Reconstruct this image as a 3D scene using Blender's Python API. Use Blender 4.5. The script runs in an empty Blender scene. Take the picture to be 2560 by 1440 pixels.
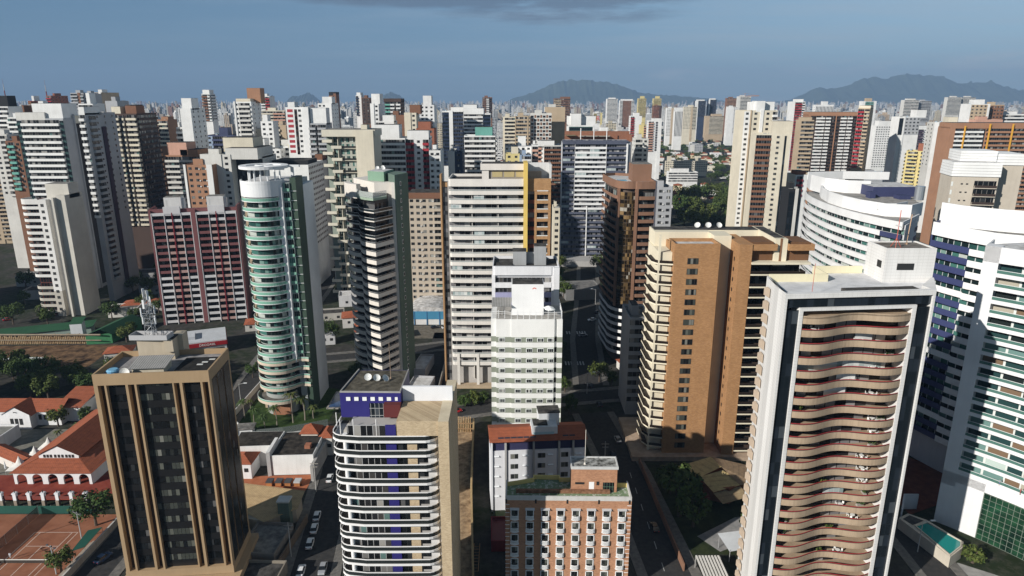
import bpy, math, random
from mathutils import Vector
R = math.radians
rnd = random.Random(7)
S = bpy.context.scene
COL = S.collection

# ------------------------------------------------------------------ camera
cam_d = bpy.data.cameras.new("camera"); cam_d.lens = 24.0; cam_d.sensor_width = 36.0
cam_d.clip_start = 1.0; cam_d.clip_end = 60000.0
cam = bpy.data.objects.new("camera", cam_d); COL.objects.link(cam)
cam.location = (0, 0, 105); cam.rotation_euler = (R(90 - 15.55), 0, 0)
S.camera = cam

# ------------------------------------------------------------------ light
SUN_AZ, SUN_EL = R(231.0), R(25.0)          # azimuth clockwise from +Y (behind the camera, to the left)
sun_v = Vector((math.sin(SUN_AZ)*math.cos(SUN_EL), math.cos(SUN_AZ)*math.cos(SUN_EL), math.sin(SUN_EL)))
ld = bpy.data.lights.new("sun", 'SUN'); ld.energy = 5.0; ld.angle = R(0.5); ld.color = (1.0, 0.955, 0.88)
lo = bpy.data.objects.new("sun", ld); COL.objects.link(lo)
lo.rotation_euler = sun_v.to_track_quat('Z', 'Y').to_euler()

W = bpy.data.worlds.new("World"); S.world = W; W.use_nodes = True
wt = W.node_tree; wt.nodes.clear()
def N(t, typ, **kw):
    n = t.nodes.new(typ)
    for k, v in kw.items(): setattr(n, k, v)
    return n
def L(t, a, b): t.links.new(a, b)
def MA(t, op, a, b=None, c=None, clamp=False):
    n = t.nodes.new('ShaderNodeMath'); n.operation = op; n.use_clamp = clamp
    for i, v in enumerate((a, b, c)):
        if v is None: continue
        if isinstance(v, (int, float)): n.inputs[i].default_value = v
        else: t.links.new(v, n.inputs[i])
    return n.outputs[0]
def MIX(t, f, a, b, mode='MIX'):
    n = t.nodes.new('ShaderNodeMix'); n.data_type = 'RGBA'; n.blend_type = mode
    for k, v in ((0, f), (6, a), (7, b)):
        if isinstance(v, (int, float)): n.inputs[k].default_value = v
        elif isinstance(v, (tuple, list)): n.inputs[k].default_value = (v[0], v[1], v[2], 1)
        else: t.links.new(v, n.inputs[k])
    return n.outputs[2]
def RAMP(t, f, stops):
    n = t.nodes.new('ShaderNodeValToRGB'); t.links.new(f, n.inputs[0]); e = n.color_ramp.elements
    while len(e) < len(stops): e.new(0.5)
    for i, (p, c) in enumerate(stops):
        e[i].position = p; e[i].color = (c, c, c, 1) if isinstance(c, (int, float)) else (c[0], c[1], c[2], 1)
    return n.outputs[0]
def NOISE(t, vec, scale, detail=3, rough=.55):
    n = t.nodes.new('ShaderNodeTexNoise'); n.inputs['Scale'].default_value = scale
    n.inputs['Detail'].default_value = detail; n.inputs['Roughness'].default_value = rough
    if vec is not None: t.links.new(vec, n.inputs['Vector'])
    return n.outputs['Fac']
def MAPV(t, vec, s, loc=(0, 0, 0)):
    n = t.nodes.new('ShaderNodeMapping'); t.links.new(vec, n.inputs['Vector'])
    n.inputs['Scale'].default_value = s; n.inputs['Location'].default_value = loc
    return n.outputs[0]

sky = N(wt, 'ShaderNodeTexSky', sky_type='NISHITA'); sky.sun_disc = False
sky.sun_elevation = SUN_EL; sky.sun_rotation = SUN_AZ; sky.air_density = 1.0; sky.dust_density = 0.6; sky.ozone_density = 1.5
tc = N(wt, 'ShaderNodeTexCoord'); sp = N(wt, 'ShaderNodeSeparateXYZ'); L(wt, tc.outputs['Generated'], sp.inputs[0])
zc = MA(wt, 'ADD', MA(wt, 'MAXIMUM', sp.outputs[2], 0.0), 0.05)
cb = N(wt, 'ShaderNodeCombineXYZ'); L(wt, MA(wt, 'DIVIDE', sp.outputs[0], zc), cb.inputs[0]); L(wt, MA(wt, 'DIVIDE', sp.outputs[1], zc), cb.inputs[1])
# thin high streaks + a darker bank of cloud overhead + small puffs low on the right
streak = RAMP(wt, NOISE(wt, MAPV(wt, cb.outputs[0], (.34, .75, 1)), 1.0, 8, .62), [(.42, 0), (.70, 1)])
def dirmask(x, z, sx, sz):
    a = MA(wt, 'DIVIDE', MA(wt, 'SUBTRACT', sp.outputs[0], x), sx); b = MA(wt, 'DIVIDE', MA(wt, 'SUBTRACT', sp.outputs[2], z), sz)
    q = MA(wt, 'ADD', MA(wt, 'MULTIPLY', a, a), MA(wt, 'MULTIPLY', b, b))
    return MA(wt, 'SUBTRACT', 1.0, q, clamp=True)
nz = NOISE(wt, MAPV(wt, tc.outputs['Generated'], (8, 8, 60)), 1.0, 8, .65)
bank = MA(wt, 'ADD', dirmask(.06, .119, .22, .030), MA(wt, 'MULTIPLY', dirmask(-.19, .132, .16, .020), .9))
bank = RAMP(wt, MA(wt, 'MULTIPLY', bank, RAMP(wt, nz, [(.34, 0), (.64, 1)])), [(.12, 0), (.62, 1)])
nz2 = RAMP(wt, NOISE(wt, MAPV(wt, tc.outputs['Generated'], (20, 20, 80)), 1.0, 8, .65), [(.38, 0), (.66, 1)])
puff = MA(wt, 'ADD', MA(wt, 'ADD', dirmask(.57, .040, .06, .018), dirmask(.225, .030, .05, .010)), MA(wt, 'MULTIPLY', dirmask(.47, .038, .20, .012), .75))
puff = RAMP(wt, MA(wt, 'MULTIPLY', puff, nz2), [(.10, 0), (.75, .8)])
skc = MIX(wt, 1.0, sky.outputs[0], (.55, .74, .95), 'MULTIPLY')
side = RAMP(wt, MA(wt, 'ADD', MA(wt, 'MULTIPLY', sp.outputs[0], .55), .5), [(.12, (1.2/9, 2.7/9, 4.6/9)), (.50, (2.6/9, 4.5/9, 6.6/9)), (.86, (6.0/9, 8.6/9, 10.6/9))])
skc = MIX(wt, .62, skc, MIX(wt, 1.0, side, (9, 9, 9), 'MULTIPLY'))
skc = MIX(wt, MA(wt, 'MULTIPLY', MA(wt, 'MULTIPLY', streak, MA(wt, 'ADD', .62, sp.outputs[0], clamp=True)), .50), skc, (5.6, 6.5, 7.4))
skc = MIX(wt, MA(wt, 'MULTIPLY', bank, .60), skc, (1.1, 1.3, 1.9))
skc = MIX(wt, MA(wt, 'MULTIPLY', puff, .55), skc, (7.4, 8.0, 8.6))
high = RAMP(wt, sp.outputs[2], [(.13, 1.0), (.50, .40)])          # deep blue overhead, pale towards the horizon
skc = MIX(wt, 1.0, skc, high, 'MULTIPLY')
bg = N(wt, 'ShaderNodeBackground'); bg.inputs[1].default_value = 0.062; L(wt, skc, bg.inputs[0])
wo = N(wt, 'ShaderNodeOutputWorld'); L(wt, bg.outputs[0], wo.inputs[0])

S.view_settings.view_transform = 'Standard'; S.view_settings.look = 'None'
S.view_settings.exposure = 0.34; S.view_settings.gamma = 1.0; S.view_settings.use_curve_mapping = False

# ------------------------------------------------------------------ materials
_mc = {}
def newmat(name):
    m = bpy.data.materials.new(name); m.use_nodes = True; t = m.node_tree
    b = t.nodes['Principled BSDF']; return m, t, b
def wall(c, dirt=.22, rough=.85, spec=.25):
    """painted render or stone with rain streaks and stains"""
    k = ('w', tuple(c), dirt, rough)
    if k in _mc: return _mc[k]
    m, t, b = newmat('painted_wall'); g = N(t, 'ShaderNodeNewGeometry')
    f1 = RAMP(t, NOISE(t, MAPV(t, g.outputs['Position'], (1.6, 1.6, .10)), 1.0, 5), [(.38, 1), (.75, 0)])
    f2 = RAMP(t, NOISE(t, g.outputs['Position'], .35, 5), [(.30, .0), (.70, 1)])
    f = MA(t, 'MULTIPLY', MA(t, 'ADD', MA(t, 'MULTIPLY', MA(t, 'SUBTRACT', 1.0, f1), .6), MA(t, 'MULTIPLY', f2, .5)), dirt*1.5, clamp=True)
    pat = RAMP(t, NOISE(t, g.outputs['Position'], .11, 3), [(.35, .88), (.65, 1.0)])
    L(t, MIX(t, 1.0, MIX(t, f, c, (c[0]*.45, c[1]*.43, c[2]*.40)), pat, 'MULTIPLY'), b.inputs['Base Color'])
    b.inputs['Roughness'].default_value = rough; b.inputs['Specular IOR Level'].default_value = spec
    _mc[k] = m; return m
def brick(c, c2, mortar, sx=1.0, name='brickwork'):
    k = ('b', tuple(c), tuple(c2), sx)
    if k in _mc: return _mc[k]
    m, t, b = newmat(name); o = N(t, 'ShaderNodeNewGeometry')
    s2 = N(t, 'ShaderNodeSeparateXYZ'); L(t, o.outputs['Position'], s2.inputs[0])
    cv = N(t, 'ShaderNodeCombineXYZ'); L(t, MA(t, 'ADD', s2.outputs[0], s2.outputs[1]), cv.inputs[0]); L(t, s2.outputs[2], cv.inputs[1])
    br = N(t, 'ShaderNodeTexBrick'); L(t, cv.outputs[0], br.inputs['Vector'])
    br.inputs['Color1'].default_value = (*c, 1); br.inputs['Color2'].default_value = (*c2, 1); br.inputs['Mortar'].default_value = (*mortar, 1)
    br.inputs['Scale'].default_value = 1.0; br.inputs['Brick Width'].default_value = .9*sx; br.inputs['Row Height'].default_value = .3*sx
    br.inputs['Mortar Size'].default_value = .03*sx; br.inputs['Bias'].default_value = -.1
    f = RAMP(t, NOISE(t, MAPV(t, o.outputs['Position'], (1, 1, .4)), .5, 5), [(.35, 0), (.7, .35)])
    L(t, MIX(t, f, br.outputs[0], (c[0]*.5, c[1]*.48, c[2]*.45)), b.inputs['Base Color'])
    b.inputs['Roughness'].default_value = .9; _mc[k] = m; return m
def flat(c, rough=.6, metal=0.0, spec=.5, name='paint'):
    k = ('f', tuple(c), rough, metal)
    if k in _mc: return _mc[k]
    m, t, b = newmat(name); b.inputs['Base Color'].default_value = (*c, 1); b.inputs['Roughness'].default_value = rough
    b.inputs['Metallic'].default_value = metal; b.inputs['Specular IOR Level'].default_value = spec
    _mc[k] = m; return m
def glz(pal='apt', h=3.0, cw=1.6, sill=.0, frame=(.03, .03, .03)):
    """a storey-high strip of doors, windows, curtains and wall between them; one random value per cell"""
    k = ('g', pal, h, cw, sill, frame)
    if k in _mc: return _mc[k]
    m, t, b = newmat('glazing'); o = N(t, 'ShaderNodeTexCoord'); s2 = N(t, 'ShaderNodeSeparateXYZ'); L(t, o.outputs['Object'], s2.inputs[0])
    oi = N(t, 'ShaderNodeObjectInfo')
    xn = MA(t, 'DIVIDE', MA(t, 'ADD', s2.outputs[0], s2.outputs[1]), cw); zn = MA(t, 'DIVIDE', s2.outputs[2], h)
    cv = N(t, 'ShaderNodeCombineXYZ'); L(t, MA(t, 'FLOOR', xn), cv.inputs[0]); L(t, MA(t, 'FLOOR', zn), cv.inputs[1])
    L(t, MA(t, 'MULTIPLY', oi.outputs['Random'], 91.7), cv.inputs[2])
    wn = N(t, 'ShaderNodeTexWhiteNoise'); L(t, cv.outputs[0], wn.inputs['Vector']); v = wn.outputs['Value']
    P = {'apt': [(0, (.010, .011, .012)), (.45, (.022, .022, .024)), (.60, (.055, .052, .050)), (.72, (.16, .155, .15)), (.90, (.30, .29, .27)), (.97, (.10, .17, .16))],
         'dark': [(0, (.006, .007, .008)), (.55, (.012, .014, .016)), (.80, (.03, .032, .034)), (.93, (.10, .10, .10))],
         'teal': [(0, (.008, .016, .016)), (.40, (.02, .06, .055)), (.62, (.05, .14, .12)), (.80, (.16, .26, .23)), (.93, (.40, .43, .40))],
         'office': [(0, (.008, .012, .016)), (.6, (.016, .022, .030)), (.9, (.05, .06, .07))],
         'curtain': [(0, (.008, .009, .010)), (.22, (.022, .024, .023)), (.42, (.05, .055, .048)), (.80, (.10, .105, .09)), (.95, (.17, .17, .15))],
         'amber': [(0, (.010, .007, .004)), (.45, (.03, .02, .010)), (.68, (.10, .065, .03)), (.86, (.20, .13, .06)), (.95, (.30, .28, .24))],
         'enc': [(0, (.36, .42, .42)), (.4, (.46, .50, .50)), (.7, (.26, .33, .33)), (.9, (.60, .62, .60))],
         'win': [(0, (.012, .013, .015)), (.55, (.025, .027, .03)), (.72, (.07, .075, .075)), (.86, (.20, .20, .19)), (.96, (.35, .35, .33))],
         'grey': [(0, (.012, .012, .013)), (.30, (.03, .03, .032)), (.42, (.17, .165, .17)), (.75, (.26, .25, .25)), (.95, (.45, .44, .42))],
         'wood': [(0, (.02, .05, .05)), (.30, (.13, .22, .205)), (.52, (.17, .115, .075)), (.72, (.36, .33, .27)), (.86, (.015, .02, .02)), (.95, (.42, .50, .47))]}[pal]
    n = t.nodes.new('ShaderNodeValToRGB'); n.color_ramp.interpolation = 'CONSTANT'; L(t, v, n.inputs[0]); e = n.color_ramp.elements
    while len(e) < len(P): e.new(.5)
    for i, (p, c) in enumerate(P): e[i].position = p; e[i].color = (*c, 1)
    fx = MA(t, 'FRACT', xn); fz = MA(t, 'FRACT', zn)
    fr = MA(t, 'MAXIMUM', MA(t, 'LESS_THAN', fx, .09), MA(t, 'GREATER_THAN', fz, .93))
    if sill: fr = MA(t, 'MAXIMUM', fr, MA(t, 'LESS_THAN', fz, sill))
    L(t, MIX(t, fr, n.outputs[0], frame), b.inputs['Base Color'])
    b.inputs['Roughness'].default_value = .22; b.inputs['Specular IOR Level'].default_value = .3
    _mc[k] = m; return m
def tglass(c, a=.55, name='tinted_glass'):
    k = ('tg', tuple(c), a)
    if k in _mc: return _mc[k]
    m, t, b = newmat(name); b.inputs['Base Color'].default_value = (*c, 1); b.inputs['Roughness'].default_value = .08
    tr = N(t, 'ShaderNodeBsdfTransparent'); tr.inputs[0].default_value = (min(1, c[0]*1.5+.3), min(1, c[1]*1.5+.3), min(1, c[2]*1.5+.3), 1)
    mx = N(t, 'ShaderNodeMixShader'); mx.inputs[0].default_value = a; L(t, tr.outputs[0], mx.inputs[1]); L(t, b.outputs[0], mx.inputs[2])
    L(t, mx.outputs[0], t.nodes['Material Output'].inputs[0]); _mc[k] = m; return m
def rough_roof(c1, c2, sc=.5, name='stained_roof'):
    k = ('r', tuple(c1), tuple(c2), sc)
    if k in _mc: return _mc[k]
    m, t, b = newmat(name); g = N(t, 'ShaderNodeNewGeometry')
    f = RAMP(t, NOISE(t, g.outputs['Position'], sc, 6, .65), [(.36, 0), (.64, 1)])
    L(t, MIX(t, f, c1, c2), b.inputs['Base Color']); b.inputs['Roughness'].default_value = .95; b.inputs['Specular IOR Level'].default_value = .15
    _mc[k] = m; return m
def tiles(c1, c2, name='clay_tiles'):
    k = ('t', tuple(c1), tuple(c2))
    if k in _mc: return _mc[k]
    m, t, b = newmat(name); g = N(t, 'ShaderNodeNewGeometry'); s2 = N(t, 'ShaderNodeSeparateXYZ'); L(t, g.outputs['Position'], s2.inputs[0])
    w1 = MA(t, 'ABSOLUTE', MA(t, 'SUBTRACT', MA(t, 'FRACT', MA(t, 'MULTIPLY', MA(t, 'ADD', s2.outputs[0], s2.outputs[1]), 1.6)), .5))
    w2 = MA(t, 'ABSOLUTE', MA(t, 'SUBTRACT', MA(t, 'FRACT', MA(t, 'MULTIPLY', s2.outputs[2], 2.5)), .5))
    ln = MA(t, 'MULTIPLY', MA(t, 'ADD', MA(t, 'GREATER_THAN', w1, .36), MA(t, 'GREATER_THAN', w2, .38)), .22, clamp=True)
    f = MA(t, 'ADD', ln, MA(t, 'MULTIPLY', RAMP(t, NOISE(t, g.outputs['Position'], .8, 6, .7), [(.35, 0), (.7, 1)]), .6), clamp=True)
    L(t, MIX(t, f, c1, c2), b.inputs['Base Color']); b.inputs['Roughness'].default_value = .9; b.inputs['Specular IOR Level'].default_value = .2
    _mc[k] = m; return m
def far_mat(kind, col=None):
    """facade of a distant block: colour from the object, window rows from its own metres"""
    k = ('far', kind, col)
    if k in _mc: return _mc[k]
    m, t, b = newmat('block_facade'); o = N(t, 'ShaderNodeTexCoord'); s2 = N(t, 'ShaderNodeSeparateXYZ'); L(t, o.outputs['Object'], s2.inputs[0])
    nn = N(t, 'ShaderNodeSeparateXYZ'); L(t, o.outputs['Normal'], nn.inputs[0]); oi = N(t, 'ShaderNodeObjectInfo')
    front = MA(t, 'GREATER_THAN', MA(t, 'ABSOLUTE', nn.outputs[1]), .5)
    u = MA(t, 'ADD', MA(t, 'MULTIPLY', s2.outputs[0], front), MA(t, 'MULTIPLY', s2.outputs[1], MA(t, 'SUBTRACT', 1.0, front)))
    pu, wu, z0, z1 = {'band': (7.0, .90, .32, .72), 'grid': (3.2, .52, .34, .76), 'wide': (5.0, .74, .30, .74), 'slot': (4.2, .40, .12, .88),
                      'strip': (2.6, .5, -.1, 1.1), 'bal': (6.5, .80, .40, .96)}[kind]
    un = MA(t, 'ADD', MA(t, 'DIVIDE', u, pu), MA(t, 'MULTIPLY', oi.outputs['Random'], 7.3)); zn = MA(t, 'DIVIDE', s2.outputs[2], 3.0)
    fu = MA(t, 'FRACT', un); fz = MA(t, 'FRACT', zn)
    mk = MA(t, 'MULTIPLY', MA(t, 'MULTIPLY', MA(t, 'LESS_THAN', fu, wu), MA(t, 'GREATER_THAN', fz, z0)), MA(t, 'LESS_THAN', fz, z1))
    mk = MA(t, 'MULTIPLY', mk, MA(t, 'LESS_THAN', MA(t, 'ABSOLUTE', nn.outputs[2]), .5))
    cv = N(t, 'ShaderNodeCombineXYZ'); L(t, MA(t, 'FLOOR', MA(t, 'MULTIPLY', un, 2)), cv.inputs[0]); L(t, MA(t, 'FLOOR', zn), cv.inputs[1]); L(t, oi.outputs['Random'], cv.inputs[2])
    wn = N(t, 'ShaderNodeTexWhiteNoise'); L(t, cv.outputs[0], wn.inputs['Vector'])
    gl = RAMP(t, wn.outputs['Value'], [(0, (.012, .014, .018)), (.55, (.03, .034, .04)), (.8, (.10, .11, .11)), (1, (.28, .30, .30))])
    g = N(t, 'ShaderNodeNewGeometry'); d = RAMP(t, NOISE(t, MAPV(t, g.outputs['Position'], (.25, .25, .03)), 1.0, 3), [(.35, .72), (.7, 1)])
    roof = MA(t, 'GREATER_THAN', nn.outputs[2], .5)
    bc = MIX(t, mk, MIX(t, 1.0, col or oi.outputs['Color'], d, 'MULTIPLY'), gl)
    L(t, MIX(t, MA(t, 'MULTIPLY', roof, .75), bc, (.14, .13, .12)), b.inputs['Base Color'])
    b.inputs['Roughness'].default_value = .7; b.inputs['Specular IOR Level'].default_value = .3
    _mc[k] = m; return m
def objcol(name='tinted_plaster', rough=.85):
    k = ('oc', rough)
    if k in _mc: return _mc[k]
    m, t, b = newmat(name); oi = N(t, 'ShaderNodeObjectInfo'); g = N(t, 'ShaderNodeNewGeometry')
    d = RAMP(t, NOISE(t, MAPV(t, g.outputs['Position'], (.5, .5, .08)), 1.0, 3), [(.35, .70), (.7, 1)])
    L(t, MIX(t, 1.0, oi.outputs['Color'], d, 'MULTIPLY'), b.inputs['Base Color']); b.inputs['Roughness'].default_value = rough
    _mc[k] = m; return m

WHITE = (.78, .78, .77); OFFW = (.66, .65, .62); CREAM = (.70, .64, .50); GREY = (.42, .42, .43); TAN = (.52, .42, .31); DARK = (.02, .02, .022)
ROOF = None
# ------------------------------------------------------------------ mesh building
class M:
    """collects faces; build() links them as ONE mesh object under a parent (world xy minus the origin given)"""
    def __init__(s, o=(0, 0)): s.v = []; s.f = []; s.m = []; s.o = o
    def add(s, vs, fs, m=0):
        n = len(s.v); s.v += [(x - s.o[0], y - s.o[1], z) for x, y, z in vs]
        for f in fs: s.f.append([i + n for i in f]); s.m.append(m)
        return s
    def bx(s, x0, x1, y0, y1, z0, z1, m=0):
        return s.add([(x0, y0, z0), (x1, y0, z0), (x1, y1, z0), (x0, y1, z0), (x0, y0, z1), (x1, y0, z1), (x1, y1, z1), (x0, y1, z1)],
                     [(0, 3, 2, 1), (4, 5, 6, 7), (0, 1, 5, 4), (1, 2, 6, 5), (2, 3, 7, 6), (3, 0, 4, 7)], m)
    def pr(s, p, z0, z1, m=0, mt=None):
        n = len(p); s.add([(x, y, z0) for x, y in p] + [(x, y, z1) for x, y in p], [(i, (i+1) % n, n+(i+1) % n, n+i) for i in range(n)] + [tuple(range(n-1, -1, -1))], m)
        b = len(s.v) - n; s.f.append(list(range(b, b+n))); s.m.append(m if mt is None else mt); return s
    def wl(s, p, t, z0, z1, m=0, closed=False):
        q = off(p, t, closed); n = len(p); k = n if closed else n-1
        for i in range(k):
            j = (i+1) % n
            s.add([(*p[i], z0), (*p[j], z0), (*q[j], z0), (*q[i], z0), (*p[i], z1), (*p[j], z1), (*q[j], z1), (*q[i], z1)],
                  [(0, 3, 2, 1), (4, 5, 6, 7), (0, 1, 5, 4), (2, 3, 7, 6)] + ([] if closed else ([(3, 0, 4, 7)] if i == 0 else []) + ([(1, 2, 6, 5)] if i == k-1 else [])), m)
        return s
    def cy(s, x, y, r, z0, z1, m=0, n=10, r1=None):
        r1 = r if r1 is None else r1; a = [2*math.pi*i/n for i in range(n)]
        s.add([(x+r*math.cos(t), y+r*math.sin(t), z0) for t in a] + [(x+r1*math.cos(t), y+r1*math.sin(t), z1) for t in a],
              [(i, (i+1) % n, n+(i+1) % n, n+i) for i in range(n)] + [tuple(range(n-1, -1, -1)), tuple(range(n, 2*n))], m)
        return s
    def bar(s, a, b, r, m=0, n=4):
        a, b = Vector(a), Vector(b); d = (b-a).normalized(); u = d.orthogonal().normalized(); w = d.cross(u); vs = []
        for p in (a, b):
            for i in range(n):
                t = 2*math.pi*i/n + .785; vs.append(tuple(p + u*r*math.cos(t) + w*r*math.sin(t)))
        return s.add(vs, [(i, (i+1) % n, n+(i+1) % n, n+i) for i in range(n)] + [tuple(range(n-1, -1, -1)), tuple(range(n, 2*n))], m)
    def q(s, *p, m=0): return s.add(list(p), [tuple(range(len(p)))], m)
    def build(s, name, mats, parent=None, loc=(0, 0, 0), smooth=False):
        me = bpy.data.meshes.new(name); me.from_pydata(s.v, [], s.f)
        if not isinstance(mats, (list, tuple)): mats = [mats]
        for x in mats: me.materials.append(x)
        if len(mats) > 1: me.polygons.foreach_set('material_index', s.m)
        if smooth: me.polygons.foreach_set('use_smooth', [True]*len(s.f))
        me.update(); o = bpy.data.objects.new(name, me); COL.objects.link(o)
        o.location = loc
        if parent: o.parent = parent
        return o
def off(p, t, closed=False):
    """polyline moved t to its left"""
    n = len(p); out = []
    for i in range(n):
        a = p[i-1] if (i > 0 or closed) else None; c = p[(i+1) % n] if (i < n-1 or closed) else None; b = p[i]; ns = []
        for s, e in ((a, b), (b, c)):
            if s is None or e is None: continue
            dx, dy = e[0]-s[0], e[1]-s[1]; l = math.hypot(dx, dy) or 1; ns.append((-dy/l, dx/l))
        nx = sum(q[0] for q in ns)/len(ns); ny = sum(q[1] for q in ns)/len(ns); k = max(nx*nx+ny*ny, .25)
        out.append((b[0]+nx*t/k, b[1]+ny*t/k))
    return out
def rot2(x, y, a): return (x*math.cos(a)-y*math.sin(a), x*math.sin(a)+y*math.cos(a))
def tag(o, label, cat, group=None):
    o['label'] = label; o['category'] = cat
    if group: o['group'] = group
    return o
def thing(name, label, cat, x=0, y=0, rot=0, group=None, z=0):
    o = bpy.data.objects.new(name, None); COL.objects.link(o); o.location = (x, y, z); o.rotation_euler = (0, 0, R(rot)); o.empty_display_size = 1
    return tag(o, label, cat, group)
def dup(o, parent=None, loc=None):
    c = o.copy(); COL.objects.link(c)
    if parent is not None: c.parent = parent
    if loc is not None: c.location = loc
    for ch in list(o.children): dup(ch, c)
    return c
def rep(o, zs):
    """the same part on every storey"""
    o.location.z = zs[0]
    for z in zs[1:]:
        dup(o, o.parent, (o.location.x, o.location.y, z))
def struct(o): o['kind'] = 'structure'; return o
def arc(cx, cy, r, a0, a1, n, ry=None):
    return [(cx + r*math.cos(R(a0+(a1-a0)*i/n)), cy + (ry or r)*math.sin(R(a0+(a1-a0)*i/n))) for i in range(n+1)]
ROOFM = rough_roof((.10, .095, .09), (.25, .24, .22)); DKROOF = rough_roof((.022, .021, .02), (.09, .085, .08))
LTROOF = rough_roof((.38, .37, .36), (.58, .58, .58)); REDROOF = tiles((.33, .100, .050), (.17, .052, .028)); TANROOF = tiles((.50, .36, .20), (.26, .18, .10))
def body(root, poly, z, mat, rim=1.0, roof=None, z0=0.0, o=(0, 0), name='wall'):
    m = M(o); m.pr(poly, z0, z-rim); m.wl(poly, .3, z-rim, z, 0, True)
    m.build(name, mat, root)
    if rim: M(o).pr(off(poly, .31, True), z-rim+.004, z-rim+.03).build('roof', roof or ROOFM, root)
def rect(x0, x1, y0, y1): return [(x0, y0), (x1, y0), (x1, y1), (x0, y1)]
def balc(root, path, inner, zs, mat, ph=1.05, slab=.22, t=.14, rail=None, o=(0, 0), glass=None, gh=1.0, name='balcony'):
    """one balcony per storey: slab between the outer and the inner line, a parapet along the outer one"""
    m = M(o); m.pr(path + inner[::-1], 0, slab); m.wl(path, t, slab, ph)
    b = m.build(name, mat, root)
    M(o).pr(off(path, t+.02) + inner[::-1], slab+.004, slab+.02).build('floor_tiles', rough_roof((.10, .09, .08), (.17, .155, .14), .6, 'floor_tiles'), b)
    if glass: M(o).wl(off(path, .03), .05, ph, ph+gh).build('glass_panel', glass, b)
    if rail: M(o).wl(off(path, .02), .09, ph+gh-.02 if glass else ph+.32, ph+gh+.06 if glass else ph+.42).build('rail', rail, b)
    rep(b, zs); return b
def enclose(root, spots, mat=None, name='glazed_enclosure'):
    """single balconies that the owners have glazed in or screened: (x0, x1, y, z0, z1)"""
    for x0, x1, y, z0, z1 in spots: M().bx(x0, x1, y, y+.05, z0, z1).build(name, mat or glz('enc', 3.0, 1.1, 0, (.5, .5, .5)), root)
def floors(z0, h, n): return [z0 + h*i for i in range(n)]
# ================================================================== ground
def sheet(name, poly, z, mat, th=0.0):
    m = M()
    if th: m.pr(poly, z-th, z)
    else: m.q(*[(x, y, z) for x, y in poly])
    return struct(m.build(name, mat))
gm, gt, gb = newmat('city_ground'); _g = N(gt, 'ShaderNodeNewGeometry')
_c = MIX(gt, RAMP(gt, NOISE(gt, _g.outputs['Position'], .03, 6, .7), [(.42, 0), (.56, 1)]), (.042, .040, .037), (.018, .027, .012))
_c = MIX(gt, RAMP(gt, NOISE(gt, _g.outputs['Position'], .35, 4, .7), [(.45, 0), (.7, .5)]), _c, (.10, .09, .078))
L(gt, _c, gb.inputs['Base Color']); gb.inputs['Roughness'].default_value = .95; gb.inputs['Specular IOR Level'].default_value = .1
M().q((-15000, -500, 0), (15000, -500, 0), (15000, 15500, 0), (-15000, 15500, 0)).build('ground', gm)['kind'] = 'structure'
ASPH = rough_roof((.030, .030, .031), (.050, .048, .046), .8, 'asphalt'); PAVE = rough_roof((.11, .105, .098), (.18, .17, .155), .9, 'paving')
def road(name, pts, w, mat=None, z=.006):
    l = off(pts, w/2); r = off(pts, -w/2)
    m = M()
    for i in range(len(pts)-1): m.q((*r[i], z), (*r[i+1], z), (*l[i+1], z), (*l[i], z))
    struct(m.build(name, mat or ASPH))
    return l, r
def kerbed(pts, w, sw=2.4):
    l, r = road('road', pts, w)
    for side, s in ((l, 1), (r, -1)):
        e = off(side, s*sw); m = M()
        for i in range(len(pts)-1):
            a, b, c, d = (side[i], side[i+1], e[i+1], e[i]) if s < 0 else (e[i], e[i+1], side[i+1], side[i])
            m.pr([d, c, b, a] if s < 0 else [a, d, c, b][::-1], .0, .13)
        struct(m.build('pavement', PAVE))
kerbed([(-44, 60), (-46, 132), (-49, 160), (-51, 178), (-53, 190)], 9)
kerbed([(38, 60), (36, 132), (33, 176), (28, 216)], 10)
kerbed([(30, 240), (33, 290), (44, 380), (52, 460)], 9)
kerbed([(-95, 60), (-96, 136), (-97, 190), (-100, 245), (-104, 300), (-112, 420)], 8)
kerbed([(-88, 193), (-56, 200), (-22, 216), (10, 226), (60, 236)], 8)
kerbed([(-100, 262), (-60, 272), (-20, 286), (20, 300)], 7)
kerbed([(94, 60), (98, 132), (99, 155)], 7)
zm = flat((.36, .36, .35), .8, name='road_paint')
for (cx, cy, rot, n) in ((30, 300, 0, 8), (26, 262, 0, 7), (46, 330, 60, 8)):
    m = M()
    for i in range(n):
        x0 = -n*.6 + i*1.2; p = [rot2(a, b, R(rot)) for a, b in ((x0, -2), (x0+.6, -2), (x0+.6, 2), (x0, 2))]
        m.q(*[(cx+a, cy+b, .014) for a, b in p])
    struct(m.build('zebra_crossing', zm))
m = M()
for i in range(14):
    y = 70 + i*8
    for x in (36.6 - (y-60)*.02,): m.q((x-.08, y, .012), (x+.08, y, .012), (x+.08, y+3, .012), (x-.08, y+3, .012))
struct(m.build('lane_marking', zm))

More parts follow.
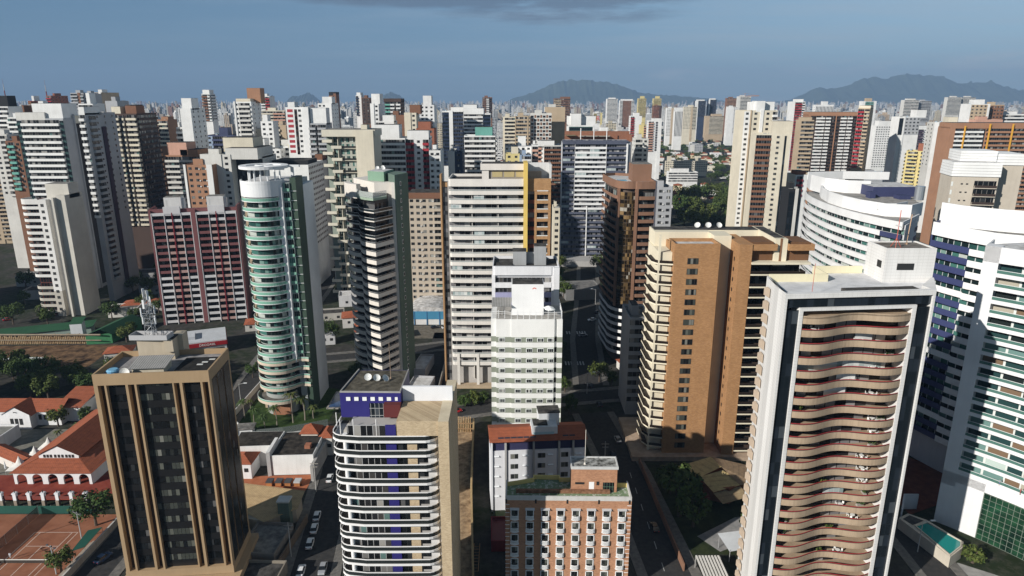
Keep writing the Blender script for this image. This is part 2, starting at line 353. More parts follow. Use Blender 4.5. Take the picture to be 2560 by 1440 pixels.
# ================================================================== dark bronze tower, bottom left
def dark_tower():
    x0, y0 = -83.6, 126.1; r = thing('bronze_tower', 'tan office tower with tall dark glass bays and vertical fins beside the tennis court', 'tower', x0, y0, 5.4)
    w, d, zt, zb = 22.4, 13.2, 52.0, 5.5
    tan = wall((.40, .28, .165), .12, .7); brn = wall((.055, .035, .022), .1, .6)
    F = [0, .034, .09, .107, .27, .292, .347, .365, .674, .687, .736, .76, .918, .936, .985, 1]
    m = M(); m.bx(0, w, 1.3, d-.8, 0, zt-2.4)
    m.build('core_wall', brn, r)
    m = M(); m.bx(0, w, 0, d, zt-2.4, zt-1.2); m.wl(rect(0, w, 0, d), .35, zt-1.2, zt, 0, True)
    m.build('parapet_band', tan, r); M().bx(-.1, w+.1, -.1, d+.1, zb-1.2, zb+.6).build('base_band', tan, r)
    M().pr(off(rect(0, w, 0, d), .36, True), zt-1.195, zt-1.17).build('roof', rough_roof((.17, .165, .165), (.33, .32, .33), .4), r)
    for a, b in ((0, .034), (.09, .107), (.27, .292), (.347, .365), (.674, .687), (.736, .76), (.918, .936), (.985, 1)):
        M().bx(a*w, b*w, 0, 1.35, zb+.6, zt-2.4).build('fin', tan, r)
    for a, b, pal in ((.107, .27, 'dark'), (.365, .674, 'curtain'), (.76, .918, 'dark')):
        g = M().bx(0, (b-a)*w, 0, .45, 0, 1.55); n = g.build('spandrel', flat((.010, .010, .011), .35, name='dark_spandrel'), r, (a*w, .85, 0)); rep(n, floors(zb+.6, 3.16, 14))
        q = M().bx(0, (b-a)*w, 0, .4, 0, 1.61).build('window_strip', glz(pal, 1.62, .82, .05, (.004, .004, .005)), r, (a*w, .87, 0)); rep(q, floors(zb+.6+1.55, 3.16, 14))
    for a, b in ((.0, .10), (.30, .36), (.60, .66), (.94, 1)):
        M().bx(w-1.2, w, a*d+(.02 if a == 0 else 0)+1.36*(a == 0), b*d, zb+.6, zt-2.4).build('fin', tan, r)
    for a, b in ((.11, .30), (.36, .60), (.66, .94)):
        M().bx(w-.02, w-.01+.03, a*d, b*d, zb+.6, zt-2.6).build('side_glazing', glz('dark', 3.16, .9, .4, (.006, .006, .006)), r)
    M().pr([(-1, -1.2), (w+1.6, -1.2), (w+1.6, d+1), (-1, d+1)], 0, zb-1.3).build('podium', tan, r)
    # roof works
    cr = wall((.50, .43, .33), .2); t2 = thing('roof_house', 'cream tiled plant room on the dark bronze tower roof', 'plant room', x0-1.6, y0+10.2, 5.4, z=zt-1.165)
    M().bx(5.4, 12.8, 0, 2.6, 0, 4.6).bx(11.6, 13.8, 2.6, 5.6, 0, 4.6).bx(11.2, 13.0, -.8, 0, 2.0, 4.6).build('wall', cr, t2)
    M().bx(5.2, 13.0, -.15, 2.75, 4.605, 4.75).build('roof', DKROOF, t2)
    t3 = thing('roof_shelter', 'shelter with a corrugated grey roof on the bronze tower', 'shelter', x0+6.4, y0+2.4, 5.4, z=zt-1.165)
    M().bx(.2, 6.4, .2, 4.4, 0, 1.5).build('wall', wall((.55, .50, .40), .3), t3)
    M().q((-.3, -.4, 1.55), (7, -.4, 1.55), (7, 5.2, 2.3), (-.3, 5.2, 2.3)).q((-.3, -.4, 1.5), (-.3, 5.2, 2.25), (7, 5.2, 2.25), (7, -.4, 1.5)).build('corrugated_roof', corr(), t3)
    t4 = thing('black_roof_deck', 'black felt roof deck on the right half of the bronze tower', 'roof deck', x0+14.6, y0+2.0, 5.4, z=zt-1.165)
    M().bx(0, 6.8, -.6, 9.2, 0, .45).build('deck', rough_roof((.012, .012, .012), (.035, .033, .03)), t4)
    for a, b in ((5.2, 7.4), (4.2, 5.9), (3.6, 4.6), (1.2, .6)): M().bx(a, a+1.2, b, b+.5, .45, .55).build('skylight', flat((.6, .6, .58), .4), t4)
    t5 = thing('water_tank', 'round blue water tank on the left edge of the bronze tower roof', 'water tank', x0+3.4, y0+1.6, 0, z=zt-1.165)
    M().cy(0, 0, 1.0, 0, 1.5, 0, 14, 1.15).build('tank', flat((.10, .26, .42), .5), t5); M().cy(0, 0, 1.22, 1.5, 1.75, 0, 14, .9).build('lid', flat((.16, .36, .52), .5), t5)
    dish(x0+5.9, y0+1.5, zt-1.165, 1.1, 'pale grey dish aerial lying beside the blue water tank', 70)
    mast(x0+6.6, y0+11.6, zt+3.6, 10.5, 'telecom lattice mast with white panel antennas on the bronze tower')
def corr():
    k = 'corr'
    if k in _mc: return _mc[k]
    m, t, b = newmat('corrugated_sheet'); o = N(t, 'ShaderNodeTexCoord'); s2 = N(t, 'ShaderNodeSeparateXYZ'); L(t, o.outputs['Object'], s2.inputs[0])
    f = MA(t, 'GREATER_THAN', MA(t, 'FRACT', MA(t, 'MULTIPLY', s2.outputs[0], 2.2)), .5)
    f2 = NOISE(t, o.outputs['Object'], .8, 5)
    L(t, MIX(t, MA(t, 'MULTIPLY', MA(t, 'ADD', f, f2), .5), (.12, .12, .11), (.36, .35, .34)), b.inputs['Base Color']); b.inputs['Roughness'].default_value = .8
    _mc[k] = m; return m
def dish(x, y, z, r, label, tilt=40, group=None, rot=0):
    o = thing('dish_aerial', label, 'dish aerial', x, y, rot, group, z)
    m = M(); n = 12
    for i in range(3):
        r0, r1 = r*i/3, r*(i+1)/3; z0, z1 = (r0*r0)/r*.4, (r1*r1)/r*.4
        for k in range(n):
            a, b = 2*math.pi*k/n, 2*math.pi*(k+1)/n
            P = [(r0*math.cos(a), r0*math.sin(a), z0), (r1*math.cos(a), r1*math.sin(a), z1), (r1*math.cos(b), r1*math.sin(b), z1), (r0*math.cos(b), r0*math.sin(b), z0)]
            m.q(*(P if i else P[1:]))
    d = m.build('reflector', flat((.62, .62, .60), .5), o, (0, 0, r*.8)); d.rotation_euler = (R(tilt), 0, 0)
    M().cy(0, 0, .08, 0, r*.85).build('stand', flat((.3, .3, .3)), o)
def mast(x, y, z, h, label):
    o = thing('telecom_mast', label, 'mast', x, y, 0, None, z); gm_ = flat((.45, .46, .47), .45, .4)
    m = M(); a = .55
    for sx, sy in ((-a, -a), (a, -a), (a, a), (-a, a)): m.bar((sx*1.6, sy*1.6, 0), (sx*.5, sy*.5, h), .07)
    n = 7
    for i in range(n):
        k0 = 1.6-1.1*i/n; k1 = 1.6-1.1*(i+1)/n; z0, z1 = h*i/n, h*(i+1)/n
        for p, q in (((-a, -a), (a, -a)), ((a, -a), (a, a)), ((a, a), (-a, a)), ((-a, a), (-a, -a))):
            m.bar((p[0]*k0, p[1]*k0, z0), (q[0]*k1, q[1]*k1, z1), .045); m.bar((p[0]*k1, p[1]*k1, z1), (q[0]*k1, q[1]*k1, z1), .04)
    m.build('lattice', gm_, o)
    wm = flat((.7, .71, .72), .5)
    for i in range(8):
        t = i*math.pi/4; zz = h*(.30 + .09*(i % 4)*2); rr = 1.3
        p = M().bx(-.2, .2, -.1, .1, 0, 1.9).build('panel_antenna', wm, o, (rr*math.cos(t), rr*math.sin(t), zz)); p.rotation_euler = (0, 0, t+1.57)
    m = M()
    for zz in (.32, .52, .72): m.bar((-1.4, 0, h*zz), (1.4, 0, h*zz), .06); m.bar((0, -1.4, h*zz), (0, 1.4, h*zz), .06)
    m.build('cross_arm', gm_, o)
    M().wl(rect(-4, 4, -1.5, 1.5), .1, .0, 1.1, 0, True).build('guard_frame', flat((.40, .40, .41), .6), o)
dark_tower()

# ================================================================== cylinder tower with green glass balconies
def cylinder_tower():
    cx, cy = -79.9, 220.0; r = thing('glass_cylinder_tower', 'white round-fronted tower with green glass balconies and a ring canopy on its roof', 'tower', cx, 213.0)
    o = (cx, 213.0); wh = wall((.72, .73, .74), .10, .6); grn = wall((.045, .075, .055), .1, .6); bei = wall((.56, .47, .38), .12); tg = tglass((.27, .50, .40), .66)
    xr = -69.0; yb = 238; zt = 79.0
    # rooms behind the balconies
    core = arc(cx, cy, 5.5, 190, 350, 16); m = M(o); m.pr(core + [(-74.6, yb), (-85.3, yb)], 0, zt-4.2); m.build('inner_wall', wall((.30, .31, .30), .1), r)
    g = M((cx, 213)); p = off(core, -.06)
    for i in range(len(p)-1): g.q((*p[i], 0), (*p[i+1], 0), (*p[i+1], 2.7), (*p[i], 2.7))
    gl = g.build('window_wall', glz('teal', 2.7, 1.3, 0, (.05, .07, .065)), r); rep(gl, floors(7.6, 3.05, 23))
    drum = arc(cx, cy, 6.9, 180, 360, 24); M(o).pr(drum + [(-73.0, yb), (-86.8, yb)], zt-4.0, zt).build('drum_band', wh, r)
    M(o).bx(-86.7, -83.6, cy+.2, yb, 0, zt-4.05).build('left_wall', wall((.42, .33, .24), .1), r)
    out = arc(cx, cy, 6.9, 182, 344, 22); inn = arc(cx, cy, 5.4, 182, 344, 22)
    balc(r, out, inn, floors(21.6, 3.05, 18), wh, ph=.24, slab=.14, t=.12, rail=flat((.75, .77, .77), .35), o=o, glass=tg, gh=.95)
    # lower beige balconies sweep out to the right
    out2 = arc(cx, cy, 7.3, 180, 318, 18) + [(-73.2, 216.9), (-72, 217.6), (-70.4, 217.6), (-69.2, 217.2)]; inn2 = arc(cx, cy, 5.4, 180, 318, 18) + [(-73.5, 219.5), (-72, 219.8), (-70.4, 219.8), (-69.2, 219.8)]
    balc(r, out2, inn2, floors(9.4, 3.05, 4), bei, ph=.95, slab=.25, t=.16, rail=flat((.75, .77, .77), .35), o=o, glass=tg, gh=.5, name='wide_balcony')
    out3 = arc(cx, cy-.6, 8.2, 176, 330, 20); inn3 = arc(cx, cy, 5.4, 180, 330, 20)
    balc(r, out3, inn3, [5.2], bei, ph=1.0, slab=.9, t=.16, rail=flat((.75, .77, .77), .35), o=o, glass=tg, gh=.5, name='garden_balcony')
    # pier, glazed stair strip, green wall, white flank
    M(o).bx(-74.4, -73.0, 216.6, yb-.1, 18.5, zt-1.2).build('pier', wh, r)
    M(o).bx(-72.95, -70.9, 218.2, yb-.1, 0, zt).build('stair_core', wall((.34, .36, .36), .1), r)
    s = M((-72.95, 218)).bx(-72.9, -70.95, 218.1, 218.18, 0, 2.6).build('stair_window', glz('teal', 2.6, .68, 0, (.35, .40, .38)), r, (-72.95-cx, 5, 0)); rep(s, floors(18.5, 3.05, 20))
    s = M((-72.95, 218)).bx(-72.9, -70.95, 217.7, 218.1, 0, .16).bx(-72.9, -70.95, 217.72, 217.8, .17, .95, 0).build('small_balcony', [tg], r, (-72.95-cx, 5, 0)); rep(s, floors(18.4, 3.05, 20))
    M(o).bx(-70.88, xr, 218.6, 226, 0, zt+1.6).build('green_wall', grn, r)
    st = M(o).bx(-72.95, xr+.02, 218.5, 218.59, 0, .14).build('white_string', wh, r); rep(st, floors(9.2, 3.05, 23))
    M(o).bx(-74.4, xr-.02, 226.02, yb-.12, 0, zt-1.5).build('flank_wall', wh, r)
    # ring canopy
    cz = zt + 4.4; m = M(o); ro = arc(cx+.2, cy+1.5, 7.6, 0, 360, 36)[:-1]; m.wl(ro, 2.2, cz, cz+.9, 0, True)
    for a in (20, 80, 140, 200, 260, 320): m.bar((cx+.2, cy+1.5, cz+.4), (cx+.2+6*math.cos(R(a)), cy+1.5+6*math.sin(R(a)), cz+.4), .35)
    m.build('ring_canopy', wh, r); M(o).bx(cx+5, cx+11, cy+3, cy+4.2, cz+.1, cz+.8).build('canopy_beam', wh, r)
    for a in (200, 225, 250, 275, 300, 330, 30, 150): M(o).cy(cx+.2+4.8*math.cos(R(a)), cy+1.5+4.8*math.sin(R(a)), .28, zt-1.3, cz, 0, 8).build('canopy_column', wh, r)
    M(o).pr(arc(cx, cy, 6.6, 180, 360, 20) + [(-73.3, yb-.4), (-86.5, yb-.4)], zt+.004, zt+.02).build('roof', LTROOF, r)
    M(o).wl(drum, .25, zt+.03, zt+1.0).build('roof_parapet', wh, r)
    M(o).bx(-72, -71.2, 224, 225, zt, zt+4.4).build('chimney', wh, r)
    M(o).bx(-85, -70, 219, yb, 0, .2).bx(-82, -76, 214.5, 219, 0, 4.6).build('lobby', wall((.30, .14, .08), .1), r)
cylinder_tower()

# ================================================================== wavy dark-glass tower with the green flank
def wavy_tower():
    C = (-46.9, 230.0); r = thing('wavy_balcony_tower', 'tower with wavy white and dark glass balconies and a dark green flank wall', 'tower', *C); o = C
    A = (-61.5, 251.0); B = (-41.5, 239.2); G = (-37.4, 247.0)
    # front line from A to C with two bows, then straight C to B
    def ln(t, bow): 
        x = A[0]+(C[0]-A[0])*t; y = A[1]+(C[1]-A[1])*t; nx, ny = -.821, -.571
        return (x+nx*bow, y+ny*bow)
    front = [ln(t, b) for t, b in ((0, 0), (.1, .7), (.22, 1.0), (.34, .6), (.42, -.3), (.50, .2), (.6, 1.2), (.72, 1.7), (.85, 1.3), (.95, .5), (1, 0))]
    right = [(C[0]+(B[0]-C[0])*t, C[1]+(B[1]-C[1])*t) for t in (.33, .66, .92)]
    out = front + right; inn = off(out, 2.2)
    zt = 73.2; wh = wall((.66, .62, .57), .12); dk = tglass((.015, .022, .024), .85)
    glass_in = off(out, 2.0)
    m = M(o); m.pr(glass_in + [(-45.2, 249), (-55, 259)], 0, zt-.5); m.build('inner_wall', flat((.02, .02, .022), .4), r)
    g = M(C)
    pp = off(out, 1.9)
    for i in range(len(pp)-1): g.q((*pp[i], 0), (*pp[i+1], 0), (*pp[i+1], 2.7), (*pp[i], 2.7))
    gl = g.build('window_wall', glz('dark', 2.7, 1.5), r); rep(gl, floors(1.4, 3.0, 23))
    zs = floors(1.2, 3.0, 24)
    balc(r, out, inn, zs[:19], wh, ph=1.5, slab=.25, t=.15, rail=flat((.45, .46, .47), .35), o=o, glass=dk, gh=.32)
    balc(r, out, inn, zs[19:23], wh, ph=.40, slab=.25, t=.12, rail=flat((.60, .61, .62), .35), o=o, glass=dk, gh=.85, name='glass_balcony')
    M(o).pr(front[:5] + off(front[:5], 2.1)[::-1], zt-2.6, zt+2.4).build('crown_left', wh, r)
    M(o).pr([(-59, 255.5), (-48.5, 241), (-41.2, 241.5), (-44, 250.5), (-55, 262)], 0, zt+3.2).build('core_wall', wh, r)
    M(o).bx(-42.3, -41.0, 239.6, 242, 0, zt+3.4).build('pier', wh, r)
    M(o).wl([ln(.45, .3), ln(.6, 1.2), ln(.72, 1.7), ln(.85, 1.3), C, right[0], right[1]], .1, zt-.8, zt+1.2).build('terrace_glass', tglass((.55, .60, .58), .35), r)
    M(o).pr([ln(.42, 0), ln(.6, 1.2), ln(.72, 1.7), ln(.85, 1.3), C, right[1], (-45, 243), (-52, 246)], zt-1.7, zt-.9).build('terrace', wall((.30, .38, .30), .2), r)
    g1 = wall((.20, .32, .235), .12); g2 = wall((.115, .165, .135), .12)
    gp = [(-41.4, 239.9), (-40.9, 239.4), G, (-43.5, 253.5), (-47, 250)]
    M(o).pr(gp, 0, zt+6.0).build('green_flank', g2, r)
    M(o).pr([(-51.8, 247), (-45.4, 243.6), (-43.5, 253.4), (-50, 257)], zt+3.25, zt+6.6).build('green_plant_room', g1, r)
    M(o).pr([(-51.6, 247.2), (-45.6, 244), (-43.7, 253), (-49.8, 256.7)], zt+6.604, zt+6.66).build('roof', LTROOF, r)
    ax, ay = (-40.9, 239.4); dx, dy = G[0]-ax, G[1]-ay; l = math.hypot(dx, dy); dx, dy = dx/l, dy/l
    wm = M((ax, ay)); a = math.atan2(dy, dx)
    f = M().bx(-.45, .45, -.06, .05, -.1, 1.5).build('window_frame', flat((.6, .62, .6), .5), r, (ax+dx*3.4-C[0], ay+dy*3.4-C[1], 0)); f.rotation_euler = (0, 0, a)
    M().bx(-.28, .28, -.10, -.02, .1, 1.3).build('pane', flat((.012, .014, .014), .2), f)
    rep(f, floors(3.2, 3.0, 25))
    for i, (x, y) in enumerate(((-49, 251), (-46.4, 249), (-47.6, 254))):
        dish(x, y, zt+6.67, .7, ['leftmost white dish on the green topped wavy tower', 'front white dish on the green topped wavy tower', 'rear white dish on the green topped wavy tower'][i], 50)
wavy_tower()

# ================================================================== white banded tower with the yellow fin
def fin_tower():
    x0, y0, zt, w, d = -22.6, 238.0, 78.0, 36.2, 17; r = thing('yellow_fin_tower', 'white banded tower with a tall yellow fin and a brown brick right wing', 'tower', x0, y0)
    wh = wall((.70, .665, .62), .10); br = brick((.46, .26, .115), (.33, .17, .07), (.30, .2, .12), .8); rd = wall((.20, .06, .035), .1)
    xs = 26.6
    M().bx(0, w, 2.0, d, 0, zt-1.2).build('core_wall', wall((.42, .40, .38), .1), r)
    n = 20; h = 3.18; z1 = zt-3.9
    zs = [z1 - 3.18*i for i in range(21)]
    out = [(.35, 1.6), (.5, .5), (1.2, .05), (9, -.25), (18, -.15), (xs, 0)]
    b = M(); b.pr(out + [(xs, 2.0), (.35, 2.0)], 0, .25); b.wl(out, .16, .25, 1.35)
    o = b.build('balcony', wh, r); M().wl(off(out, .05), .06, 1.75, 1.83).build('rail', flat((.72, .72, .70), .4), o)
    M().wl(off(out, .06), .04, 1.36, 1.74).build('glass_panel', tglass((.45, .47, .46), .5), o)
    rep(o, [z-1.6 for z in zs])
    g = M().bx(.4, xs-.1, 1.9, 1.99, 0, 2.6).build('window_wall', glz('grey', 2.6, 1.9, 0, (.30, .29, .28)), r); rep(g, [z-1.3 for z in zs])
    rr = random.Random(4); enclose(r, [(a, a+rr.choice((3.6, 5.4, 7.0)), .35, z-.25, z+1.55) for a, z in ((rr.choice((1.2, 9.2, 18.2)), rr.choice(zs)) for _ in range(9))])
    for x in (8.4, 17.6): M().bx(x, x+.22, .6, 1.95, 3, zt-4).build('party_screen', wh, r)
    M().wl(out, .3, zt-2.6, zt).build('top_band', wh, r); M().pr(off(out, .3) + [(xs, d-.4), (.4, d-.4)], zt-1.1, zt-.95).build('roof', DKROOF, r)
    M().wl([(.4, 2.2), (.4, d), (w, d)][::-1], .3, zt-1.2, zt).build('rear_parapet', wh, r)
    M().bx(xs+.05, xs+1.45, -.9, 1.9, 16, zt+5.6).bx(xs+.05, xs+1.45, 1.9, 8, zt-1.2, zt+5.6).build('yellow_fin', wall((.70, .50, .14), .08), r)
    # brick wing
    M().bx(xs+1.5, w, .9, 2.1, zt-4.4, zt).bx(xs+1.5, xs+3.8, .9, 2.0, 0, 3).bx(w-.9, w, .5, 2.05, 0, zt-4.45).bx(xs+3.9, xs+4.7, .5, 2.0, 0, zt-4.45).build('brick_frame', br, r)
    bb = M().bx(xs+4.75, w-.95, .55, 2.0, 0, 1.15).build('brick_spandrel', br, r); M().bx(xs+4.75, w-.95, .5, .56, 1.16, 1.5).build('rail', flat((.6, .6, .58), .4), bb); rep(bb, [z-1.6 for z in zs])
    g = M().bx(xs+1.5, w-.9, 1.85, 1.98, 0, 2.0).build('wing_window', glz('apt', 2.0, 1.7, 0, (.2, .12, .07)), r); rep(g, [z-.4 for z in zs])
    bb = M().bx(xs+1.55, xs+3.85, .9, 1.8, 0, 1.2).build('red_panel', rd, r); rep(bb, [z-1.6 for z in zs[1:]])
    M().bx(-2.0, -.05, 2.2, 6, 0, zt-1.5).bx(-2.6, -2.05, 1.2, 6, 0, zt+1.4).build('brown_pier', wall((.40, .24, .12), .15), r)
    M().bx(-1.7, -.1, 2.1, 2.19, 2, zt-3).build('stair_glazing', glz('grey', 3.18, 1.0, .5, (.10, .10, .10)), r)
    # roof storey
    M().bx(12.5, 28, 5.2, 12, zt-1.2, zt+2.6).build('penthouse_wall', wall((.30, .27, .24), .12), r); M().bx(11.5, 27.9, 4.2, 12.6, zt+2.6, zt+4.8).build('penthouse_band', wh, r)
    M().bx(11.9, 27.5, 4.6, 12.2, zt+4.804, zt+4.86).build('penthouse_roof', DKROOF, r)
    M().bx(12, 14.4, 4.6, 5.2, zt-1.2, zt+2.59).build('penthouse_pier', wh, r)
    l = M().bx(0, 3.6, 0, .12, 0, 1.8).build('louvre', wall((.46, .38, .20), .1), r, (15.6, 5.07, zt+.1)); dup(l, r, (19.8, 5.07, zt+.1)); dup(l, r, (24.0, 5.07, zt+.1))
    M().bx(xs+1.5, w+.3, 11.5, 12, zt-1.2, zt+4.6).bx(w-.4, w+.3, 4, 11.5, zt-1.2, zt+4.6).build('roof_screen', wall((.62, .62, .62), .25), r)
    M().bx(xs+2, w-3, 9.4, 11.3, zt-1.1, zt+1.6).build('roof_plant', wall((.42, .34, .28), .3), r)
    # framed lower storeys
    for x in (2.2, 9.4, 16.6, 23.6): M().bx(x, x+1.0, -.45, .3, 0, 13.5).build('frame_pier', wh, r)
    M().bx(1.6, 25, -1.4, 1.5, 0, 1.2).build('plinth', wall((.45, .35, .24), .2), r)
fin_tower()
# ================================================================== striped hotel, centre
def striped_hotel():
    x0, y0, zt, w, d = -5.8, 178.0, 47.5, 19.7, 13; r = thing('striped_hotel', 'white hotel with grey green window stripes and a tall blank white block on top', 'hotel', x0, y0)
    wh = wall((.80, .80, .78), .06, .6); gg = wall((.26, .285, .23), .06, .7); fr = flat((.80, .82, .81), .5); h = 3.05
    parts = [(0, 1.4, .9), (1.4, 5.6, .25), (5.6, 17.5, 0), (17.5, 18.3, .6), (18.3, 19.7, .1)]
    m = M()
    for a, b, y in parts: m.bx(a, b, y, d, 0, zt-1.0)
    m.build('wall', wh, r)
    zs = floors(3.2, h, 13)
    for a, b, y in parts:
        s = M().bx(a-.01, b+.01, y-.035, y+.3, 0, 1.55).build('green_stripe', gg, r); rep(s, zs)
    M().bx(19.69, 19.73, .3, d, 1, zt-1.1).build('side_wall_strip', wh, r)
    P = [2.1, 6.6, 9.7, 12.8, 15.6]
    for i, x in enumerate(P):
        y = .25 if i == 0 else 0
        f = M().bx(0, 1.75, y-.10, y-.03, .18, 1.40).build('window', fr, r, (x, 0, 0))
        M((0, 0)).bx(.12, 1.63, y-.125, y-.09, .28, 1.30).build('pane', glz('win', 1.3, .52, 0, (.62, .66, .64)), f)
        rep(f, zs[1:])
    s = M().bx(17.6, 18.2, .52, .62, .1, 1.45).build('slot_window', glz('dark', 1.6, .6), r); rep(s, zs[1:])
    M().bx(1.5, w-.1, .35, d-.2, zt-.99, zt-.9).build('roof_deck', rough_roof((.30, .29, .27), (.42, .40, .37)), r)
    M().bx(5.7, 14.6, 3.6, 10, zt-.9, zt+8.0).build('blank_block', wall((.86, .86, .86), .05, .6), r); M().bx(5.9, 14.4, 3.8, 9.8, zt+8.0, zt+8.08).build('block_roof', DKROOF, r)
    lm = flat((.72, .10, .05), .5); lg = M()
    for i in range(6):
        a, b = R(20+i*25), R(20+i*25+20); lg.q((12.0+.62*math.cos(a), 3.57, zt+6.5+.62*math.sin(a)), (12+.62*math.cos(b), 3.57, zt+6.5+.62*math.sin(b)), (12+.34*math.cos(b), 3.57, zt+6.5+.34*math.sin(b)), (12+.34*math.cos(a), 3.57, zt+6.5+.34*math.sin(a)))
    lg.build('red_emblem', lm, r)
    M().q((.2, 2.4, zt+2.0), (5.6, 2.4, zt+2.0), (5.6, 8, zt+3.0), (.2, 8, zt+3.0)).q((.2, 2.4, zt+1.94), (.2, 8, zt+2.94), (5.6, 8, zt+2.94), (5.6, 2.4, zt+1.94)).build('corrugated_awning', corr(), r)
    rl = [(.3, d-.3), (.3, 1.2), (5.6, .3), (17.4, .15), (19.5, .3), (19.5, d-.3)]; rail = M()
    rail.wl(rl, .06, zt+.95, zt+1.05, 0); rail.wl(rl, .05, zt+.45, zt+.5)
    for a, b in zip(rl, rl[1:]):
        n = max(1, int(math.hypot(b[0]-a[0], b[1]-a[1])/1.6))
        for k in range(n): rail.cy(a[0]+(b[0]-a[0])*k/n, a[1]+(b[1]-a[1])*k/n, .07, zt-1, zt+1.5, 0, 6)
    rail.build('roof_railing', flat((.75, .76, .76), .4), r)
    for i, (x, y) in enumerate(((16.3, 2.2), (16.0, 3.6))):
        t = thing('parasol', ['white roof parasol, front one, beside the railing of the striped hotel', 'white roof parasol, rear one, beside the railing of the striped hotel'][i], 'parasol', x0+x, y0+y, 0, None, zt-.9)
        M().cy(0, 0, .05, 0, 2.5, 0, 6).build('pole', flat((.5, .5, .5)), t); M().cy(0, 0, 1.5, 2.2, 2.75, 0, 10, .1).build('canopy', flat((.85, .85, .83), .8), t)
striped_hotel()

def lilac_block():
    x0, y0, zt, w, d = -5.9, 196.0, 57.1, 19.9, 14; r = thing('lilac_apartment_block', 'white and lilac apartment block with grey roof houses right behind the striped hotel', 'apartment block', x0, y0)
    wh = wall((.72, .72, .74), .14); li = wall((.33, .33, .50), .1); o = (0, 0)
    body(r, [(.1, .3), (w, .3), (w, d), (.1, d)], zt, wh, .9, DKROOF)
    M().bx(-.1, .9, -.3, .3, 0, zt-2.6).bx(17.6, 18.2, -.3, .3, 0, zt).bx(18.2, w, -1.0, .3, 0, zt-.2).build('pier', wh, r)
    M().bx(.9, 17.6, -.5, .3, zt-2.6, zt).build('top_band', wh, r)
    for i in range(16):
        z = zt-6.4-3.05*i
        b = M().bx(.9, 6.6, -.7, .3, z, z+1.5).build('parapet', wh if i == 0 else li, r)
        M().bx(14.4, 17.6, -.4, .3, z, z+1.5).build('parapet', wh if i == 0 else li, r)
        M().bx(0, 5.6, .2, .29, 0, 1.5).build('window_strip', glz('apt', 1.5, 1.2, 0, (.2, .2, .22)), r, (1.0, 0, z+1.5))
        M().bx(0, 10.9, .2, .29, 0, 1.5).build('window_strip', glz('apt', 1.5, 1.3, 0, (.3, .3, .32)), r, (6.7, 0, z+1.5))
    gr = wall((.36, .37, .38), .25)
    M().bx(6.2, 10.2, 5, 9, zt-.9, zt+3.4).bx(12.6, 16.2, 5, 8.6, zt-.9, zt+5.0).bx(10.2, 12.6, 7, 9, zt-.9, zt+2.4).build('roof_house', gr, r)
    M().bx(6.1, 10.3, 4.9, 9.1, zt+3.4, zt+3.6).bx(12.5, 16.3, 4.9, 8.7, zt+5, zt+5.2).build('roof_house_cap', DKROOF, r)
    M().bx(1.0, 6, 1.2, 7, zt-.85, zt-.4).build('black_roof_panel', rough_roof((.02, .02, .02), (.08, .075, .07)), r)
lilac_block()

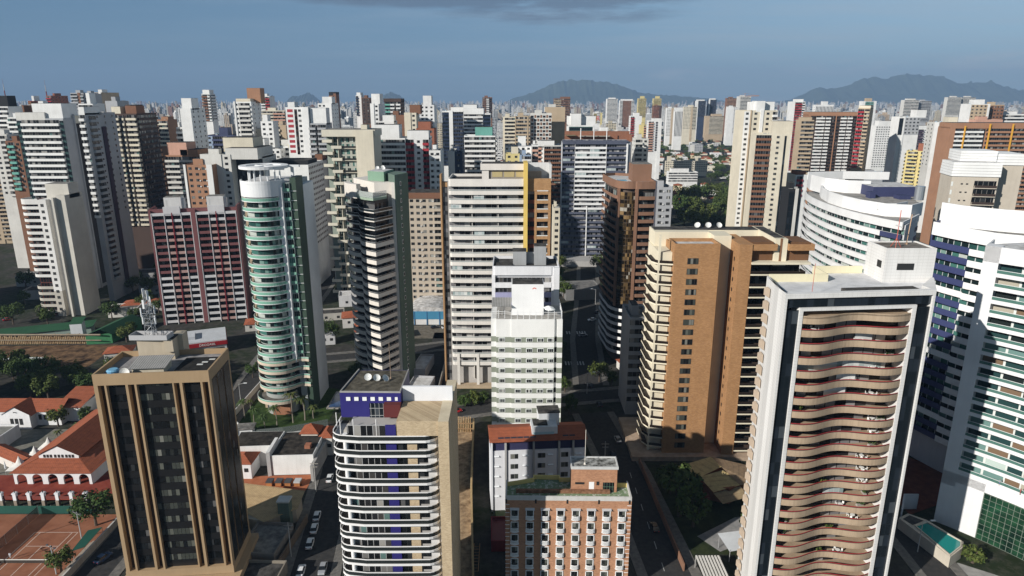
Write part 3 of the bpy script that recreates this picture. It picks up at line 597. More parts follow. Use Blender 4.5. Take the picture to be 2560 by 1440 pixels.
# ================================================================== brown brick tower with amber glass bay
def amber_tower():
    o = (41.5, 262.5); r = thing('brown_brick_tower', 'brown brick tower with a curved amber glass bay and curved white lower balconies', 'tower', *o)
    br = wall((.235, .130, .085), .16, .8); wh = wall((.74, .73, .72), .08)
    L_ = [(38.2, 290), (38.8, 281), (39.3, 274), (39.9, 269.5), (40.4, 266.8), (41.2, 265.2)]
    mid = [(42.0, 264.0), (43.2, 263.0), (44.6, 262.5), (46.2, 262.4), (47.4, 262.6)]
    rt = [(47.9, 262.2), (49.5, 262.0), (52.5, 262.1), (55.0, 262.4)]
    allp = L_ + mid + rt; zt = 74.3; zs = floors(25.2, 3.0, 15)
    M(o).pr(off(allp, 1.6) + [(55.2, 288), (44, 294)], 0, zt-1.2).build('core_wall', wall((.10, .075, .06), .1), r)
    M(o).bx(55.05, 55.6, 262.3, 288, 0, zt).build('flank_wall', wall((.10, .10, .12), .15), r)
    M(o).wl(allp, .3, zt-2.9, zt).build('top_band', br, r); M(o).wl([(55, 262.4), (55.4, 288), (44, 294), (38.2, 290)], .3, zt-1.2, zt).build('rear_parapet', br, r)
    M(o).pr(off(allp, .35) + [(55, 287.6), (44, 293.6)], zt-1.15, zt-1.1).build('roof', LTROOF, r)
    balc(r, L_, off(L_, 1.7), zs, br, ph=1.25, slab=.25, t=.2, o=o, name='left_parapet')
    balc(r, rt, off(rt, 1.7), zs, br, ph=1.35, slab=.25, t=.2, rail=None, o=o)
    M(o).bx(47.4, 48.5, 261.75, 263.5, 24, zt-2.9).build('pier', br, r); M(o).bx(41.0, 41.9, 264.2, 266, 24, zt-2.9).build('pier', br, r)
    g = M(o)
    for a, b in zip(mid, mid[1:]): g.q((*a, .12), (*b, .12), (*b, 2.88), (*a, 2.88))
    b = g.build('amber_glazing', glz('amber', 1.5, .75, 0, (.10, .065, .03)), r); rep(b, zs)
    st = M(o).wl(mid, 1.5, -.12, .12).build('floor_edge', flat((.06, .04, .025), .5), r); rep(st, zs)
    g = M(o)
    for a, b in zip(off(rt, 1.5), off(rt, 1.5)[1:]): g.q((*a, 0), (*b, 0), (*b, 2.8), (*a, 2.8))
    rep(g.build('window_wall', glz('apt', 2.8, 1.2, 0, (.03, .03, .03)), r), zs)
    g = M(o)
    for a, b in zip(off(L_, 1.4), off(L_, 1.4)[1:]): g.q((*a, 0), (*b, 0), (*b, 2.8), (*a, 2.8))
    rep(g.build('window_wall', glz('apt', 2.8, 1.2, 0, (.03, .03, .03)), r), zs)
    # white curved storeys below
    lo = [(38.0, 286), (38.4, 278), (39.0, 272)] + [(39.2, 268), (40.2, 265.2), (41.8, 263.0), (44, 261.6), (46.6, 261.3), (49, 261.6), (52, 261.8), (55, 262.2)]
    balc(r, lo, off(lo, 2.4), floors(4.2, 3.0, 7), wh, ph=1.2, slab=.3, t=.2, o=o, name='white_balcony')
    g = M(o); p = off(lo, 1.9)
    for a, b in zip(p, p[1:]): g.q((*a, 0), (*b, 0), (*b, 2.7), (*a, 2.7))
    rep(g.build('lower_window_wall', glz('apt', 2.7, 1.3, 0, (.05, .05, .05)), r), floors(4.5, 3.0, 7))
    M(o).bx(47.6, 55.2, 272, 281, zt-1.1, zt+5.6).build('lift_house', br, r); M(o).bx(47.7, 55.1, 272.1, 280.9, zt+5.6, zt+5.7).build('lift_house_roof', ROOFM, r)
    p = thing('roof_pool', 'small turquoise pool on the brown brick tower roof', 'pool', 43.5, 272, 0, None, zt-1.09)
    M().bx(-2, 2.2, -2.5, 2.5, 0, .4).build('basin', wh, p); M().bx(-1.8, 2, -2.3, 2.3, .4, .42).build('water', flat((.06, .30, .36), .1), p)
amber_tower()

# ================================================================== navy and white slab
def navy_slab():
    x0, y0, zt, w, d = 31.9, 445.0, 79.0, 44.6, 13; r = thing('navy_white_slab', 'wide slab tower of navy and white balconies with a brick brown crown wall', 'tower', x0, y0, -2)
    nv = wall((.085, .095, .135), .08); wh = wall((.76, .76, .76), .06); br = brick((.28, .12, .07), (.22, .09, .05), (.16, .08, .05), 1.2); gy = wall((.34, .36, .40), .1)
    M().bx(0, w-3.2, 1.6, d, 0, zt-1).build('core_wall', gy, r)
    M().bx(w-3.2, w-.6, 1.2, d, 0, zt-1).build('grey_pier', gy, r); M().bx(w-.6, w, 2, d+2, 0, zt+3.4).build('brick_flank', br, r)
    n = 26; zs = [zt-2.4-3.0*i for i in range(n)]
    cols = [(0.4, 8.4), (8.6, 28.4), (28.6, 41.2)]
    for k, (a, b) in enumerate(cols):
        for i, z in enumerate(zs):
            white = (k == 1 and 0 < i < 15)
            if k == 1 and i >= 15: continue
            M().bx(a, b, 0, 1.6, 0, .2).bx(a, b, 0, .15, .2, 1.35).build('balcony', wh if white else nv, r, (0, 0, z))
        pal = glz('grey', 2.7, 1.6, 0, (.3, .31, .33)) 
        g = M().bx(0, b-a, 1.5, 1.59, 0, 2.7).build('window_wall', pal, r, (a, 0, 0)); rep(g, [z+.2 for z in zs])
    for i, z in enumerate(zs[15:]):
        M().bx(8.6, 16.6, 0, 1.6, 0, .2).bx(8.6, 16.6, 0, .15, .2, 1.35).build('balcony', nv, r, (0, 0, z)); M().bx(17.4, 28.4, 0, 1.6, 0, .2).bx(17.4, 28.4, 0, .15, .2, 1.35).build('balcony', nv, r, (0, 0, z))
    rr = random.Random(8); enclose(r, [(a, a+b, .2, z+.9 if rr.random() < .5 else z+.3, z+2.9) for a, b, z in ((*rr.choice(((.5, 5), (3, 5), (9, 7), (18, 6), (29, 6), (34, 6))), rr.choice(zs)) for _ in range(14))])
    M().bx(0, .35, -.15, 1.6, 0, zt-2).bx(8.42, 8.6, -.1, 1.6, 34, zt-2.5).bx(28.4, 28.6, -.1, 1.6, 34, zt-2.5).bx(16.7, 17.3, -.2, 1.6, 2, 37).bx(41.2, 42.2, -.15, 1.6, 0, zt-2).build('white_fin', wh, r)
    M().bx(.4, w-2.4, 0, 1.6, zt-1.0, zt).build('top_band', nv, r)
    M().bx(2, w-.6, 9.5, 10.2, zt-1, zt+5.4).build('brick_crown', br, r)
    M().bx(0, w-.7, 1.7, 9.4, zt-.98, zt-.9).build('roof_terrace', ROOFM, r)
    M().pr([(2.5, 4), (9, 4), (9, 9), (2.5, 9)], zt+2.6, zt+3.0).build('terrace_canopy', wall((.20, .17, .10), .2), r)
    M().bx(11, 31, 5, 9, zt+2.2, zt+2.5).build('terrace_canopy', wall((.45, .42, .36), .1), r)
    for x in (12, 20.4, 28.6): M().cy(x, 2.4, .3, zt-1, zt+7.5, 0, 8).build('white_column', wh, r)
    M().bx(-2, w+6, -16, 0, 0, 3.6).build('podium', wall((.42, .41, .40), .2), r)
navy_slab()

# ================================================================== tan brick pair with cream core
def tan_tower():
    o = (41.2, 186.0); r = thing('tan_brick_tower', 'tan brick tower with cream core and stacked dark railed balconies on both sides', 'tower', *o)
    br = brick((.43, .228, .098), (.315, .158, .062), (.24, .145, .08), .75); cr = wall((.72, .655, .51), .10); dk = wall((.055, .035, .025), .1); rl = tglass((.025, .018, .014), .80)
    zt = 66.0; n = 20; zs = floors(2.6, 3.0, n)
    M(o).bx(45.4, 58.0, 186, 198, 0, zt-1.0).wl(rect(45.4, 58.0, 186, 194), .3, zt-1, zt, 0, True).build('brick_block', br, r)
    M(o).bx(45.75, 57.65, 186.35, 193.6, zt-1.3, zt-.96).build('roof', LTROOF, r)
    M(o).bx(45.3, 45.39, 186.2, 193, zt-4, zt+.02).build('brick_return', br, r)
    for i, z in enumerate(zs):
        f = M().bx(-1.55, 1.55, -.04, .04, 0, 1.75).build('window', flat((.05, .04, .035), .4), r, (50.6-o[0], -.02, z+.55))
        M().bx(-1.42, 1.42, -.06, -.03, .1, 1.65).build('pane', glz('curtain', 1.8, .75, 0, (.05, .045, .04)), f)
    # recessed core between the blocks
    M(o).bx(58.02, 63.0, 192.5, 206, 0, 67.0).build('core_wall', cr, r)
    s = M().bx(-.35, .35, -.05, .03, 0, .7).build('stair_window', flat((.012, .012, .012), .3), r, (58.9-o[0], 192.47-o[1], 0)); rep(s, [z+1.2 for z in zs])
    M(o).bx(63.02, 66.6, 184.9, 200, 0, zt).build('second_brick_block', br, r)
    s = M().bx(-.05, .04, -.35, .35, 0, 1.1).build('slit_window', flat((.012, .012, .012), .3), r, (63.0-o[0], 188.6-o[1], 0)); rep(s, [z+1 for z in zs])
    # right balconies
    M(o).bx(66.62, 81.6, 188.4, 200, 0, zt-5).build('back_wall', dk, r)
    out = [(66.65, 184.6), (81.9, 184.6), (81.9, 188.3)]
    b = balc(r, out, off(out, 1.5)[:2] + [(80.4, 188.3)], zs[:-2], cr, ph=.42, slab=.3, t=.16, rail=flat((.04, .03, .025), .4), o=o, glass=rl, gh=.75)
    b2 = balc(r, out, off(out, 1.5)[:2] + [(80.4, 188.3)], [zs[-2]+.6], cr, ph=.42, slab=.3, t=.16, rail=flat((.04, .03, .025), .4), o=o, glass=rl, gh=.75)
    M(o).bx(66.65, 81.4, 185, 188.35, 0, .12).build('floor_slab', wall((.3, .26, .2)), r)
    g = M().bx(0, 14.6, 0, .09, 0, 2.6).build('window_wall', glz('dark', 2.6, 1.2), r, (66.8-o[0], 188.25-o[1], 0)); rep(g, [z+.3 for z in zs[:-1]])
    M(o).bx(66.62, 83, 184.4, 189, zs[-1]+.8, zs[-1]+1.4).build('penthouse_slab', cr, r)
    M(o).bx(66.8, 73.2, 187.2, 196, zs[-1]+1.4, zt+.2).bx(77.2, 83.4, 187.2, 196, zs[-1]+1.4, zt+.2).build('penthouse_wall', wall((.16, .08, .04), .1), r)
    M(o).wl(rect(66.7, 73.6, 185.2, 195), .3, zt-1.8, zt, 0, True).wl(rect(76.8, 83.9, 185.2, 195), .3, zt-1.8, zt, 0, True).build('brick_parapet', br, r)
    M(o).bx(67, 73.3, 185.5, 194.7, zt-1.5, zt-1.4).bx(77.1, 83.6, 185.5, 194.7, zt-1.5, zt-1.4).build('roof', LTROOF, r)
    # left balconies
    M(o).bx(41.6, 45.3, 188.5, 204, 0, zt-3).build('left_core', cr, r)
    out = [(39.9, 199), (39.9, 190.5), (41.2, 188.0), (45.35, 186.9)]; inn = [(41.6, 199), (41.6, 191), (42.4, 189.4), (45.35, 188.5)]
    balc(r, out, inn, zs, cr, ph=.42, slab=.3, t=.16, rail=flat((.04, .03, .025), .4), o=o, glass=rl, gh=.75, name='corner_balcony')
    M(o).bx(41.3, 41.9, 187.9, 188.6, 0, zt+2).build('cream_pier', cr, r)
    # crown
    M(o).bx(42.0, 58.0, 197.5, 206, zt-3, 67.2).bx(58.0, 74, 200, 206, zt-3, 67.15).bx(73.3, 76.7, 186.2, 206, zs[-1], 67.3).build('crown_wall', cr, r)
    M(o).bx(42.4, 73.6, 200.4, 205.6, 67.2, 67.26).bx(73.6, 76.4, 188, 205, 67.31, 67.37).build('crown_roof', DKROOF, r)
    M(o).bx(74.6, 75.2, 186.1, 186.21, zt-6, zt+1.5).build('slot', flat((.20, .10, .05), .6), r)
    M(o).bx(36, 92, 183.5, 210, 0, 1.4).build('plinth', rough_roof((.30, .22, .16), (.42, .32, .24)), r)
    for i in range(3): dish(56+i*3.2, 203.5, 67.26, .9, ['leftmost white dish on the tan brick tower crown', 'middle white dish on the tan brick tower crown', 'rightmost white dish on the tan brick tower crown'][i], 55, None, -30+20*i)
tan_tower()

# ================================================================== big beige wave tower, bottom right
def wave_tower():
    o = (56.6, 135.5); r = thing('wave_balcony_tower', 'white framed tower with beige wave balconies and red rails, largest at the bottom right', 'tower', *o)
    til = tilewall((.68, .67, .655)); bei = panelwall((.41, .31, .215)); gls = glz('office', 3.0, 1.5, 0, (.012, .016, .02)); red = flat((.36, .03, .035), .35)
    zt = 66.0; FL, FR = (56.6, 135.5), (89.6, 138.6); a = math.atan2(FR[1]-FL[1], FR[0]-FL[0]); w = 33.15
    fx = Vector((math.cos(a), math.sin(a))); fy = Vector((-math.sin(a), math.cos(a)))
    def P(x, y): q = fx*x + fy*y; return (FL[0]+q.x, FL[1]+q.y)
    foot = [P(1.3, 4.0), P(w-.7, 4.0), (94.3, 149), (95.5, 158), (72, 158), (72, 150.5), (58.9, 150.2)]
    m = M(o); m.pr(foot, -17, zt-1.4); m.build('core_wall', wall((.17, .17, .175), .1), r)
    M(o).pr([P(0, 0), P(.5, 0), P(.5, 4.2), (58.5, 150.2), (58.0, 150.3)], -17, zt).build('left_wall', til, r)
    M(o).pr([P(w-.5, 0), P(w, 0), (95.2, 149), (94.7, 149.2), P(w-.5, 4)], -17, zt-.02).build('right_wall', til, r)
    M(o).pr([P(.5, 0), P(w-.5, 0), P(w-.5, 1.2), P(.5, 1.2)], zt-1.1, zt-.01).build('top_frame', til, r)
    M(o).pr([P(3.5, .1), P(29.4, .1), P(29.4, 3.9), P(3.5, 3.9)], zt-3.9, zt-3.2).pr([P(3.5, .1), P(4.3, .1), P(4.3, 3.9), P(3.5, 3.9)], -17, zt-3.9).pr([P(28.5, .1), P(29.4, .1), P(29.4, 3.9), P(28.5, 3.9)], -17, zt-3.9).build('inner_frame', til, r)
    for x0_, x1_ in ((.5, 3.5), (29.4, w-.5)):
        g = M().bx(0, x1_-x0_, 0, .3, 0, 2.95).build('dark_glazing', gls, r, (*(Vector(P(x0_, .5))-Vector(o)), 0)); g.rotation_euler = (0, 0, a); rep(g, floors(-14.5, 2.95, 26))
    g = M().bx(0, w-1, 0, .3, 0, 2.05).build('top_glazing', gls, r, (*(Vector(P(.5, .5))-Vector(o)), zt-3.15)); g.rotation_euler = (0, 0, a)
    def wave(t): return 1.0 - 1.55*math.cos(2*math.pi*(t-.15)/.70) if t < .85 else 1.0 - 1.55*math.cos(2*math.pi*(t-.15)/.70)
    pts = [P(4.35 + 24.1*i/28, wave(i/28)*.62 - .15) for i in range(29)]
    inn = [P(4.35 + 24.1*i/28, 3.95) for i in range(29)]
    zs = floors(-15.04, 3.11, 24)
    b = M(o); b.pr(pts + inn[::-1], 0, .25); b.wl(pts, .18, -.1, 1.36)
    bo = b.build('wave_balcony', bei, r); M(o).wl(off(pts, .03), .10, 1.56, 1.68).build('red_rail', red, bo); M(o).wl(off(pts, .05), .05, 1.365, 1.55).build('dark_gap', flat((.035, .03, .028), .6), bo)
    rep(bo, zs)
    M(o).wl(pts, .25, 59.3, 61.0).pr(pts + inn[::-1], 60.5, 60.8).build('top_fascia', bei, r)
    g = M().bx(0, 24.1, 0, .1, 0, 2.6).build('window_wall', glz('grey', 2.6, 2.4, 0, (.02, .02, .02)), r, (*(Vector(P(4.35, 3.85))-Vector(o)), 0)); g.rotation_euler = (0, 0, a); rep(g, [z+.26 for z in zs])
    for k, x0_, x1_, c in ((18, 8.5, 13.5, 'w'), (20, 1.5, 22, 'g'), (19, 11.0, 15.4, 'w'), (13, 1.0, 4, 'w'), (10, 11.5, 16.5, 'g'), (7, 2.0, 6, 'g'), (22, 14, 18, 'w')):
        q = M().bx(0, x1_-x0_, 0, .06, 0, 2.3).build('curtain' if c == 'w' else 'glazed_enclosure', wall((.66, .66, .65), .1) if c == 'w' else glz('enc', 2.3, 1.3, 0, (.5, .5, .5)), r, (*(Vector(P(4.35+x0_, 3.0))-Vector(o)), zs[k]+.3)); q.rotation_euler = (0, 0, a)
    # hoods on the left wall
    wv = Vector((1.4, 14.8)).normalized(); ang = math.atan2(wv.y, wv.x)
    hd = M().add([(-1.1, .04, 0), (1.1, .04, 0), (1.1, .04, 2.1), (-1.1, .04, 2.1), (-1.1, .28, .2), (1.1, .75, .2), (1.1, .75, 1.8), (-1.1, .28, 2.05)], [(4, 5, 6, 7), (0, 1, 5, 4), (1, 2, 6, 5), (2, 3, 7, 6), (3, 0, 4, 7)]).build('window_hood', wall((.48, .38, .29), .1), r, (.9, 11.6, 0)); hd.rotation_euler = (0, 0, ang)
    rep(hd, floors(-15.73, 3.11, 26))
    # roof
    pale = wall((.74, .68, .48), .08)
    M(o).pr([P(.6, 1.3), P(w-.6, 1.3), P(w-.6, 4), (94.5, 149), (95.2, 157.8), (72.2, 157.8), (72.2, 150.3), (58.6, 150)], zt-1.38, zt-1.30).build('roof', rough_roof((.50, .50, .51), (.66, .66, .67), .3), r)
    M(o).wl([(71.8, 150.2), (58.4, 150.0)][::-1], .25, zt-1.3, zt+.5).wl([(71.9, 150.2), (71.9, 158)], .25, zt-1.3, zt+.5).wl([(83.5, 157.9), (72, 157.9)][::-1], .25, zt-1.3, zt+.5).build('pale_yellow_parapet', pale, r)
    m = M(o); m.pr([P(15.2, 1.6), P(31.6, 1.6), P(31.6, 5.4), P(15.2, 5.4)], zt-1.3, zt-.55); m.build('roof_tile_strip', rough_roof((.035, .034, .033), (.075, .07, .065), 1.2), r)
    M(o).bx(83.9, 95.2, 149.6, 157.9, zt-1.4, 72.2).build('lift_house', til, r); M(o).bx(84.2, 94.9, 149.9, 157.6, 72.2, 72.28).build('lift_house_roof', rough_roof((.10, .085, .07), (.22, .20, .18)), r)
    M(o).wl(rect(83.9, 95.2, 149.6, 157.9), .28, 72.2, 72.6, 0, True).build('lift_house_rim', til, r)
    M(o).bx(86.8, 90.6, 149.52, 149.62, zt+1.6, zt+3.1).build('louvre', DKG, r); M(o).bx(83.82, 83.92, 150.8, 152.6, zt+1.8, zt+3.4).build('louvre', DKG, r)
    redm = flat((.45, .08, .05), .5)
    t1 = t = thing('roof_antenna', 'red and white lattice antenna on the lift house of the wave balcony tower', 'antenna', 87.2, 152.0, 0, None, 72.28)
    m = M()
    for k in range(3): m.bar((1.2*math.cos(k*2.1), 1.2*math.sin(k*2.1), 0), (0, 0, 2.2), .07)
    m.bar((0, 0, 1.5), (0, 0, 8.5), .09); m.build('mast', redm, t); M().bar((-.8, 0, 5.2), (.9, 0, 4.6), .12).build('cross_arm', flat((.75, .75, .74)), t)
    t2 = t = thing('roof_pole', 'tan pole on the lift house of the wave balcony tower', 'pole', 91.6, 155.5, 0, None, 72.28); M().bar((0, 0, 0), (.3, 0, 7), .12).cy(0, 0, .3, 0, .3).build('pole', flat((.42, .27, .17), .6), t)
    t3 = thing('thin_roof_antenna', 'thin red antenna standing on the left roof corner of the wave balcony tower', 'antenna', 63.8, 139.6, 0, None, zt-1.3); M().bar((0, 0, 0), (0, 0, 6.8), .06).cy(0, 0, .2, 0, .25).build('mast', redm, t3)
    for q in (r, t1, t2, t3): nearer(q)
NEAR = .88          # the wave tower is surveyed at one scale and stands a little nearer
def nearer(q, k=None):
    k = k or NEAR; q.location = (q.location.x*k, q.location.y*k, 105+(q.location.z-105)*k); q.scale = (k,)*3
DKG = flat((.018, .018, .018), .5, name='dark_louvre')
def tilewall(c):
    k = ('tile', c)
    if k in _mc: return _mc[k]
    m, t, b = newmat('white_tiles'); g = N(t, 'ShaderNodeNewGeometry'); s2 = N(t, 'ShaderNodeSeparateXYZ'); L(t, g.outputs['Position'], s2.inputs[0])
    l1 = MA(t, 'LESS_THAN', MA(t, 'FRACT', MA(t, 'MULTIPLY', s2.outputs[2], 1.55)), .10); l2 = MA(t, 'LESS_THAN', MA(t, 'FRACT', MA(t, 'MULTIPLY', MA(t, 'ADD', s2.outputs[0], s2.outputs[1]), 1.0)), .06)
    f = MA(t, 'ADD', MA(t, 'MULTIPLY', MA(t, 'MAXIMUM', l1, l2), .30), MA(t, 'MULTIPLY', RAMP(t, NOISE(t, MAPV(t, g.outputs['Position'], (.6, .6, .08)), 1.0, 4), [(.4, 0), (.75, 1)]), .22), clamp=True)
    L(t, MIX(t, f, c, (c[0]*.45, c[1]*.44, c[2]*.42)), b.inputs['Base Color']); b.inputs['Roughness'].default_value = .55; _mc[k] = m; return m
def panelwall(c):
    k = ('panel', c)
    if k in _mc: return _mc[k]
    m, t, b = newmat('beige_tile_panels'); g = N(t, 'ShaderNodeNewGeometry'); s2 = N(t, 'ShaderNodeSeparateXYZ'); L(t, g.outputs['Position'], s2.inputs[0])
    x = MA(t, 'MULTIPLY', s2.outputs[0], 1.05); l1 = MA(t, 'LESS_THAN', MA(t, 'FRACT', x), .05)
    cv = N(t, 'ShaderNodeCombineXYZ'); L(t, MA(t, 'FLOOR', x), cv.inputs[0]); L(t, MA(t, 'FLOOR', MA(t, 'DIVIDE', s2.outputs[2], 2.95)), cv.inputs[1]); wn = N(t, 'ShaderNodeTexWhiteNoise'); L(t, cv.outputs[0], wn.inputs['Vector'])
    st = RAMP(t, NOISE(t, MAPV(t, g.outputs['Position'], (2.2, 2.2, .22)), 1.0, 4), [(.45, 0), (.8, 1)])
    f = MA(t, 'ADD', MA(t, 'ADD', MA(t, 'MULTIPLY', l1, .22), MA(t, 'MULTIPLY', wn.outputs['Value'], .20)), MA(t, 'MULTIPLY', st, .35), clamp=True)
    L(t, MIX(t, f, c, (c[0]*.55, c[1]*.52, c[2]*.50)), b.inputs['Base Color']); b.inputs['Roughness'].default_value = .6; _mc[k] = m; return m
wave_tower()
# ================================================================== curved green-glass block, right edge
def path_arc(p, head, turn, step, n):
    out = [p]; a = R(head)
    for i in range(n):
        p = (p[0]+step*math.cos(a), p[1]+step*math.sin(a)); out.append(p); a += R(turn)
    return out
def curved_block():
    p0 = (105.5, 149.0); o = p0; r = thing('curved_glass_block', 'white concave block with teal glass balconies over a green glass hall, right edge', 'apartment block', *p0)
    wh = wall((.72, .72, .73), .08, .6); tg = tglass((.10, .21, .18), .70)
    full = path_arc(p0, -47, -2.2, 3.0, 15); p = full[1:]; zt = 73.4
    M(o).pr(off(full, 2.6) + [(160, 118), (130, 160), (112, 156)], 0, zt-1.2).build('core_wall', wall((.55, .55, .56), .1), r)
    M(o).wl(full, .4, zt-3.6, zt).build('top_band', wh, r); M(o).pr([p0, full[1], off(full, 2.6)[1], (108.5, 151.5)], 14, zt-.01).build('end_pier', wh, r)
    M(o).wl([(112, 156), p0], .35, 0, zt-.02).build('end_wall', wh, r)
    n = 17; zs = [zt-6.4-3.05*i for i in range(n)]
    m = M(o); m.pr(p + off(p, 2.5)[::-1], -.35, .22); m.wl(p, .14, .22, .55)
    b = m.build('balcony', wh, r); M(o).wl(off(p, .04), .05, .56, 1.25).build('glass_panel', tg, b); M(o).wl(off(p, .02), .09, 1.255, 1.34).build('rail', flat((.72, .74, .74), .35), b); rep(b, zs)
    g = M(o); q = off(p, 2.3)
    for a, c in zip(q, q[1:]): g.q((*a, 0), (*c, 0), (*c, 2.45), (*a, 2.45))
    rep(g.build('window_wall', glz('wood', 2.45, .85, 0, (.60, .62, .60)), r), [z+.25 for z in zs])
    zb = zs[-1]-.4
    M(o).wl(p, .5, zb-2.4, zb).build('hall_cornice', wh, r)
    # base: white wall then green glass hall
    M(o).wl([p0, full[1], full[2], full[3]], .5, 0, zb-.3).build('base_wall', wh, r)
    gg = M(o); q = full[3:]
    for a, c in zip(q, q[1:]): gg.q((*a, 2.5), (*c, 2.5), (*c, zb-2.4), (*a, zb-2.4))
    gg.build('green_curtain_wall', greenglass(), r); M(o).wl(q, .4, 0, 2.5).build('hall_plinth', wh, r)
    M(o).pr(off(full, .5) + [(155, 112), (128, 156), (112, 155)], zt-1.18, zt-1.1).build('roof', LTROOF, r)
    M(o).bx(118, 121, 146, 149, zt-1.1, zt+.8).build('roof_hut', wh, r); nearer(r, 1.03)
def greenglass():
    k = 'gg'
    if k in _mc: return _mc[k]
    m, t, b = newmat('green_mirror_glass'); g = N(t, 'ShaderNodeNewGeometry'); s2 = N(t, 'ShaderNodeSeparateXYZ'); L(t, g.outputs['Position'], s2.inputs[0])
    f = MA(t, 'MAXIMUM', MA(t, 'LESS_THAN', MA(t, 'FRACT', MA(t, 'MULTIPLY', s2.outputs[2], .72)), .07), MA(t, 'LESS_THAN', MA(t, 'FRACT', MA(t, 'MULTIPLY', s2.outputs[1], .95)), .08))
    c = MIX(t, RAMP(t, NOISE(t, g.outputs['Position'], .25, 4), [(.4, 0), (.7, 1)]), (.006, .018, .012), (.02, .075, .035))
    L(t, MIX(t, f, c, (.16, .19, .16)), b.inputs['Base Color']); b.inputs['Roughness'].default_value = .12; _mc[k] = m; return m
curved_block()

def blue_band_block():
    p0 = (118.6, 190.0); o = p0; r = thing('blue_white_block', 'white block with blue tiled parapet squares between the wave tower and the curved block', 'apartment block', *p0)
    wh = wall((.78, .78, .78), .05, .6); bl = wall((.045, .055, .14), .08, .5)
    p = [p0, (120.2, 184.0), (122.2, 178.5), (124.8, 173), (130.5, 168.5), (138, 165)]; zt = 71.5
    M(o).pr(off(p, 1.8) + [(150, 175), (140, 195), (124, 196)], 0, zt-1.0).build('core_wall', wall((.50, .50, .52), .1), r)
    M(o).wl([(126, 196), p0], .3, 0, zt-.02).build('end_wall', bl, r)
    M(o).wl(p, .4, zt-3.6, zt).build('top_band', wh, r)
    zs = [zt-6.6-3.05*i for i in range(19)]
    for k, z in enumerate(zs):
        c = bl if k % 6 != 4 else wh
        a = [p[0], p[1], p[2]]; M(o).wl(a, .18, 0, 1.5).pr(a + off(a, 1.7)[::-1], -.2, .02).build('blue_parapet' if c is bl else 'white_parapet', c, r, (0, 0, z))
        a = [p[2], p[3], p[4], p[5]]; M(o).wl(a, .18, -.35, 1.25).pr(a + off(a, 1.7)[::-1], -.5, -.3).build('white_parapet', wh, r, (0, 0, z))
    q = off(p, 1.5); g = M(o)
    for a, c in zip(q, q[1:]): g.q((*a, 0), (*c, 0), (*c, 2.85), (*a, 2.85))
    rep(g.build('window_wall', glz('teal', 2.85, 1.3, 0, (.50, .52, .52)), r), [z+.0 for z in zs])
    M(o).pr(off(p, .5) + [(149, 174), (140, 194), (124, 195)], zt-.98, zt-.9).build('roof', ROOFM, r)
    up = [(122, 193), (124.5, 186), (130.5, 180), (140, 174)]
    M(o).wl(up, .5, zt-1, zt+5).build('crown_screen', wh, r)
    M(o).bx(126, 128.5, 172, 175, 0, 6).build('column', wh, r)
blue_band_block()

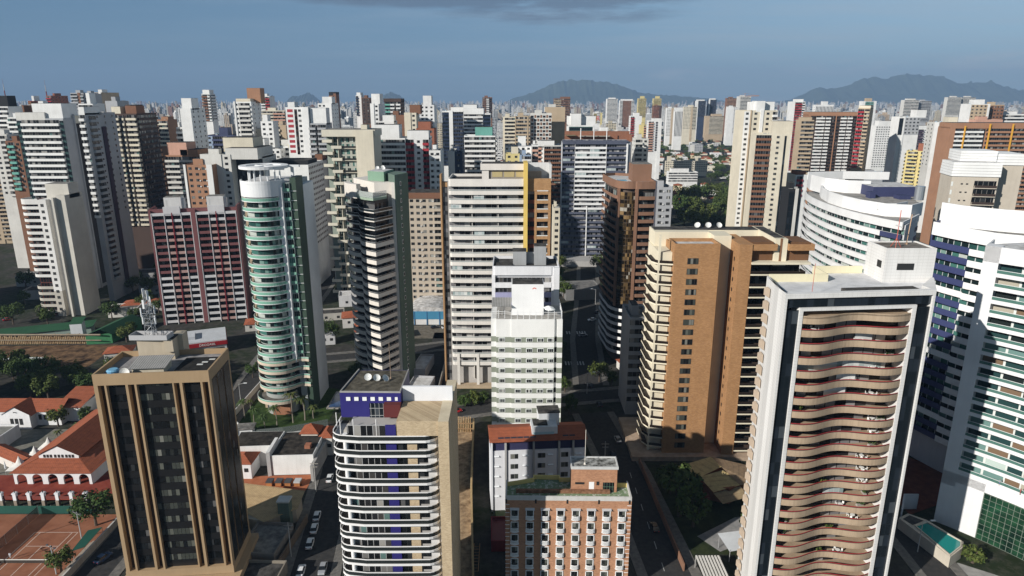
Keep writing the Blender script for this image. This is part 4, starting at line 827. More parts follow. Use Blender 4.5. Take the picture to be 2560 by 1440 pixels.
def terraced_block():
    o = (113.0, 217.5); r = thing('terraced_white_block', 'bulging white block with stepped ring parapets and navy roof plant', 'apartment block', *o)
    wh = wall((.74, .74, .74), .07, .6); bl = wall((.045, .052, .12), .08, .5)
    p = [(120.5, 280.5), (117.4, 274.1), (114.9, 266.5), (112.8, 257), (111.7, 247.6), (111.2, 239), (111.4, 230.7), (112.0, 223.8), (113.0, 217.5), (114.8, 210), (117.4, 202.9)]
    side = [(117.4, 202.9), (124.4, 210.5), (131.4, 218.3)]; zt = 69.0
    M(o).pr(off(p, 1.5) + [(131.2, 218.3), (150, 250), (140, 285)], 0, zt-1).build('core_wall', wall((.62, .62, .64), .1), r)
    M(o).wl(p, .4, zt-2.4, zt).build('top_band', wh, r); M(o).wl(side, .4, zt-2.4, zt-.01).build('top_band', wh, r)
    zs = [zt-5.4-3.0*i for i in range(21)]
    for k, z in enumerate(zs):
        a = p[:10]; M(o).wl(a, .2, 0, 1.55).build('parapet', wh, r, (0, 0, z))
        a = [p[9], p[10]] + side[1:]; M(o).wl(a, .2, 0, 1.55).build('blue_parapet', bl, r, (0, 0, z))
    q = off(p, 1.2); g = M(o)
    for a, c in zip(q, q[1:]): g.q((*a, 0), (*c, 0), (*c, 1.6), (*a, 1.6))
    rep(g.build('window_strip', glz('teal', 1.6, 2.0, 0, (.55, .57, .57)), r), [z+1.5 for z in zs])
    s2 = off(side, .5); g = M(o)
    for a, c in zip(s2, s2[1:]): g.q((*a, 0), (*c, 0), (*c, 1.6), (*a, 1.6))
    rep(g.build('side_window', glz('dark', 1.6, 2.6, 0, (.2, .2, .25)), r), [z+1.5 for z in zs])
    M(o).pr(off(p, .45) + [(130.9, 218.5), (149, 250), (140, 284)], zt-.98, zt-.9).build('roof', rough_roof((.22, .21, .20), (.34, .33, .31)), r)
    u = [(122, 271), (118.2, 261), (115.6, 249), (115.4, 238), (117.0, 228), (120.8, 219), (127.5, 216.5), (134.4, 222.3)]
    M(o).wl(u, .5, zt-1.1, zt+3.2).build('ring_parapet', wh, r); M(o).pr(off(u, .6) + [(146, 248), (136, 280)], zt+1.2, zt+1.4).build('upper_deck', rough_roof((.20, .19, .17), (.36, .34, .32)), r)
    M(o).wl([(119.0, 221.5), (125, 221), (131.5, 226)], .35, zt+.9, zt+3.0).build('ring_parapet', wh, r)
    u2 = [(124, 288), (121, 278), (121.5, 266), (126.5, 258), (134, 256)]
    M(o).wl(u2, .5, zt, zt+6.2).build('ring_parapet', wh, r); M(o).wl([(124, 288), (140, 291), (158, 288)], .5, zt+3, zt+6.2).build('rear_parapet', wh, r)
    M(o).bx(131, 147, 248, 262, zt+1.4, zt+5.0).build('navy_plant_room', bl, r); M(o).bx(131.2, 146.8, 248.2, 261.8, zt+5.0, zt+5.1).build('plant_room_roof', LTROOF, r)
    M(o).cy(143.5, 240.5, 1.6, zt+1.4, zt+6.2, 0, 14).build('steel_tank', flat((.50, .52, .54), .3, .7), r)
    M(o).bx(137, 141, 241, 245, zt+1.4, zt+2.8).bx(128, 130, 244, 247, zt+1.4, zt+3.6).build('plant_unit', bl, r)
terraced_block()

def tiled_top_tower():
    x0, y0 = 160.0, 250.0; r = thing('slatted_top_tower', 'beige tower with dark framed balconies and a stepped white slatted top', 'tower', x0, y0, -14)
    be = wall((.52, .465, .39), .12); wh = wall((.80, .80, .79), .05, .6); zt = 82.5; dk = flat((.045, .03, .025), .4)
    M().bx(0, 15, 0, 12, 0, zt-4.8).build('wall', be, r); M().bx(15, 24, 5, 20, 0, zt-1).build('right_wall', be, r)
    for i in range(5): M().bx(-.4+.06*i, 15.4, -.4+.05*i, 12, zt-4.8+1.0*i, zt-4.8+1.0*i+.92).build('white_slat', wh, r)
    for i in range(4): M().bx(3, 14.8, 4, 16, zt+.3+.95*i, zt+.3+.95*i+.88).build('white_slat', wh, r)
    for i in range(4): M().bx(14.9, 24.3, 4.6, 20, zt-.9+1.0*i, zt-.9+1.0*i+.92).build('white_slat', wh, r)
    M().bx(.2, 14.8, .2, 11.8, zt+.1, zt+.2).build('roof', LTROOF, r)
    zs = [zt-9.0-3.0*i for i in range(20)]
    b = M().bx(7.4, 14.6, -1.0, 0, 0, .25).bx(7.4, 14.6, -1.0, -.92, .26, 1.1).build('balcony', be, r); M().bx(7.5, 14.5, -1.08, -1.01, .3, 1.15).build('dark_rail', dk, b); rep(b, zs)
    w_ = M().bx(7.5, 14.5, -.06, .03, 0, 2.5).build('balcony_door', glz('dark', 2.5, 1.7, 0, (.16, .15, .14)), r); rep(w_, [z+.25 for z in zs])
    w_ = M().bx(3.2, 3.9, -.05, .03, 0, .5).bx(4.9, 5.6, -.05, .03, 0, .5).build('small_window', DKG, r); rep(w_, [z+1.2 for z in zs])
    w_ = M().bx(.1, .7, -.05, .03, 0, 1.6).build('narrow_window', flat((.62, .64, .62), .4), r); rep(w_, [z+.6 for z in zs])
tiled_top_tower()

# ================================================================== blue and white apartment block, bottom centre
def round_balcony_block():
    x0, y0 = -33.4, 113.0; o = (x0, y0); r = thing('round_balcony_block', 'apartment block with rounded white balconies, blue wall strip and a tan stone flank', 'apartment block', *o)
    wh = wall((.80, .79, .78), .05, .5); bl = wall((.030, .026, .16), .06, .5); st = brick((.52, .40, .25), (.34, .24, .14), (.60, .52, .38), .45); gt_ = tglass((.03, .035, .035), .8)
    x1 = -13.6; h = 2.92; zs = [44.2-h*i for i in range(16)]
    out = [(x0+.2, 121)] + [(x0+2.6+2.6*math.cos(R(a)), y0+2.4+2.4*math.sin(R(a))) for a in (180, 205, 230, 250, 270)] + [(-28, 112.6), (-22, 112.6), (x1-2.2, 112.7)] + [(x1-2.2+2.2*math.cos(R(a)), y0+2.1+2.3*math.sin(R(a))) for a in (290, 315, 340, 355)]
    inn = off(out, 1.7)
    m = M(o); m.pr(out + inn[::-1], 0, .44)
    b = m.build('balcony', wh, r); M(o).pr(off(out, .35) + inn[::-1], .445, .46).build('floor_tiles', rough_roof((.09, .08, .07), (.15, .135, .12), .6, 'floor_tiles'), b); M(o).wl(off(out, .08), .05, .485, 1.2).build('glass_panel', gt_, b); M(o).wl(off(out, .05), .14, 1.26, 1.42).build('rail', wh, b); rep(b, zs)
    yb = 114.25
    M(o).bx(x0+2.9, -11.6, yb, 131, 0, 46.0).build('core_wall', wall((.40, .39, .38), .1), r)
    zz = [z+.48 for z in zs]
    g = M().bx(0, 7.0, -.10, 0, 0, 2.44).build('living_room_glazing', glz('apt', 2.44, 1.15, 0, (.35, .35, .35)), r, (-30.4-x0, yb-y0, 0)); rep(g, zz)
    s = M(o).bx(-23.3, -21.4, yb-.3, yb, 0, 2.44).build('blue_pier', bl, r); rep(s, zz)
    g = M().bx(0, 1.9, -.08, 0, 0, 2.44).build('window', glz('dark', 2.44, .95), r, (-21.35-x0, yb-y0, 0)); rep(g, zz)
    s = M(o).bx(-19.4, -17.6, yb-.25, yb, 0, 2.44).build('stone_pier', st, r); rep(s, zz)
    g = M().bx(0, 1.8, -.08, 0, .5, 1.9).build('window', glz('dark', 2.44, .9), r, (-17.5-x0, yb-y0, 0)); rep(g, zz)
    s = M(o).bx(-15.6, -14.0, yb-.2, yb, 0, 2.44).build('grey_pier', wall((.62, .61, .60), .1), r); rep(s, zz)
    M(o).cy(-30.7, 113.7, .45, 0, 45.6, 0, 12).build('column', wh, r)
    M(o).bx(x1+.15, -11.5, 112.5, 131.5, 0, 48.6).build('stone_flank', st, r)
    # roof storey
    M(o).pr([(x0+.6, 119.8), (-21.2, 119.6), (-21.2, 131), (-31.5, 131)], 45.9, 51.0).build('blue_attic', bl, r)
    sq = M().bx(-.4, .4, -.05, .03, 0, .75)
    s0 = sq.build('square_window', flat((.80, .81, .80), .5), r, (-31.2-x0, 119.66-y0, 49.4)); 
    for i in range(1, 7): dup(s0, r, (-31.2+1.55*i-x0, 119.66-y0, 49.4))
    M(o).bx(-27.2, -24.4, 119.4, 119.75, 45.95, 48.9).build('attic_glazing', glz('office', 1.5, .8, 0, (.35, .36, .36)), r)
    M(o).bx(-24.3, -21.1, 118.2, 119.6, 46.6, 49.2).build('maroon_awning', wall((.11, .025, .025), .1), r)
    M(o).pr([(x0+.9, 120.1), (-21.5, 119.9), (-21.5, 130.7), (-31.2, 130.7)], 51.0, 51.06).build('attic_roof', rough_roof((.045, .04, .03), (.13, .115, .09), .8), r); M(o).wl([(-31.6, 131), (x0+.6, 119.8), (-21.2, 119.6), (-21.2, 131)], .22, 51.0, 51.3).build('attic_rim', wall((.35, .34, .33), .2), r)
    M(o).bx(-21.1, -11.5, 121.5, 122.0, 45.9, 51.5).build('white_screen', wall((.80, .81, .84), .06), r)
    M(o).bx(-21.0, -11.6, 112.8, 121.4, 45.6, 48.55).build('stone_attic', st, r)
    M(o).pr(off(out, .3) + [(x1, 119.5), (x0+.5, 119.5)], 44.2+.48, 44.2+.52).build('terrace_floor', rough_roof((.50, .47, .42), (.62, .60, .55)), r)
    for x in (-33.0, -31.6, -29.2, -25.0, -21.0): M(o).cy(x, 114.2 if x > -33 else 117, .09, 44.7, 48.2, 0, 6).build('terrace_post', wh, r)
    for i in range(3): dish(-28.5+i*1.7, 125.6-.3*i, 51.06, .75, ['leftmost of three pale dishes on the blue attic roof', 'middle of three pale dishes on the blue attic roof', 'rightmost of three pale dishes on the blue attic roof'][i], 50, None, 30*i)
    t = thing('roof_antenna', 'thin pole antenna rising behind the dishes on the blue attic', 'antenna', -24.2, 126.5, 0, None, 51.06); M().bar((0, 0, 0), (0, 0, 7.5), .06).cy(0, 0, .2, 0, .3).build('mast', flat((.30, .22, .16)), t)
round_balcony_block()

# ================================================================== small brick hotel with white juliet balconies
def brick_hotel():
    x0, y0 = -1.4, 127.8; r = thing('brick_hotel', 'orange brick hotel with rows of white juliet balconies, bottom centre', 'hotel', x0, y0, -1)
    br = brick((.47, .225, .12), (.30, .13, .065), (.42, .28, .19), .55); wh = wall((.82, .82, .82), .05, .5); w, d, zt = 26.8, 6.4, 23.6
    M().bx(0, w, 0, d, 0, zt-1.0).build('brick_wall', br, r); M().wl([(0, d), (0, 0), (w, 0), (w, d)], .28, zt-1, zt).build('parapet', wall((.58, .57, .55), .2), r)
    M().wl([(w-.3, 5.6), (24.5, 5.6), (24.5, 7.6), (12, 7.6), (12, 8.6), (6.0, 8.6), (6.0, 7.4), (2.4, 6.2), (.3, 5.6)], .25, zt-1.6, zt).build('yellow_parapet', wall((.70, .55, .20), .1), r)
    M().pr([(.29, .29), (w-.29, .29), (w-.29, 5.5), (24.4, 7.5), (6.2, 8.4), (2.5, 6.1), (.3, 5.5)], zt-1.2, zt-.98).build('green_roof', greenroof(), r)
    M().pr([(.6, .6), (w-.6, .6), (w-.6, 5.4), (24, 7.2), (6.4, 8.2), (2.7, 6), (.6, 5.4)], 0, zt-1.21).build('rear_wall', br, r)
    M().bx(2.2, 22.5, 2.7, 3.3, zt-.97, zt-.2).build('planter_wall', rough_roof((.14, .07, .04), (.28, .15, .09), 1.5), r)
    q = M().bx(-.05, .85, -.035, .05, 0, .12)
    for xx in (0, w-.85):
        s = q.build('quoin', wh, r, (xx, 0, 0)); rep(s, [z for z in floors(.9, .98, 22)])
    for xx in (.1, 6.4, 13.1, 19.8, w-.5): M().bx(xx-.12, xx+.25, -.05, .02, zt-1.7, zt-.75).build('gargoyle', DKG, r)
    cols = [1.95 + 3.27*i for i in range(8)]; zs = [zt-5.5-3.05*i for i in range(7)]
    for i, x in enumerate(cols):
        f = M().bx(-.85, -.68, -.12, .03, .0, 2.35).bx(.68, .85, -.12, .03, 0, 2.35).bx(-.85, .85, -.12, .03, 2.2, 2.38).bx(-.95, .95, -.2, .03, -.12, .05).build('window', wh, r, (x, 0, 0))
        M().bx(-.68, .68, -.05, .02, .05, 2.2).build('pane', glz('curtain', 1.15, .68, 0, (.03, .03, .03)), f)
        m = M(); bp = [(-.85, 0), (-.85, -.35), (-.45, -.58), (0, -.66), (.45, -.58), (.85, -.35), (.85, 0)]
        m.pr(bp, -.05, .07); m.wl(bp, .07, .92, 1.02)
        for a, b in zip(bp[1:], bp[2:-1]):
            for k in range(3): 
                x_, y_ = a[0]+(b[0]-a[0])*k/3, a[1]+(b[1]-a[1])*k/3; m.bx(x_-.05, x_+.05, y_-.03, y_+.04, .07, .92)
        m.build('juliet_balcony', wh, f)
        rep(f, zs)
    a0 = M().add([(-1, .02, 2.7), (1, .02, 2.7), (1, -.55, 2.42), (-1, -.55, 2.42), (-1, -.5, 2.36), (1, -.5, 2.36), (1, .02, 2.62), (-1, .02, 2.62)], [(0, 3, 2, 1), (4, 7, 6, 5), (2, 3, 4, 5), (0, 1, 6, 7), (0, 7, 4, 3), (1, 2, 5, 6)]).build('silver_awning', flat((.62, .63, .64), .35, .4), r, (cols[0], 0, zs[0]))
    for x in cols[1:]: dup(a0, r, (x, 0, zs[0]))
    # stair house
    M().bx(14.2, 24.0, 3.4, 7.6, zt-1, 28.2).build('stair_house', br, r); M().bx(14.0, 24.2, 3.2, 7.8, 28.2, 28.5).wl(rect(14.0, 24.2, 3.2, 7.8), .3, 28.5, 28.8, 0, True).build('stair_house_rim', wall((.60, .60, .59), .2), r)
    M().bx(14.3, 23.9, 3.5, 7.5, 28.5, 28.56).build('stair_house_roof', rough_roof((.03, .027, .022), (.42, .42, .40), .9), r)
    M().bx(18.0, 19.1, 3.36, 3.42, zt-.9, zt+1.5).build('white_door', flat((.8, .8, .8), .5), r); M().bx(15.0, 17.0, 3.36, 3.42, zt+.9, zt+1.4).bx(19.6, 20.2, 3.36, 3.42, zt+.7, zt+1.6).build('vent', DKG, r); M().bx(21.0, 23.4, 3.35, 3.42, zt-.9, zt+1.4).build('grille_gate', glz('dark', 1.2, .6, 0, (.12, .20, .14)), r)
    t = thing('roof_antenna', 'slim white pole antenna on the stair house of the brick hotel', 'antenna', x0+17.2, y0+4.5, 0, None, 28.56); M().bar((0, 0, 0), (0, 0, 8.2), .06).cy(0, 0, .3, 0, .4, 0, 6, .1).build('mast', flat((.62, .58, .52)), t)
def greenroof():
    k = 'gr'
    if k in _mc: return _mc[k]
    m, t, b = newmat('green_painted_roof'); g = N(t, 'ShaderNodeNewGeometry')
    f = RAMP(t, NOISE(t, g.outputs['Position'], 1.3, 6, .7), [(.52, 0), (.60, 1)])
    L(t, MIX(t, f, (.15, .215, .115), (.46, .48, .42)), b.inputs['Base Color']); b.inputs['Roughness'].default_value = .9; _mc[k] = m; return m
brick_hotel()

def tile_roof_block():
    x0, y0 = -5.5, 158.0; r = thing('white_tile_roof_block', 'white five storey block with blue top band and red tile roof behind brick hotel', 'apartment block', x0, y0, 4.5)
    wh = wall((.70, .71, .75), .08); bl = wall((.035, .035, .09), .1); w, d, zt = 24.8, 9.0, 20.0; gr = wall((.40, .40, .40), .1)
    M().bx(0, w, 0, d, 0, zt-2.6).build('wall', wh, r); M().bx(0, w, .25, d, zt-2.6, zt).build('blue_band', bl, r)
    for x in (0, 3.6, 10.9, 17.5, 21.2): M().bx(x, x+.5, -.35, .3, 0, zt-.3).build('pier', gr if x else wh, r)
    zs = [zt-5.0-2.9*i for i in range(5)]
    for x, ww, hh in ((.9, 1.3, .5), (5.1, 2.0, 1.35), (8.2, 1.7, .5), (12.2, 2.0, 1.35), (14.8, 1.5, .5), (18.3, 1.9, 1.35), (22.0, 1.7, .5)):
        f = M().bx(0, ww, -.04, .03, 0, hh).build('window', glz('curtain', 2.4, 1.0, 0, (.25, .25, .25)) if hh > 1 else DKG, r, (x, 0, 0))
        if hh < 1: M().add([(0, -.04, .5), (ww, -.04, .5), (ww, -.42, .25), (0, -.42, .25)], [(0, 1, 2, 3)]).build('tilted_sash', flat((.70, .72, .74), .3), f)
        rep(f, [z + (.6 if hh < 1 else 0) for z in zs])
    M().q((-.3, -.6, zt+.1), (w+.3, -.6, zt+.1), (w+.3, d*.45, zt+2.0), (-.3, d*.45, zt+2.0)).q((-.3, d+.5, zt+.1), (-.3, d*.45, zt+2.0), (w+.3, d*.45, zt+2.0), (w+.3, d+.5, zt+.1)).q((-.3, -.6, zt+.1), (-.3, d*.45, zt+2.0), (-.3, d+.5, zt+.1)).q((w+.3, -.6, zt+.1), (w+.3, d+.5, zt+.1), (w+.3, d*.45, zt+2.0)).build('tile_roof', REDROOF, r)
    for i in range(6): M().add([(0, 0, 0), (1.5, 0, 0), (1.5, 1.6, .62), (0, 1.6, .62)], [(0, 1, 2, 3)]).build('skylight', flat((.03, .035, .05), .15), r, (2.0+1.65*i, .5, zt+.56))
    for x in (18.8, 20.5): M().add([(0, 0, 0), (1.5, 0, 0), (1.5, 1.6, .62), (0, 1.6, .62)], [(0, 1, 2, 3)]).build('skylight', flat((.02, .022, .03), .15), r, (x, .6, zt+.6))
    M().bx(10.8, 17.5, 1.5, 6, zt-.5, zt+3.0).bx(13.0, 18.4, 5, 9, zt, zt+5.2).build('roof_house', wall((.68, .70, .72), .25), r); M().bx(11.3, 15, 2.3, 5.6, zt+3.0, zt+3.3).bx(12.8, 18.6, 4.8, 9.2, zt+5.2, zt+5.4).build('roof_house_cap', DKROOF, r)
    M().bx(11.2, 16.6, 1.40, 1.48, zt+.6, zt+1.6).build('pale_blue_panel', wall((.38, .55, .60), .1), r)
    M().bx(2.2, 16.8, 0, .2, zt, zt+.09).build('gutter', wh, r)
tile_roof_block()

# ================================================================== maroon double block, left
def maroon_block():
    x0, y0 = -167.0, 311.0; r = thing('maroon_balcony_block', 'wide maroon and pink balcony block with two white roof tanks', 'apartment block', x0, y0, 13.5)
    mr = wall((.20, .080, .082), .12); pk = wall((.43, .28, .255), .12); wh = wall((.62, .61, .62), .10); w, d, zt = 38.5, 13, 55.0
    M().bx(0, w, 1.5, d, 0, zt-1).build('core_wall', wall((.10, .05, .05), .1), r)
    M().wl([(0, d), (0, 1), (w, 1), (w, d)], .3, zt-1, zt+.6).build('parapet', mr, r); M().bx(.4, w-.4, 1.4, d-.4, zt-.98, zt-.9).build('roof', LTROOF, r)
    M().bx(0, .9, -.1, d, 0, zt).bx(18.1, 20.0, -.3, 1.5, 0, zt).bx(w-.6, w, -.1, d, 0, zt+1.4).build('maroon_pier', mr, r)
    for x in (.95, 6.4, 13.6, 17.75, 20.05, 25.6, 32.6, w-.95): M().bx(x, x+.3, -.25, 1.5, 0, zt-1.4).build('white_fin', wh, r)
    for x in (9.9, 29.0): M().bx(x-.2, x+.2, -.35, 1.5, 0, zt-1.0).build('red_fin', wall((.20, .02, .03), .1), r)
    n = 17; zs = [zt-5.4-3.05*i for i in range(n)]
    bays = [(1.25, 6.4), (6.7, 13.6), (13.9, 17.75), (20.35, 25.6), (25.9, 32.6), (32.9, w-.95)]
    for k, (a, b) in enumerate(bays):
        for i, z in enumerate(zs):
            c = pk if k in (1, 4) else (mr if i < 9 else wh)
            if i == 0 and k in (1, 4): c = wh
            M().bx(a, b, 0, 1.4, 0, .2).bx(a, b, 0, .15, .2, 1.25).build('balcony', c, r, (0, 0, z))
        g = M().bx(0, b-a, 1.38, 1.48, 0, 2.8).build('window_wall', glz('dark', 2.8, 1.3, 0, (.05, .03, .03)), r, (a, 0, 0)); rep(g, [z+.2 for z in zs])
    M().bx(.95, 18.0, -.1, 1.4, zt-2.4, zt-1.2).bx(20.05, w-.65, -.1, 1.4, zt-2.4, zt-1.2).build('white_band', wh, r)
    for x in (6.4, 25.6): M().bx(x, x+7.2, -.3, 1.3, zt-1.8, zt+1.6).build('gable_panel', wh, r)
    for i, x in enumerate((6.0, 24.6)):
        t = thing('roof_tank_house', ['left white tank house on the maroon block', 'right white tank house on the maroon block'][i], 'tank house', *(Vector((x0, y0)) + Vector(rot2(x, 5, R(13.5)))), 13.5, None, zt-.9)
        M().bx(0, 7.4, 0, 6, 0, 6.2).bx(7.4, 8.4, 1, 5, 0, 5.2).build('wall', wall((.66, .65, .64), .16), t); M().bx(.1, 7.3, .1, 5.9, 6.2, 6.3).build('roof', ROOFM, t)
        m = M()
        for k in range(10): m.bx(.9, 1.5, -.1, -.03, .5+.5*k, .58+.5*k)
        m.build('ladder', flat((.35, .34, .33)), t)
maroon_block()

def slim_tower():
    x0, y0 = -236.0, 325.0; r = thing('slim_round_balcony_tower', 'slim white tower with rounded balconies on its left and a blank wall', 'tower', x0, y0)
    wh = wall((.70, .69, .67), .10); tn = wall((.46, .43, .38), .15); zt = 58.2
    out = [(.6, 9)] + [(3.4+3.4*math.cos(R(a)), 3.4+3.4*math.sin(R(a))) for a in (170, 190, 210, 230, 250, 268)] + [(9.4, .1)]
    inn = off(out, 1.8); zs = [zt-4.6-3.05*i for i in range(18)]
    M().pr(off(out, 1.6) + [(9.4, 14), (2.4, 14)], 0, zt-1).build('core_wall', wall((.09, .04, .035), .1), r)
    b = M().pr(out + inn[::-1], 0, .25).wl(out, .18, .25, 1.4).build('balcony', wh, r); rep(b, zs[:12]); 
    b = M().pr(out + inn[::-1], 0, .25).wl(out, .18, .25, 1.4).build('balcony', tn, r); rep(b, zs[13:])
    M().wl(out, .25, zt-2.2, zt+.3).build('top_band', wh, r); M().bx(9.42, 13.4, 0, 14, 13, zt).build('window_wall', wh, r); M().bx(9.42, 13.4, .02, 14, 0, 12.99).build('lower_window_wall', tn, r)
    g = M(); q = off(out, 1.5)
    for a, c in zip(q, q[1:]): g.q((*a, 0), (*c, 0), (*c, 2.7), (*a, 2.7))
    rep(g.build('balcony_glazing', glz('dark', 2.7, 1.4, 0, (.12, .03, .02)), r), [z+.25 for z in zs])
    f = M().bx(-.75, .75, -.05, .03, 0, 1.4).build('window', DKG, r, (11.3, 0, 0)); rep(f, [z+1.2 for z in zs])
    M().bx(13.42, 16.6, 2.6, 14, 0, zt).build('recess_wall', wh, r); M().bx(16.62, 17.6, -.8, 14, 0, zt+1.0).bx(17.62, 22.0, 1.2, 15, 0, zt+2.0).bx(11, 22.0, 5, 13, zt, zt+7.0).build('blank_wall', wall((.56, .535, .48), .12), r)
    M().bx(11.2, 21.8, 5.2, 12.8, zt+7.0, zt+7.1).build('roof', ROOFM, r)
slim_tower()
# ================================================================== cream tower with staggered corner balconies
def cream_tower():
    x0, y0, zt = -95.2, 354.0, 89.6; r = thing('cream_balcony_tower', 'cream tower with staggered corner balconies, teal windows and a heavy cornice', 'tower', x0, y0)
    cr = wall((.64, .60, .50), .12); sh = wall((.40, .41, .36), .1); dk = flat((.03, .03, .028), .5); h = 3.05
    M().bx(6.5, 16.2, 2.2, 17, 0, zt-1).build('recessed_wall', sh, r); M().bx(0, 6.5, 3.4, 17, 0, zt-1).build('recessed_wall', wall((.26, .30, .26), .1), r); M().bx(16.2, 25.4, 0, 17.2, 0, zt-.8).build('plain_wing', cr, r)
    M().bx(-1, 26, -1.0, 17.8, zt-3.4, zt).build('cornice', cr, r); M().bx(-.6, 25.6, -.6, 17.4, zt, zt+.06).build('roof', ROOFM, r)
    n = 27; zs = [zt-6.4-h*i for i in range(n)]
    g = M().bx(0, 2.6, -.06, .03, 0, 2.7).build('corner_glazing', glz('teal', 2.7, 1.0, 0, (.5, .52, .48)), r, (3.6, 3.36, 0)); rep(g, zs)
    for x in (7.6, 10.4, 13.2):
        g = M().bx(0, 1.6, -.06, .03, .1, 2.2).build('window', glz('teal', 2.4, .8, 0, (.30, .30, .27)), r, (x, 2.18, 0)); rep(g, zs)
    b = M().bx(6.4, 16.3, .6, 2.2, 0, .3).build('balcony', cr, r); M().bx(6.4, 16.3, .55, .65, .31, 1.25).build('dark_rail', tglass((.03, .03, .028), .8), b); rep(b, zs[1::2])
    for k, x, wd in ((0, -1.2, 5.0), (1, 3.2, 5.2)):
        b = M().bx(x, x+wd, -.4, 3.6, 0, .3).bx(x, x+wd, -.4, -.22, .3, 1.5).bx(x, x+.2, -.2, 3.4, .3, 1.5).bx(x+wd-.2, x+wd, -.2, 3.4, .3, 1.5).build('corner_balcony', cr, r)
        M().bx(x+.25, x+wd-.25, .2, 3.3, .305, .32).build('floor_tiles', rough_roof((.10, .09, .08), (.17, .155, .14), .6, 'floor_tiles'), b); rep(b, zs[k::2])
    s = M().bx(22.6, 23.6, -.05, .03, 0, 3).build('stair_slot', flat((.55, .50, .38), .6), r); rep(s, [zt-12, zt-24, zt-36])
    M().bx(6.2, 6.5, .9, 3.4, 0, zt-3.4).bx(3.2, 3.5, 2.9, 3.4, 0, zt-3.4).build('pier', cr, r)
cream_tower()
